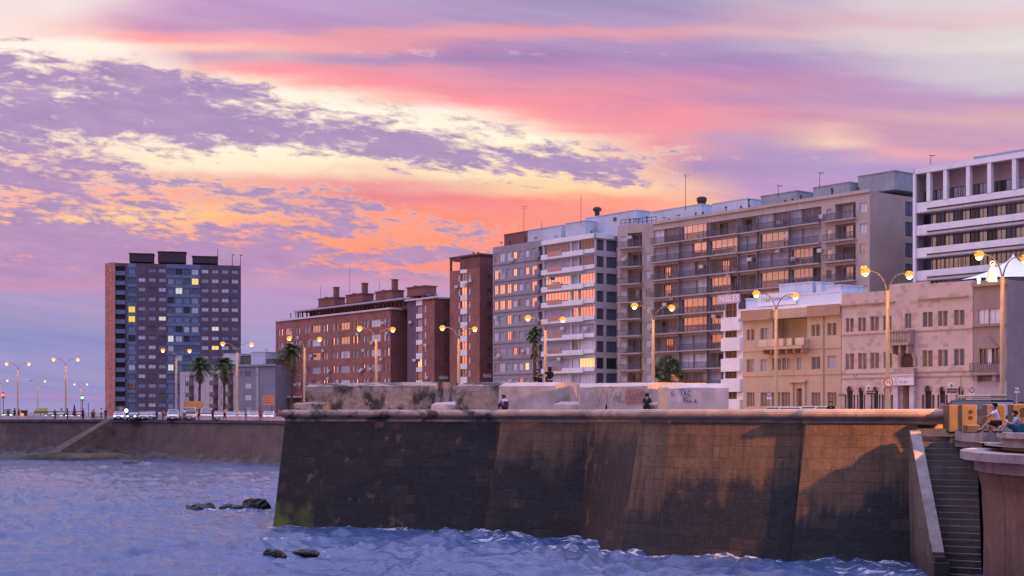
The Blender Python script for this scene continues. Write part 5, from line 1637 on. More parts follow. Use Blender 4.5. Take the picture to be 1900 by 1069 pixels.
# niche with pointed surround
m = 1182; z0 = h6(m, 605); mb = MB(); cu = u6(m); ww = .75; pts = [(cu - ww, z0)] + [(cu - ww * math.cos(math.pi * i / 10), h6(m, 570) + 1.0 * math.sin(math.pi * i / 10)) for i in range(11)] + [(cu + ww, z0)]
mb.poly([(x, -.02, z) for x, z in pts]); f.part(mb, 'niche', PANE['dark'])
mb = MB(); mb.tube([(x + (x - cu) * .28, -.12, z + .12) for x, z in pts], .2, 8); f.part(mb, 'niche_surround', M_trim)
f.part(MB().box(u6(1112), u6(1240), -.6, -.003, h6(m, 650), h6(m, 612)), 'niche_balcony', M_trim)
a, b = u6(1098), u6(1246); z0, z1 = h6(1170, 717), h6(1170, 650)
sg = f.part(MB().box(a, b, -.8, -.65, z0, z1), 'banner', mat('white pink banner', (.68, .58, .66), var=.04))
M_let = mat('grey banner letters', (.20, .15, .20))
link(text_mesh('SERVICIO BANQUETE EVENTOS', .34, M_let), 'lettering', sg, ((a + b) / 2 + .35, -.81, (z0 + z1) / 2 + .35)); link(text_mesh('TU SA', .4, M_let), 'lettering', sg, ((a + b) / 2 + .2, -.81, (z0 + z1) / 2 - .25))
mb = MB(); q = a + .75; zc = (z0 + z1) / 2
for dx, dz, s_ in ((0, .3, 1), (.12, .0, .8), (-.1, -.1, .9), (.08, -.4, .7)): mb.poly([(q + dx - .06, -.81, zc + dz - .5 * s_), (q + dx + .02, -.81, zc + dz - .45 * s_), (q + dx + .14 * s_, -.81, zc + dz + .3 * s_)])
o = mb.build('leaf_emblem', mat('sage emblem', (.22, .24, .22)), sg)
for x in (1122, 1222): f.part(MB().box(u6(x - 14), u6(x + 14), -.5, -.003, 0, z0 - .05), 'door_pier', mat('pale pier lilac', (.5, .44, .5)))

# ------------------------------------------------------------------ brown corner house at the right edge
f = Fac('corner_house', 'brown grey corner house with pediment window at the right edge', 'house', 1806, KL / 2906, 1868, depth=26, wall=mat('brown grey stucco', (.30, .225, .22), var=.14, scale=.4, grime=.3))
W6(1617, 1680, 245, 336, 'blind', 2, 'w'); W6(1683, 1752, 243, 334, 'blind', 2, 'w')
W6(1626, 1676, 486, 586, 'dim', 2, 'd'); W6(1702, 1752, 484, 584, 'dim', 2, 'd'); W6(1652, 1690, 730, 850, 'dim', 1, 'd', name='door')
H = f.h(c6(1680), y6(72)); f.body(H)
f.part(MB().box(0, f.W + .2, -.35, -.003, H - .5, H + .05), 'cornice', f.wall)
f.part(MB().box(0, f.W, -.2, -.003, h6(1680, 352), h6(1680, 342)), 'string_course', f.wall)
a, b = u6(1600), u6(1770); z = h6(1680, 480)
mb = MB(); mb.poly([(a + .6, -.15, z), (b - .6, -.15, z), ((a + b) / 2, -.15, z + 1.1)]); mb.box(a + .4, b - .4, -.3, -.003, z - .15, z); f.part(mb, 'pediment', f.wall)
z = h6(1680, 655)
bl = f.part(MB().box(a, b, -1.0, -.003, z, z + .25), 'balcony', f.wall); link(rail_mesh(b - a), 'railing', bl, ((a + b) / 2, -.95, z + .253))
for q in (a + .5, b - .5): MB().box(-.2, .2, -.8, 0, -.6, 0).build('corbel', f.wall, bl, (q, -.003, z - .003))
f.part(MB().box(u6(1678), u6(1702), -.06, -.004, h6(1690, 588), h6(1690, 484)), 'window_pier', M_slabw)
f.part(MB().box(0, f.W, -.1, -.004, 0, h6(1680, 690)), 'plinth', mat('lilac plinth', (.42, .37, .45), var=.08))
# rounded corner turret and return wall
rt = f.W
# tent-like membrane canopy on its roof, with lit figure and a floodlight
tp = at(1880, 150, 472); zbase = at(1880, 150, 527).z
tent = MB(); nS = 40
for j in range(13):
    t = j / 12
    for q in range(nS):
        ph = 2 * math.pi * q / nS
        r_ = .05 + 7.6 * t ** 1.55 * (1 + .10 * math.cos(4 * ph)); zz = (tp.z - zbase) * (1 - t) ** 1.35 + .35 * (math.cos(4 * ph) - 1) * -.3 * t
        tent.v.append((r_ * math.cos(ph), r_ * math.sin(ph), zz))
for j in range(12):
    for q in range(nS):
        r2 = (q + 1) % nS
        tent.f.append((j * nS + q, j * nS + r2, (j + 1) * nS + r2, (j + 1) * nS + q)); tent.m.append(0)
o = tent.build('canopy_tent', mat('white tensile fabric', (.72, .74, .82), var=.05, scale=.5), None, (tp.x, tp.y, zbase), smooth=True)
tag(o, 'white peaked fabric canopy on the corner house roof', 'canopy')
fp = at(1842, 139, 521)
fg = empty('lit_statue', 'glowing white robed figure with ring halo on the corner house roof edge', 'statue', (fp.x, fp.y, fp.z))
M_glow = mat('lit figure', (.8, .75, .55), emit=(1, .86, .45), estr=1.0)
mb = MB().lathe([(.46, -.1), (.44, .1), (.36, .5), (.3, .9), (.26, 1.2), (.18, 1.36), (.07, 1.45)], 14, 0, (0, 0, 0), 1, .8)
mb.ell((0, 0, 1.56), (.12, .13, .16), 12)
for s_ in (-1, 1): mb.tube([(s_ * .2, 0, 1.28), (s_ * .3, -.1, 1.0), (s_ * .12, -.3, .95)], [.08, .07, .04], 8)
mb.build('robed_body', M_glow, fg, smooth=True)
mb = MB(); mb.tube([(.22 * math.cos(t), .06, 1.72 + .22 * math.sin(t)) for t in [i * math.pi / 10 for i in range(21)]], .06, 6); mb.build('halo', M_glow, fg)
mb = MB().poly([(-.5, .15, 0), (-.28, .2, 0), (-.12, .2, 1.25), (-.2, .15, 1.25)]) if False else MB()
mb.tube([(-.52, .2, 0), (-.36, .22, .7), (-.16, .15, 1.3)], [.12, .12, .05], 8); mb.build('veil', mat('pale lit veil', (.6, .5, .35), emit=(1, .72, .35), estr=.5), fg)
fl_ = at(1816, 139.5, 521); mb = MB().box(-.1, .1, -.1, .1, -.3, 0).ell((0, -.05, .12), (.2, .14, .16), 10)
o = mb.build('floodlight', mat('floodlight glass', (.9, .85, .7), emit=(1, .85, .5), estr=3), None, (fl_.x, fl_.y, fl_.z)); tag(o, 'small round floodlight on the roof edge left of the glowing figure', 'floodlight')

# ------------------------------------------------------------------ clutter: air conditioners, vents, dishes, clothes lines on the houses
M_ac = mat('air conditioner', (.55, .52, .55), var=.1); M_dish = mat('dish', (.3, .3, .33))
rc = random.Random(21)
for rt_ in [o for o in list(COL.objects) if o.parent is None and o.get('category') == 'apartment building']:
    w = [o for o in rt_.children if o.name.split('.')[0] == 'wall'][0]
    xs = [v.co.x for v in w.data.vertices]; zs_ = [v.co.z for v in w.data.vertices]; ys_ = [v.co.y for v in w.data.vertices]
    W_, H_, D_ = max(xs), max(zs_), max(ys_)
    for k in range(int(W_ / 2.2)):
        MB().box(-.42, .42, -.32, 0, 0, .55).box(-.3, .3, -.34, -.321, .08, .47).build('air_conditioner', M_ac, rt_, (rc.uniform(1, W_ - 1), -.16, rc.uniform(H_ * .3, H_ * .93)))
    for k in range(int(W_ / 3)):
        x, y = rc.uniform(1, W_ - 1), rc.uniform(.6, 3); h = rc.uniform(.5, 1.5)
        MB().tube([(0, 0, -.2), (0, 0, h)], .09, 8).tube([(0, 0, h), (0, 0, h + .25)], .17, 8).build('roof_vent', M_fd, rt_, (x, y, H_))
    for k in range(2):
        x = rc.uniform(1, W_ - 1); mb = MB().tube([(0, 0, -.2), (0, 0, .8)], .04, 6).lathe([(.02, 0), (.25, .05), (.42, .16)], 12, 0, (0, -.1, .8)); mb.build('satellite_dish', M_dish, rt_, (x, rc.uniform(.6, 2), H_))
# ------------------------------------------------------------------ street lamps
M_pole = mat('pale concrete lamp post', (.40, .30, .22), var=.12, scale=2)
M_arm = mat('grey lamp arm', (.10, .09, .10), metal=.3, rough=.5)
M_lens = mat('sodium lamp bowl', (.06, .03, .01), emit=(1, .33, .03), estr=1.7)
M_bulb = mat('white hot lamp bulb', (.05, .05, .05), emit=(1, .86, .5), estr=9)
M_lensoff = mat('unlit lamp bowl', (.2, .2, .22))
LANG = math.atan2(.522, .853)        # arms stand across the street
POLE_H, HEAD_H, REACH = 10.1, 11.45, 1.95


def lamp_power(): return LAMP_W
def make_lamp(lit=(1, 1), sc=1.0):
    root = empty('street_lamp', 'x', 'street lamp', (0, 0, 0), 0, 'twin street lamps along the promenade')
    mb = MB().tube([(0, 0, 0), (0, 0, .35), (0, 0, .36), (0, 0, POLE_H)], [.26, .26, .185, .125], 12); mb.build('pole', M_pole, root, smooth=False)
    for k, s in enumerate((-1, 1)):
        pts = [(s * REACH * t * (.35 + .65 * t), 0, POLE_H - .25 + (HEAD_H - POLE_H + .28) * (1 - (1 - t) ** 2.2)) for t in [i / 10 for i in range(11)]]
        arm = MB().tube(pts, [.055 - .015 * i / 10 for i in range(11)], 8).build('arm', M_arm, root, smooth=True)
        hd = MB()
        hd.ell((0, 0, 0), (.42, .19, .13), 12)
        for j, v in enumerate(hd.v):
            hd.v[j] = (v[0], v[1], max(v[2], -.02))
        h = hd.build('lamp_head', M_arm, root, (s * (REACH + .30), 0, HEAD_H + .03), 0 if s > 0 else math.pi, True)
        bw = MB().ell((0, 0, -.06), (.40, .25, .26), 14)
        bw.build('lamp_glass', M_lens if lit[k] else M_lensoff, h, smooth=True)
        if lit[k]: MB().ell((.02, 0, -.24), (.21, .21, .19), 14).build('bulb', M_bulb, h, smooth=True)
        if lit[k]:
            l_ = bpy.data.lights.new('lamp_light', 'POINT'); l_.energy = LAMP_W; l_.color = (1, .42, .10); l_.specular_factor = .2; l_.shadow_soft_size = .06
            lo = bpy.data.objects.new('lamp_light', l_); COL.objects.link(lo); lo.parent = root; lo.location = (s * (REACH + .3), 0, HEAD_H - .62)
    return root


LAMPS = [   # photo x of pole, y of the heads, height of heads above the road, lit, label
 (1860, 478, 1, 'nearest twin street lamp in view, before the brown corner house and fabric canopy'),
 (1647, 508, 1, 'twin street lamp carrying the round speed sign before the stone house'),
 (1440, 548, 1, 'twin street lamp before the tan house balcony and lettered roof boards'),
 (1212, 570, 1, 'twin street lamp beside the round dark tree before the beige building'),
 (1012, 592, 1, 'twin street lamp before the white building, right of a palm'),
 (851, 610, 1, 'twin street lamp before the tall narrow brick block'),
 (698, 611, 1, 'twin street lamp before the middle of the long low brick building'),
 (565, 629, 1, 'twin street lamp right of the tall single palm at the brick corner'),
 (440, 639, 1, 'twin street lamp before the grey low block, right of two palms'),
 (327, 651, 1, 'twin street lamp before the dark tower, left of two palms'),
 (122, 667, 1, 'twin street lamp against the open sky, tallest left of the tower'),
 (33, 675, 1, 'twin street lamp against the sky near the left edge'),
 (0, 706, 1, 'twin street lamp cut by the left edge of the view'),
]
protos = {}
HE = GZ + .13 + HEAD_H - CZ - .1
lamp_xy = []
for x, yh, lit, lab in LAMPS:
    Y = HE * FOC / (HY - yh); p = at(x, Y); lamp_xy.append((p.x, p.y))
    if 'n' not in protos: protos['n'] = make_lamp(); o = protos['n']
    else: o = copy_tree(protos['n'])
    o.location = (p.x, p.y, GZ + .13); o.rotation_euler.z = LANG if x > 250 else R(8)
    o['label'] = lab
o = copy_tree(protos['n']); p = at(150, HE * FOC / (HY - 713)); o.location = (p.x, p.y, GZ + .13); o.rotation_euler.z = R(4); o['label'] = 'small distant twin street lamp just left of the tower beside the green light'
o = make_lamp((0, 1)); p = at(70, HE * FOC / (HY - 707)); o.location = (p.x, p.y, GZ + .13); o.rotation_euler.z = R(6); o['label'] = 'distant street lamp with only its right head lit'
# floodlight mast of the promenade beyond the right edge, washing the bastion face
root = empty('floodlight_mast', 'tall mast with one floodlight aimed at the bastion wall beyond the right edge', 'floodlight', (33.5, 57.5, 6.42))
MB().tube([(0, 0, 0), (0, 0, 9.3)], [.18, .11], 12).build('pole', M_pole, root)
fd = Vector((14.5, 68.0, 4.2)) - Vector((33.5, 57.5, 15.5)); q_ = fd.to_track_quat('-Z', 'Y')
hd = MB().box(-.3, .3, -.25, .25, .02, .4).build('lamp_head', M_arm, root, (0, 0, 9.1)); hd.rotation_euler = q_.to_euler()
MB().box(-.25, .25, -.2, .2, -.01, .015).build('lamp_glass', M_lens, hd)
l_ = bpy.data.lights.new('flood_light', 'SPOT'); l_.energy = FLOOD_W; l_.color = (1, .40, .10); l_.shadow_soft_size = .25; l_.spot_size = R(52); l_.spot_blend = .35
lo = bpy.data.objects.new('flood_light', l_); COL.objects.link(lo); lo.parent = root; lo.location = Vector((0, 0, 9.1)) + fd.normalized() * .15; lo.rotation_euler = q_.to_euler()

# ------------------------------------------------------------------ palms and the dark fan palm
M_trunk = mat('palm trunk', (.075, .055, .045), var=.35, scale=3, bump=.6)
M_frond = mat('palm frond', (.05, .075, .025), var=.45, scale=1.2, rough=.6)
M_dead = mat('dry palm skirt', (.12, .085, .04), var=.35, scale=1.5)


def palm(x, Y, ytop, crown_r, lab, seed, drop=1.0, fan=False):
    r = random.Random(seed); p = at(x, Y); H = CZ - (ytop - HY) * Y / FOC - GZ - crown_r * .45
    root = empty('palm_tree', lab, 'palm tree', (p.x, p.y, GZ), 0, 'palm trees')
    lean = r.uniform(-.02, .02) * H
    mb = MB(); n = 26
    mb.tube([(lean * (i / n) ** 2, 0, H * i / n) for i in range(n + 1)], [(.30 - .12 * i / n) * (1 + .10 * (i % 2)) for i in range(n + 1)], 10)
    mb.build('trunk', M_trunk, root)
    for nm, m, cnt, e0, e1 in (('crown', M_frond, 46, -25, 85), ('dry_skirt', M_dead, 22, -85, -35)):
        mb = MB()
        for k in range(cnt):
            azm = r.uniform(0, 2 * math.pi); el = R(e0 + (e1 - e0) * ((k + r.random()) / cnt))
            ln = crown_r * r.uniform(.85, 1.2) * (.75 if nm != 'crown' else 1)
            base = Vector((lean, 0, H + (r.uniform(-.3, .3) if nm == 'crown' else r.uniform(-1.2, -.1) * drop)))
            hd = Vector((math.cos(azm), math.sin(azm), 0)); pts = []
            for i in range(9):
                t = i / 8
                pts.append(base + hd * (ln * t * math.cos(el)) + Vector((0, 0, ln * (math.sin(el) * t - .55 * t * t * (1 if nm == 'crown' else .4)))))
            mb.tube(pts, [.05 - .04 * i / 8 for i in range(9)], 4)
            side = Vector((-hd.y, hd.x, 0))
            for i in range(1, 17):
                t = i / 17; q = pts[int(t * 8)].lerp(pts[min(8, int(t * 8) + 1)], t * 8 - int(t * 8))
                wl = crown_r * .30 * math.sin(math.pi * (t * .8 + .15)) * r.uniform(.7, 1.2)
                dv = (pts[min(8, int(t * 8) + 1)] - pts[int(t * 8)]).normalized()
                for s in (-1, 1):
                    tip = q + side * s * wl * .75 + dv * wl * .7 + Vector((0, 0, -wl * r.uniform(.25, .8)))
                    mb.poly([q - dv * .09, q + dv * .09, tip])
        mb.build(nm, m, root)
    return root


palm(370, 308, 664, 3.2, 'left palm of the pair before the pale lilac block', 2, 1.6)
palm(416, 306, 664, 3.2, 'right palm of the pair, beside the lamp before the grey block', 5, 1.6)
palm(541, 262, 638, 3.0, 'tall single palm before the corner of the brick building', 9, 1.6)
palm(992, 190, 611, 1.35, 'slim palm with small crown before the grey building', 12, 2.2)
# round dark tree of stiff fans
p = at(1240, 150); root = empty('fan_palm', 'dense dark round fan palm tree peeping over the bastion by a lamp', 'palm tree', (p.x, p.y, GZ))
r = random.Random(4); mb = MB(); Hc = CZ - (690 - HY) * 150 / FOC - GZ
mb.tube([(0, 0, 0), (0, 0, Hc)], [.32, .25], 10); mb.build('trunk', M_trunk, root); mb = MB()
for k in range(150):
    d = Vector((r.gauss(0, 1), r.gauss(0, 1), r.gauss(.25, 1))).normalized(); ln = r.uniform(.75, 1.25)
    c = Vector((0, 0, Hc)) + Vector((d.x * 1.25, d.y * 1.25, d.z * 1.35)) * ln
    mb.tube([(0, 0, Hc), c], .02, 4)
    up = d.cross(Vector((r.uniform(-1, 1), r.uniform(-1, 1), r.uniform(-1, 1)))).normalized(); sd_ = d.cross(up)
    for j in range(13):
        an = R(-80 + 160 * j / 12); tip = c + (d * math.cos(an) + up * math.sin(an)) * r.uniform(.42, .62) + Vector((0, 0, -.08))
        w = up * math.cos(an) * .035 - d * math.sin(an) * .035
        mb.poly([c - w, c + w, tip + sd_ * .03])
mb.build('crown', mat('dark fan leaves', (.035, .06, .025), var=.5, scale=1.5), root)

# ------------------------------------------------------------------ people
SKIN = mat('skin', (.42, .25, .17), var=.05, rough=.6)


def skin(verts, edges, rad, name, m, parent, sub=1, root=0):
    me = bpy.data.meshes.new(name); me.from_pydata([tuple(v) for v in verts], edges, [])
    o = bpy.data.objects.new(name, me); COL.objects.link(o)
    md = o.modifiers.new('s', 'SKIN'); md.use_smooth_shade = True
    lay = me.skin_vertices[0] if me.skin_vertices else None
    if lay is None:
        bm = bmesh.new(); bm.from_mesh(me); bm.verts.layers.skin.verify(); bm.to_mesh(me); bm.free(); lay = me.skin_vertices[0]
    for i, rr_ in enumerate(rad):
        lay.data[i].radius = (rr_, rr_) if not hasattr(rr_, '__len__') else rr_
        lay.data[i].use_root = (i == root)
    if sub:
        sb = o.modifiers.new('u', 'SUBSURF'); sb.levels = sub; sb.render_levels = sub
    dg = bpy.context.evaluated_depsgraph_get(); dg.update()
    out = bpy.data.meshes.new_from_object(o.evaluated_get(dg)); out.name = name
    bpy.data.objects.remove(o); bpy.data.meshes.remove(me)
    out.materials.clear(); out.materials.append(m)
    return link(out, name, parent)


STAND = dict(pel=(0, 0, .95), waist=(0, 0, 1.1), chest=(0, .01, 1.30), neck=(0, 0, 1.47), head=(0, .03, 1.58), top=(0, .01, 1.70),
             sh=(.18, 0, 1.40), el=(.25, -.03, 1.12), wr=(.27, .06, .88), hip=(.09, 0, .92), kn=(.10, .03, .50), an=(.10, -.02, .08), to=(.11, .14, .03))


def person(lab, pose, loc, rz, shirt, trousers, hair, bag=None, hood=None, shorts=False, scale=1.0, hold=None, longhair=False, cat='person', group=None):
    """one continuous skinned body; shirt, trousers and hair are its clothing. pose may give left (l) and right (r) joints apart"""
    P = dict(STAND); P.update(pose)
    def J(n, s):
        k = n + ('r' if s > 0 else 'l')
        v = P.get(k, P.get(n)); return Vector(v) if k in P else Vector((v[0] * s, v[1], v[2]))
    root = empty('person', lab, cat, loc, rz, group); root.scale = (scale,) * 3
    V, Ed, Rd = [], [], []
    def add(p, r_, frm=None):
        V.append(Vector(p)); Rd.append(r_)
        if frm is not None: Ed.append((frm, len(V) - 1))
        return len(V) - 1
    pel = add(P['pel'], (.14, .105)); wa = add(P['waist'], (.125, .095), pel); ch = add(P['chest'], (.15, .11), wa)
    nk = add(P['neck'], .058, ch); hd = add(P['head'], (.078, .095), nk); tp = add(P['top'], (.062, .07), hd)
    fw = (Vector(P['head']) - Vector(P['neck']))
    face = Vector(P.get('face', (0, 1, 0)))
    nose = add(Vector(P['head']) + face * .105 + Vector((0, 0, .0)), .018, hd)
    for s in (-1, 1):
        side = Vector((face.y, -face.x, 0)) * s
        add(Vector(P['head']) + side * .085, .022, hd)                       # ears
        sh = add(J('sh', s), .062, ch); el = add(J('el', s), .043, sh); wr = add(J('wr', s), .03, el)
        d = (J('wr', s) - J('el', s)).normalized(); cross = d.cross(Vector((0, 1, .3))).normalized()
        pm = add(J('wr', s) + d * .07, (.036, .022), wr)
        for q in range(4):
            b = J('wr', s) + d * .10 + cross * (.021 * (q - 1.5)); k1 = add(b, .0095, pm)
            L_ = (.034, .042, .038, .028)[q]; bend = Vector((0, .35, 0))
            k2 = add(b + (d + bend * .4) * L_, .009, k1); add(b + (d * 1.7 + bend) * L_, .007, k2)
        tb = add(J('wr', s) + d * .045 + cross * .045 * s + Vector((0, .02, 0)), .011, pm); add(J('wr', s) + d * .085 + cross * .055 * s + Vector((0, .035, 0)), .009, tb)
        hp_ = add(J('hip', s), .088, pel); kn = add(J('kn', s), .06, hp_); an = add(J('an', s), .04, kn); add(J('to', s), .035, an)
    skin(V, Ed, Rd, 'body', SKIN, root)
    # shirt
    V, Ed, Rd = [], [], []
    pel = add(Vector(P['pel']) + Vector((0, 0, .03)), (.165, .13)); wa = add(P['waist'], (.15, .12), pel); ch = add(P['chest'], (.178, .135), wa); add(Vector(P['chest']).lerp(Vector(P['neck']), .72), .082, ch)
    for s in (-1, 1):
        sh = add(J('sh', s), .083, ch); add(J('sh', s).lerp(J('el', s), .8 if not hold else .6), .066, sh)
    skin(V, Ed, Rd, 'shirt', shirt, root)
    V, Ed, Rd = [], [], []
    pel = add(P['pel'], (.16, .125))
    for s in (-1, 1):
        hp_ = add(J('hip', s), .104, pel)
        if shorts: add(J('hip', s).lerp(J('kn', s), .85), .088, hp_)
        else:
            kn = add(J('kn', s), .076, hp_); add(J('kn', s).lerp(J('an', s), .92), .06, kn)
    skin(V, Ed, Rd, 'shorts' if shorts else 'trousers', trousers, root)
    V, Ed, Rd = [], [], []
    hd = Vector(P['head'])
    for s in (-1, 1):
        pass
    c = hd.lerp(Vector(P['top']), .5) - face * .022
    a0 = add(c, (.098, .105)); a1 = add(c + Vector((0, 0, .035)), .085, a0); a2 = add(c - face * .05 - Vector((0, 0, .07)), .07, a0)
    if longhair: a3 = add(c - face * .09 - Vector((0, 0, .25)), .075, a2); add(c - face * .1 - Vector((0, 0, .42)), .05, a3)
    if hood: a3 = add(c - face * .07 - Vector((0, 0, .18)), .10, a2)
    skin(V, Ed, Rd, 'hood' if hood else 'hair', hood or hair, root)
    for s in (-1, 1):
        a, b = J('an', s), J('to', s); mb = MB().ell(tuple(a.lerp(b, .55) + Vector((0, 0, -.03))), (.05, .05, .045), 8)
        d = b - a
        mb.tube([a + Vector((0, 0, -.02)), a.lerp(b, .6) + Vector((0, 0, -.03)), b + d * .2], [.055, .052, .035], 8); mb.build('shoe', mat('dark shoe', (.05, .045, .05)), root)
    return root


C = lambda n, *rgb: mat(n, L(*rgb), var=.12, scale=6)
HB, HBR = C('black hair', 28, 22, 24), C('brown hair', 60, 40, 32)
SIT = dict(pel=(0, 0, .12), waist=(0, -.02, .28), chest=(0, .03, .47), neck=(0, .06, .64), head=(0, .11, .74), top=(0, .10, .86), sh=(.18, .04, .57), el=(.25, .10, .30), wr=(.17, .30, .22),
           hip=(.09, .02, .11), kn=(.14, .42, .16), an=(.13, .44, -.24), to=(.13, .56, -.30))
SITUP = dict(SIT, kn=(.14, .34, .42), an=(.12, .46, .05), to=(.12, .60, .03), el=(.24, .18, .33), wr=(.12, .36, .40), head=(0, .13, .72), chest=(0, .06, .45), top=(0, .13, .84))
# on and behind the bastion
cz = 7.36
p = at(936, 84.0); person('person in pale shirt with dark backpack sitting on the coping, turned away', SITUP, (p.x, p.y + .1, cz), R(30), C('pale blue shirt', 150, 150, 190), C('dark trousers', 45, 40, 50), HB)
bk = empty('backpack', 'dark brown backpack on the person sitting on the coping', 'backpack', (p.x + .1, p.y - .17, cz + .3)); mb = MB().box(-.15, .15, -.09, .09, -.2, .2); bevel(mb.build('bag', C('brown backpack', 58, 38, 44), bk), .05, 3)
MB().box(-.11, .11, -.13, -.085, -.16, .02).build('pocket', C('brown backpack', 58, 38, 44), bk); [MB().tube([(s * .09, .08, .16), (s * .1, .2, .2), (s * .1, .24, 0)], .018, 6).build('strap', C('brown backpack', 58, 38, 44), bk) for s in (-1, 1)]
p = at(1200, 78.2); person('person in black t-shirt sitting on the coping before red bubble graffiti', dict(SIT, elr=(.27, -.02, .30), wrr=(.26, .02, .05)), (p.x, p.y - .1, cz), R(-25), C('black t-shirt', 40, 38, 52), C('black jeans', 30, 30, 38), HB)
p = at(1000, 88.5); person('person in dark hooded jacket sitting hunched on top of a merlon', dict(SITUP), (p.x, p.y, 9.03), R(150), C('dark navy jacket', 30, 34, 50), C('dark trousers', 45, 40, 50), HB, hood=C('dark navy jacket', 30, 34, 50))
p = at(1020, 88.2); person('woman with long dark hair reaching one arm towards the hooded person on the merlon', dict(SITUP, ell=(-.36, .06, .58), wrl=(-.58, .12, .56), pel=(0, 0, .2), waist=(0, 0, .36), chest=(0, .02, .54), neck=(0, .02, .72), head=(0, .05, .83), top=(0, .03, .95), sh=(.17, .02, .66)), (p.x, p.y, 9.03), R(10), C('black top', 26, 22, 30), C('black jeans', 30, 30, 38), HB, longhair=True)
p = at(1125, 79.6); b = empty('bottle', 'small dark bottle standing on the coping before scrawled graffiti', 'bottle', (p.x, p.y, cz)); MB().lathe([(.045, 0), (.05, .02), (.05, .18), (.02, .26), (.018, .33)], 10).build('glass', C('dark glass', 26, 24, 30), b); MB().lathe([(.021, .33), (.021, .36)], 8).build('cap', C('bottle cap', 120, 30, 30), b)
p = at(1542, 92); person('long haired person dressed in black standing behind the parapet before the tan house', dict(STAND), (p.x, p.y, GZ + .13), R(160), C('black coat', 20, 18, 22), C('black jeans', 30, 30, 38), HB, longhair=True, scale=1.08)
p = at(1749, 78); person('person with fair headscarf behind the parapet by the arches', dict(STAND), (p.x, p.y, GZ + .13), R(170), C('rosy jumper', 150, 80, 90), C('dark trousers', 45, 40, 50), C('grey scarf', 150, 130, 140), scale=.98)
p = at(1759.5, 79); person('person with brown hair behind the parapet beside the headscarf', dict(STAND), (p.x, p.y, GZ + .13), R(190), C('brown jumper', 110, 60, 55), C('dark trousers', 45, 40, 50), HBR, scale=.97)
p = at(1895, 76); person('person behind the block at the right edge with dark hair', dict(STAND), (p.x, p.y, GZ + .13), R(150), C('violet coat', 80, 50, 70), C('dark trousers', 45, 40, 50), HB, scale=1.0)
# man and girl by the blocks on the terrace
tz = 6.424
p = at(1852, 56.5); man = person('man in white t-shirt and dark shorts sitting on a low block, hand at mouth', dict(pel=(0, 0, .34), waist=(0, .03, .50), chest=(0, .08, .70), neck=(0, .12, .88), head=(0, .17, .985), top=(0, .16, 1.11),
    sh=(.18, .1, .80), el=(.22, .30, .62), wrl=(-.06, .38, .86), ell=(-.2, .36, .66), wrr=(.1, .46, .60), hip=(.09, .02, .33), knl=(-.12, .46, .40), knr=(.14, .42, .34), anl=(-.12, .40, -.02 + .08), anr=(.13, .62, .08), tol=(-.12, .55, .03), tor=(.13, .76, .03)),
    (p.x, p.y, tz), R(80), C('white t-shirt', 225, 205, 215), C('dark maroon shorts', 52, 30, 34), HB, shorts=True)
p = at(1888, 54.2); girl = person('girl in blue pattern top sitting low with knees up, legs stretched left', dict(SITUP, knl=(-.1, .40, .42), anl=(-.1, .62, .06), tol=(-.1, .78, .05), knr=(.12, .48, .34), anr=(.13, .78, .06), tor=(.13, .94, .05)), (p.x, p.y, tz), R(78), C('pale blue top', 150, 160, 190), C('teal skirt', 40, 90, 105), HBR, shorts=True, scale=.95)
b = empty('handbag', 'teal and dark bag on the terrace behind the sitting girl', 'bag', (p.x + .12, p.y - .42, tz + .2)); bevel(MB().box(-.22, .22, -.1, .1, -.2, .15).build('bag', C('teal bag', 36, 80, 95), b), .05, 3)
MB().tube([(-.15, 0, .14), (-.1, 0, .3), (.1, 0, .3), (.15, 0, .14)], .015, 6).build('handle', C('dark strap', 30, 40, 50), b)

# ------------------------------------------------------------------ concrete parapet blocks at the head of the stairs
M_cblock = mat('warm concrete block', (.125, .09, .06), var=.16, scale=2, bump=.4, grime=.3)
M_hole = mat('dark drain hole', (.03, .022, .02))


def cblock(x0, x1, Y, y0, y1, lab, holes=True, deep=.6):
    a, b = at(x0, Y, y0), at(x1, Y, y1); root = empty('concrete_block', lab, 'concrete block', ((a.x + b.x) / 2, Y, b.z)); w = (b.x - a.x) / 2; h = a.z - b.z
    bevel(MB().box(-w, w, 0, deep, 0, h).build('block_body', M_cblock, root), .05, 3)
    if holes:
        for k in (.72, .50):
            mb = MB(); mb.poly([(w * .15 + .085 * math.cos(t), -.004, h * k + .085 * math.sin(t)) for t in [i * math.pi / 7 for i in range(14)]])
            o = mb.build('drain_hole', M_hole, root)
            MB().tube([(w * .15 + .092 * math.cos(t), -.004, h * k + .092 * math.sin(t)) for t in [i * math.pi / 7 for i in range(15)]], .008, 6).build('hole_rim', M_hole, o)
    return root


cblock(1760, 1783, 66.2, 751, 802, 'plain pillar block ending the parapet at the stairs', False, .9)
cblock(1784, 1813, 64.6, 751, 800, 'golden block with two holes beside the parapet pillar')
cblock(1829.5, 1866, 61.5, 750.5, 803, 'golden block with two holes behind the man in white')
cblock(1878, 1912, 60.5, 750, 790, 'golden block with two holes cut by the right edge')
cblock(1793, 1819, 60.4, 788.5, 803.5, 'low plain seat block in front of the golden block', False, .5)
p = at(1858, 56.6); o = empty('seat_block', 'low pale block the man in white sits on', 'concrete block', (p.x + .1, p.y - .25, tz)); bevel(MB().box(-.32, .45, -.2, .5, 0, .24).build('block_body', M_slab, o), .03)

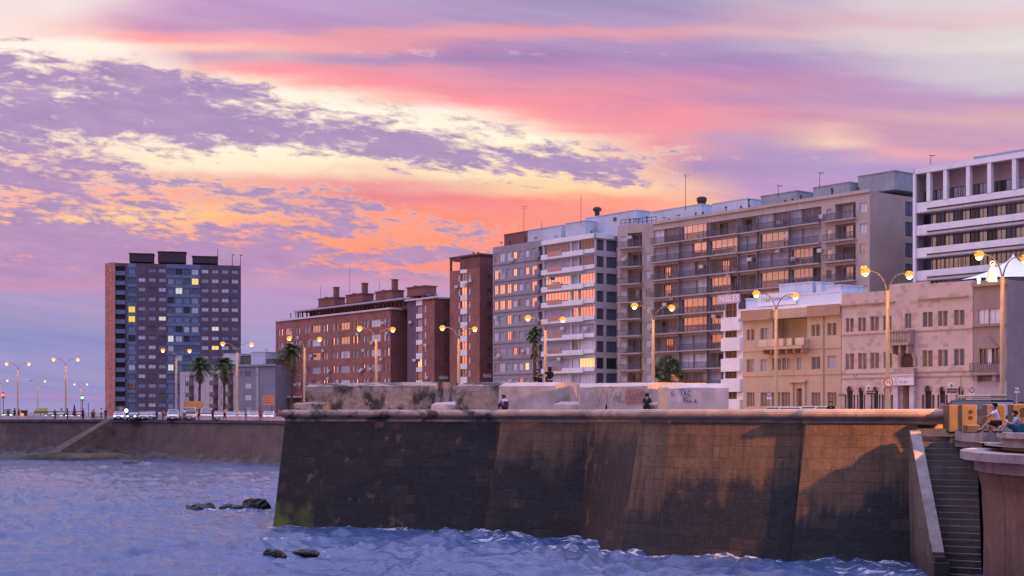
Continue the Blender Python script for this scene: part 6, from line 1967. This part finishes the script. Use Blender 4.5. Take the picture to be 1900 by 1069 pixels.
# ------------------------------------------------------------------ vehicles
M_tyre = mat('tyre', (.025, .025, .027)); M_rim = mat('wheel rim', (.35, .35, .37), metal=.6, rough=.35)
M_cglass = mat('car glass', (.06, .07, .10), rough=.06, spec=.8); M_hl = mat('car headlight lens', (.7, .7, .68), rough=.1)
M_hlon = mat('lit headlight', (.9, .9, .8), emit=(1, .95, .8), estr=5); M_hlam = mat('amber headlight', (.9, .7, .3), emit=(1, .62, .2), estr=4)
M_tail = mat('red tail lamp', (.35, .02, .02)); M_plate = mat('number plate', (.6, .6, .62)); M_trimc = mat('black plastic trim', (.04, .04, .042))


def car(lab, x, Y, rz, paint, kind='car', lights=0, group=None, z=GZ + .006, rack=False):
    """front looks towards local -y"""
    p = at(x, Y); root = empty({'car': 'parked_car', 'van': 'van', 'pickup': 'pickup_truck', 'truck': 'box_truck'}[kind], lab, {'car': 'car', 'van': 'van', 'pickup': 'pickup', 'truck': 'truck'}[kind], (p.x, p.y, z), rz, group)
    Ld = {'car': 4.1, 'van': 4.9, 'pickup': 4.9, 'truck': 6.4}[kind]; w = {'car': .86, 'van': .95, 'pickup': .9, 'truck': 1.05}[kind]
    y0 = -Ld / 2
    bz = {'car': .88, 'van': 1.1, 'pickup': 1.0, 'truck': 1.25}[kind]
    def loft(st, name, m, par, zb):
        mb = MB()
        for (y, hw, zt, ht) in st:   # y, half width low, top z, half width at top
            mb.v += [(-hw, y, zb), (-hw * 1.0, y, (zb + zt) / 2), (-ht, y, zt), (ht, y, zt), (hw, y, (zb + zt) / 2), (hw, y, zb)]
        for i in range(len(st) - 1):
            for k in range(6): mb.f.append((i * 6 + k, i * 6 + (k + 1) % 6, (i + 1) * 6 + (k + 1) % 6, (i + 1) * 6 + k)); mb.m.append(0)
        mb.f.append(tuple(range(6))); mb.m.append(0); mb.f.append(tuple(range((len(st) - 1) * 6, len(st) * 6))); mb.m.append(0)
        return bevel(mb.build(name, m, par), .04, 2)
    body = loft([(y0, w * .88, bz * .72, w * .78), (y0 + .25, w, bz * .86, w * .9), (y0 + 1.1, w, bz, w * .95), (y0 + Ld - .6, w, bz, w * .95), (y0 + Ld, w * .92, bz * .9, w * .85)], 'body', paint, root, .28)
    rf = {'car': (1.46, 1.0, 2.0, Ld - .35, Ld - .95), 'van': (1.95, .55, 1.35, Ld - .05, Ld - .3), 'pickup': (1.72, 1.0, 1.7, 3.1, 2.85), 'truck': (2.05, .15, .6, 2.0, 1.95)}[kind]
    zt, a0, a1, b1, b0 = rf
    loft([(y0 + a0, w * .92, bz + .02, w * .9), (y0 + a1, w * .92, zt - .08, w * .76), (y0 + b0, w * .92, zt - .08, w * .76), (y0 + b1, w * .92, bz + .02, w * .9)], 'windows', M_cglass, root, bz - .05)
    rfm = MB().box(-w * .77, w * .77, y0 + a1 - .05, y0 + b0 + .05, zt - .08, zt); roof = bevel(rfm.build('roof', paint, root), .03, 2)
    for s in (-1, 1):
        for yy, tt in ((a0 + .02, a1), (b1 - .02, b0)):
            MB().tube([(s * w * .9, y0 + yy, bz), (s * w * .765, y0 + tt, zt - .05)], .04, 6).build('roof_pillar', paint, root)
    if kind == 'truck':
        bevel(MB().box(-1.15, 1.15, y0 + 2.15, y0 + Ld, .95, 3.0).build('cargo_box', mat('orange cargo box', (.34, .19, .09), var=.1), root), .03)
    if kind == 'pickup':
        MB().box(-w, -w + .08, y0 + 3.1, y0 + Ld, bz, bz + .25).box(w - .08, w, y0 + 3.1, y0 + Ld, bz, bz + .25).build('bed_side', paint, root)
    if rack:
        for s in (-1, 1): MB().tube([(s * .6, y0 + a1, zt + .1), (s * .6, y0 + b0, zt + .1)], .03, 6).build('roof_rail', M_rim, root)
        bevel(MB().box(-.55, .55, y0 + a1 + .2, y0 + b0 - .2, zt + .14, zt + .26).build('roof_load', mat('tan roof load', (.5, .33, .22)), root), .05)
    for s in (-1, 1):
        for yy in (y0 + .85, y0 + Ld - .9):
            wr_ = .31 if kind != 'truck' else .42
            wh = MB(); wh.tube([(-.11, 0, 0), (.11, 0, 0)], wr_, 18); o = wh.build('wheel', M_tyre, root, (s * (w - .08), yy, wr_))
            MB().tube([(s * .10, 0, 0), (s * .125, 0, 0)], wr_ * .6, 14).build('rim', M_rim, o)
        m = (M_hl, M_hlon, M_hlam)[lights]
        MB().ell((0, 0, 0), (.2, .06, .10), 10).build('headlight', m, root, (s * w * .66, y0 + .04, bz * .72))
        MB().ell((0, 0, 0), (.14, .05, .16), 8).build('tail_lamp', M_tail, root, (s * w * .78, y0 + Ld - .01, bz * .74))
        bevel(MB().box(-.09, .09, -.06, .06, -.06, .07).build('mirror', paint, root, (s * (w + .08), y0 + a0 + .35, bz + .1)), .02)
    bevel(MB().box(-w * .9, w * .9, y0 - .07, y0 + .05, .26, .5).build('bumper', M_trimc, root), .03)
    MB().box(-.26, .26, y0 - .085, y0 - .073, .36, .47).build('number_plate', M_plate, root)
    MB().box(-w * .45, w * .45, y0 - .03, y0 + .01, .54, .66).build('grille', M_trimc, root)
    return root


P_w = mat('white car paint', (.62, .60, .62), rough=.3, spec=.5, var=.03); P_d = mat('dark blue car paint', (.03, .045, .06), rough=.3, spec=.5); P_s = mat('silver car paint', (.38, .38, .41), rough=.3, spec=.5)
P_p = mat('pink white car paint', (.6, .5, .5), rough=.3, spec=.5); P_o = mat('olive van paint', (.22, .2, .05), rough=.4); P_r = mat('red car paint', (.3, .03, .03), rough=.3)
G1 = 'cars queued on the far road'
wallY = lambda x: 1 / (1 / 226 + (1 / 192 - 1 / 226) * x / 515)
CARS = [(249, P_d, 'car', 1, 'dark car with white headlights below the tower'), (267, P_s, 'car', 0, 'silver car with blue windshield right of the dark car'), (282, P_w, 'car', 0, 'white car half hidden behind a silver car below the tower'),
        (322, P_w, 'pickup', 0, 'white pickup with wide cab left of the orange truck'), (357, P_p, 'truck', 0, 'truck with orange cargo box and pale cab'), (383, P_w, 'van', 0, 'white van right of the orange truck'),
        (406, P_p, 'car', 0, 'pale car with domed roof before the palms, right of the van'), (429, P_s, 'car', 0, 'low silver car mostly hidden by the parapet'), (452, P_s, 'car', 0, 'small silver car left of the pale wide car'),
        (469, P_p, 'car', 0, 'pale rosy car before the grey low block'), (499, P_w, 'car', 2, 'white car with amber light under the orange sign'),
        (14, P_w, 'van', 2, 'white van with amber lights near the left edge'), (94, P_d, 'car', 2, 'dark car with amber lights left of the tall twin lamp'), (112, P_d, 'car', 2, 'dark car with amber lights at the foot of the tall twin lamp'),
        (131, P_s, 'car', 2, 'silver car with amber lights left of the closed parasol'), (144, P_r, 'car', 2, 'red car with amber lights right of the closed parasol'), (222, P_w, 'car', 1, 'white car with bright white headlights at the tower foot'), (297, P_d, 'car', 0, 'dark car partly hidden behind people right of the white cars')]
for i, (x, pt, kd, li, lab) in enumerate(CARS):
    Y = wallY(x) + (13.5 if x > 200 else 24) + (i % 3) * 2.2
    car(lab, x, Y, R(-6 + (i * 7 % 13)) + R(8 if x > 200 else 12), pt, kd, li, G1)
p = at(78, 243); aw = empty('stall_awning', 'olive yellow stall awning behind the parapet near the left edge', 'awning', (p.x, p.y, GZ + .13))
mb = MB(); mb.poly([(-1.2, -.6, 1.35), (1.2, -.6, 1.35), (.8, .4, 1.9), (-1.1, .4, 1.85)]); mb.poly([(-1.2, -.6, 1.0), (1.2, -.6, 1.0), (1.2, -.6, 1.35), (-1.2, -.6, 1.35)]); mb.build('awning_cloth', mat('olive cloth', (.2, .17, .03)), aw)
for s in (-1, 1): MB().tube([(s * 1.1, -.55, 0), (s * 1.1, -.55, 1.3)], .04, 6).build('leg', M_trimc, aw)
# near cars over the parapet
car('dark car with loaded roof rack behind the concrete blocks', 1833, 74, R(18), P_d, 'van', 0, None, GZ + .006, True)
car('white car glimpsed between the blocks at the right', 1872, 74, R(40), P_w, 'car', 0, None, GZ + .13)
car('white van roof showing over the parapet before the tan house door', 1472, 112, R(122), P_w, 'van', 0, None, GZ - .22)
car('cream car roof showing over the parapet left of the person in black', 1524, 96, R(122), mat('cream car paint', (.62, .5, .36), rough=.3), 'car', 2, None, GZ + .25)

# ------------------------------------------------------------------ people on the far promenade: a few built, the rest copied
FP = [person('x', dict(STAND), (0, 0, -50), 0, C('dark blue coat', 40, 42, 66), C('dark trousers', 45, 40, 50), HB),
      person('x', dict(STAND, knl=(-.1, .12, .52), anl=(-.1, .22, .1), knr=(.1, 0, .5), anr=(.1, -.22, .12), tol=(-.1, .38, .05), tor=(.1, -.06, .04)), (0, 0, -50), 0, C('yellow jacket', 200, 140, 30), C('dark trousers', 45, 40, 50), HBR),
      person('x', dict(STAND), (0, 0, -50), 0, C('red shirt', 170, 50, 60), C('grey trousers', 80, 75, 85), HBR),
      person('x', dict(STAND), (0, 0, -50), 0, C('white shirt', 205, 195, 210), C('dark trousers', 45, 40, 50), HB)]
far = [(15, 0, 0, 'dark dressed person by the white van at the left edge'), (27, 0, 1, 'coat wearer left of the lamp post near the left edge'), (35, 0, 2, 'taller person leaning by the lamp post near the left edge'),
       (102, 0, 3, 'dark dressed person left of the tall twin lamp'), (125, 0, 4, 'dark dressed person right of the tall twin lamp'), (154, 0, 5, 'dark dressed person under the green light'),
       (174, 1, 6, 'walker in yellow jacket left of the tower'), (188, 3, 7, 'person in white shirt at the head of the ramp'), (196, 0, 8, 'dark dressed person right of the ramp head'),
       (302, 2, 9, 'person in red shirt left of the white pickup'), (291, 0, 10, 'dark dressed person before the white cars'), (342, 3, 11, 'person in white shirt between pickup and orange truck'), (369, 0, 12, 'dark dressed person left of the white van'),
       (395, 0, 13, 'dark dressed person right of the white van'), (417, 1, 14, 'walker in yellow jacket before the palms'), (456, 0, 15, 'dark dressed person leaning left of the pale rosy car'), (483, 2, 16, 'person in red shirt left of the orange sign'), (519, 2, 17, 'person in red shirt beside the bastion edge')]
usedp = set()
for x, k, i, lab in far:
    o = FP[k] if k not in usedp else copy_tree(FP[k]); usedp.add(k)
    Y = wallY(min(x, 515)) + 5.0 + (i % 3) * .8; p = at(x, Y)
    o.location = (p.x, p.y, GZ + .13); o.rotation_euler.z = R((i * 67) % 360); o['label'] = lab; o['group'] = 'people on the far promenade'; o.scale = (1 + .05 * ((i * 5) % 3 - 1),) * 3
p = at(170, wallY(170) + 2.4); person('dark dressed person sitting on the far parapet left of the ramp', SIT, (p.x, p.y + .5, 6.62), R(200), C('dark blue coat', 40, 42, 66), C('dark trousers', 45, 40, 50), HB)
for x, s_, lab in ((463, 1, 'dark bundle of bags on the far parapet left of the orange sign'), (494, 1, 'dark bundle of bags on the far parapet under the orange sign')):
    pass

# ------------------------------------------------------------------ signs, signals and small street things
M_post = mat('galvanised post', (.35, .33, .34), metal=.3, rough=.5)
def disc(r_, n=24): return [(r_ * math.cos(2 * math.pi * i / n), r_ * math.sin(2 * math.pi * i / n)) for i in range(n)]
def disc_mesh(mb, r_, y, mi=0, c=(0, 0)): mb.poly([(c[0] + a, y, c[1] + b) for a, b in disc(r_)], mi)
# round speed limit sign clamped to the lamp post
lx, ly = lamp_xy[1]; zc = at(0, ly, 710).z
sg = empty('speed_sign', 'round speed limit sign reading 75 on the lamp post before the stone house', 'road sign', (lx, ly - .2, zc))
mb = MB(); mb.tube([(0, .02, 0), (0, -.02, 0)], .34, 28); mb.build('sign_disc', mat('red sign rim', (.45, .05, .02)), sg)
mb = MB(); disc_mesh(mb, .265, -.024); mb.build('sign_face', mat('orange white sign face', (.75, .62, .5)), sg)
link(text_mesh('75', .37, mat('black sign figures', (.03, .025, .025))), 'lettering', sg, (0, -.03, 0))
MB().box(-.06, .06, .02, .1, -.1, .1).build('clamp', M_post, sg)


def noparking(x, Y, yt, yb, lab, rz=0):
    p = at(x, Y, yb); h0 = GZ + .13; root = empty('parking_sign', lab, 'road sign', (p.x, p.y, h0), rz); zt = at(x, Y, yt).z - h0; zb_ = p.z - h0; w = (zt - zb_) * .32
    MB().tube([(0, .04, 0), (0, .04, zt - .05)], .035, 8).build('post', M_post, root)
    mb = MB().box(-w, w, -.01, .01, zb_, zt); pl = mb.build('sign_plate', mat('white sign plate', (.62, .55, .58)), root)
    mb = MB(); c = (0, zb_ + (zt - zb_) * .68); pts = [(.19 * math.cos(t), -.02, c[1] + .19 * math.sin(t)) for t in [i * math.pi / 10 for i in range(21)]]
    mb.tube(pts, .035, 5); mb.build('ring', mat('blue sign ring', (.04, .06, .22)), pl)
    link(text_mesh('E', .26, mat('dark blue sign ink', (.04, .05, .16))), 'lettering', pl, (0, -.016, c[1]))


noparking(1427, 118, 727, 741, 'white no parking sign on a post before the tan house'); noparking(1803, 112, 719, 734, 'white no parking sign on a post before the corner house edge'); noparking(1887, 108, 716, 729, 'pale narrow sign at the right edge before the corner house')


def plate(x0, x1, Y, y0, y1, dark, lab, txt, post=True):
    a, b = at(x0, Y, y0), at(x1, Y, y1); h0 = GZ + .13; root = empty('street_sign', lab, 'street sign', ((a.x + b.x) / 2, Y, h0)); w = (b.x - a.x) / 2
    mb = MB().box(-w, w, -.02, .02, b.z - h0, a.z - h0); o = mb.build('sign_plate', mat('black street plate', (.04, .035, .04)) if dark else mat('brown street plate', (.16, .09, .06)), root)
    h = (a.z - b.z); link(text_mesh(txt, h * .62, mat('pale street letters', (.7, .58, .5))), 'lettering', o, (0, -.025, (a.z + b.z) / 2 - h0))
    if post: MB().tube([(w * .6, .04, 0), (w * .6, .04, a.z - h0 + .1)], .03, 8).build('post', M_post, root)


plate(1556, 1568, 122, 730.5, 735, False, 'small brown street name plate at the edge of the stone house', 'RAMBLA'); plate(1608, 1625, 122, 725, 732, True, 'dark street plate below a white box sign by the arches', 'PARADA'); plate(1757, 1776, 120, 721, 729, True, 'dark street plate under a small square sign right of the banner', 'PARADA')
for x, Y, y0, lab in ((1611, 122.2, 715, 'small white box sign above the dark plate by the arches'), (1765, 120.2, 710, 'small square sign with dark mark above the dark plate right of the banner')):
    p = at(x, Y, y0 + 9); root = empty('box_sign', lab, 'sign', (p.x, p.y, p.z)); bevel(MB().box(-.16 if x < 1700 else -.24, .16 if x < 1700 else .24, -.06, .06, 0, .42).build('sign_box', mat('white box sign', (.66, .6, .62)), root), .02)
    MB().box(-.08, .1, -.066, -.062, .08, .24).build('mark', mat('maroon mark', (.12, .03, .04)), root); MB().tube([(.05, .08, GZ + .13 - p.z), (.05, .08, .3)], .03, 8).build('post', M_post, root)
p = at(1783, 80); o = MB().tube([(0, 0, 0), (0, 0, at(0, 80, 696).z - GZ - .13)], [.05, .04], 8).build('thin_pole', mat('ochre pole', (.4, .28, .14)), None, (p.x, p.y, GZ + .13)); tag(o, 'thin bare ochre pole rising behind the parapet before the right arches', 'pole')
# orange notice board at the far road
p = at(498, 224, 752); root = empty('notice_board', 'orange notice board on one post left of the bastion', 'sign board', (p.x, p.y, GZ + .13)); zb_ = p.z - GZ - .13
MB().tube([(.55, .05, 0), (.55, .05, zb_ + .4)], .06, 8).build('post', M_trimc, root); o = MB().box(-.92, .92, -.04, .04, zb_, zb_ + 1.55).build('board', mat('orange board', (.40, .20, .14)), root)
for k in range(3): MB().box(-.75, .6 - .2 * k, -.052, -.042, zb_ + .35 + .4 * k, zb_ + .47 + .4 * k).build('text_line', mat('dark orange ink', (.25, .07, .05)), o)
# traffic signals
for x, y, m, lab in ((6, 733, mat('red signal', (.5, .05, .05), emit=(1, .12, .08), estr=3), 'traffic signal showing red at the left edge'), (153, 738, mat('green signal', (.1, .5, .4), emit=(.35, 1, .75), estr=2.5), 'traffic signal showing green left of the tower')):
    Y = 250; p = at(x, Y, y); root = empty('traffic_light', lab, 'traffic light', (p.x, p.y, GZ + .13)); h = p.z - GZ - .13
    MB().tube([(0, 0, 0), (0, 0, h - .3)], .07, 8).build('post', mat('blue grey post', (.07, .08, .12)), root); hb = bevel(MB().box(-.2, .2, -.12, .12, h - .5, h + .45).build('signal_housing', M_trimc, root), .03)
    MB().ell((0, -.14, h), (.26, .1, .26), 12).build('signal_lens', m, hb)
    for k in (.3, -.3): MB().ell((0, -.12, h + k * .9), (.1, .04, .1), 8).build('dark_lens', M_cglass, hb)
# closed parasol, far pole, kiosk, ball
p = at(138, 238); root = empty('closed_parasol', 'tall dark closed parasol on the far promenade', 'parasol', (p.x, p.y, GZ + .13)); MB().tube([(0, 0, 0), (0, 0, 1.0)], .05, 8).build('pole', M_trimc, root)
MB().lathe([(.12, .6), (.34, .75), (.26, 1.3), (.13, 2.0), (.03, 2.55)], 12).build('folded_canopy', mat('navy parasol cloth', (.03, .035, .07)), root)
p = at(164, 260); o = MB().tube([(0, 0, 0), (0, 0, at(0, 260, 748).z - GZ)], .06, 8).build('thin_pole', mat('dark far pole', (.05, .05, .08)), None, (p.x, p.y, GZ)); tag(o, 'short bare dark pole between green signal and tower', 'pole')
p = at(75, 262, 764); root = empty('road_sign', 'dark rectangular road sign on a short pole near the left lamps', 'road sign', (p.x, p.y, GZ)); h = p.z - GZ; MB().tube([(0, .03, 0), (0, .03, h + .6)], .05, 8).build('post', M_trimc, root); MB().box(-.42, .42, -.02, .02, h, h + .3).build('sign_plate', mat('dark sign back', (.05, .05, .07)), root)
p = at(114, 266, 762); root = empty('road_sign', 'small reddish sign on a post left of the tall twin lamp', 'road sign', (p.x, p.y, GZ)); h = p.z - GZ; MB().tube([(0, .03, 0), (0, .03, h + .5)], .04, 8).build('post', M_trimc, root); MB().box(-.16, .16, -.02, .02, h, h + .55).build('sign_plate', mat('faded red sign', (.35, .12, .14)), root)
p = at(224, 252, 762); root = empty('road_sign', 'small orange sign on a post before the tower foot', 'road sign', (p.x, p.y, GZ)); h = p.z - GZ; MB().tube([(0, .03, 0), (0, .03, h + .5)], .04, 8).build('post', M_trimc, root); MB().box(-.24, .24, -.02, .02, h, h + .7).build('sign_plate', mat('faded orange sign', (.5, .25, .12)), root)
p = at(45, 240); root = empty('kiosk', 'small dark kiosk behind the parapet near the left edge', 'kiosk', (p.x, p.y, GZ + .13)); MB().box(-.45, .45, -.3, .3, 0, 1.35).build('cabin', mat('dark kiosk wall', (.09, .05, .055)), root); MB().box(-.55, .55, -.42, .4, 1.353, 1.5).build('roof', M_trimc, root); MB().box(-.3, .3, -.31, -.303, .7, 1.1).build('hatch', M_cglass, root)
p = at(41, 224.5); o = MB().ell((0, 0, .28), (.27, .27, .27), 16).build('orange_light', mat('orange lantern', (.8, .25, .05), emit=(1, .28, .06), estr=1.1), None, (p.x, p.y, 6.62 - .12), smooth=True); tag(o, 'round glowing orange lantern on the far parapet near the left edge', 'lantern')
# work lamp at the tower foot
p = at(234.5, 245, 762); root = empty('work_light', 'bright white floodlight on a stand at the foot of the tower', 'floodlight', (p.x, p.y, GZ)); h = p.z - GZ; MB().tube([(0, 0, 0), (0, 0, h)], .04, 8).build('stand', M_trimc, root); MB().ell((0, -.1, h), (.3, .15, .3), 12).build('lens', mat('white flood lens', (.9, .9, .9), emit=(.9, .95, 1), estr=6), root)
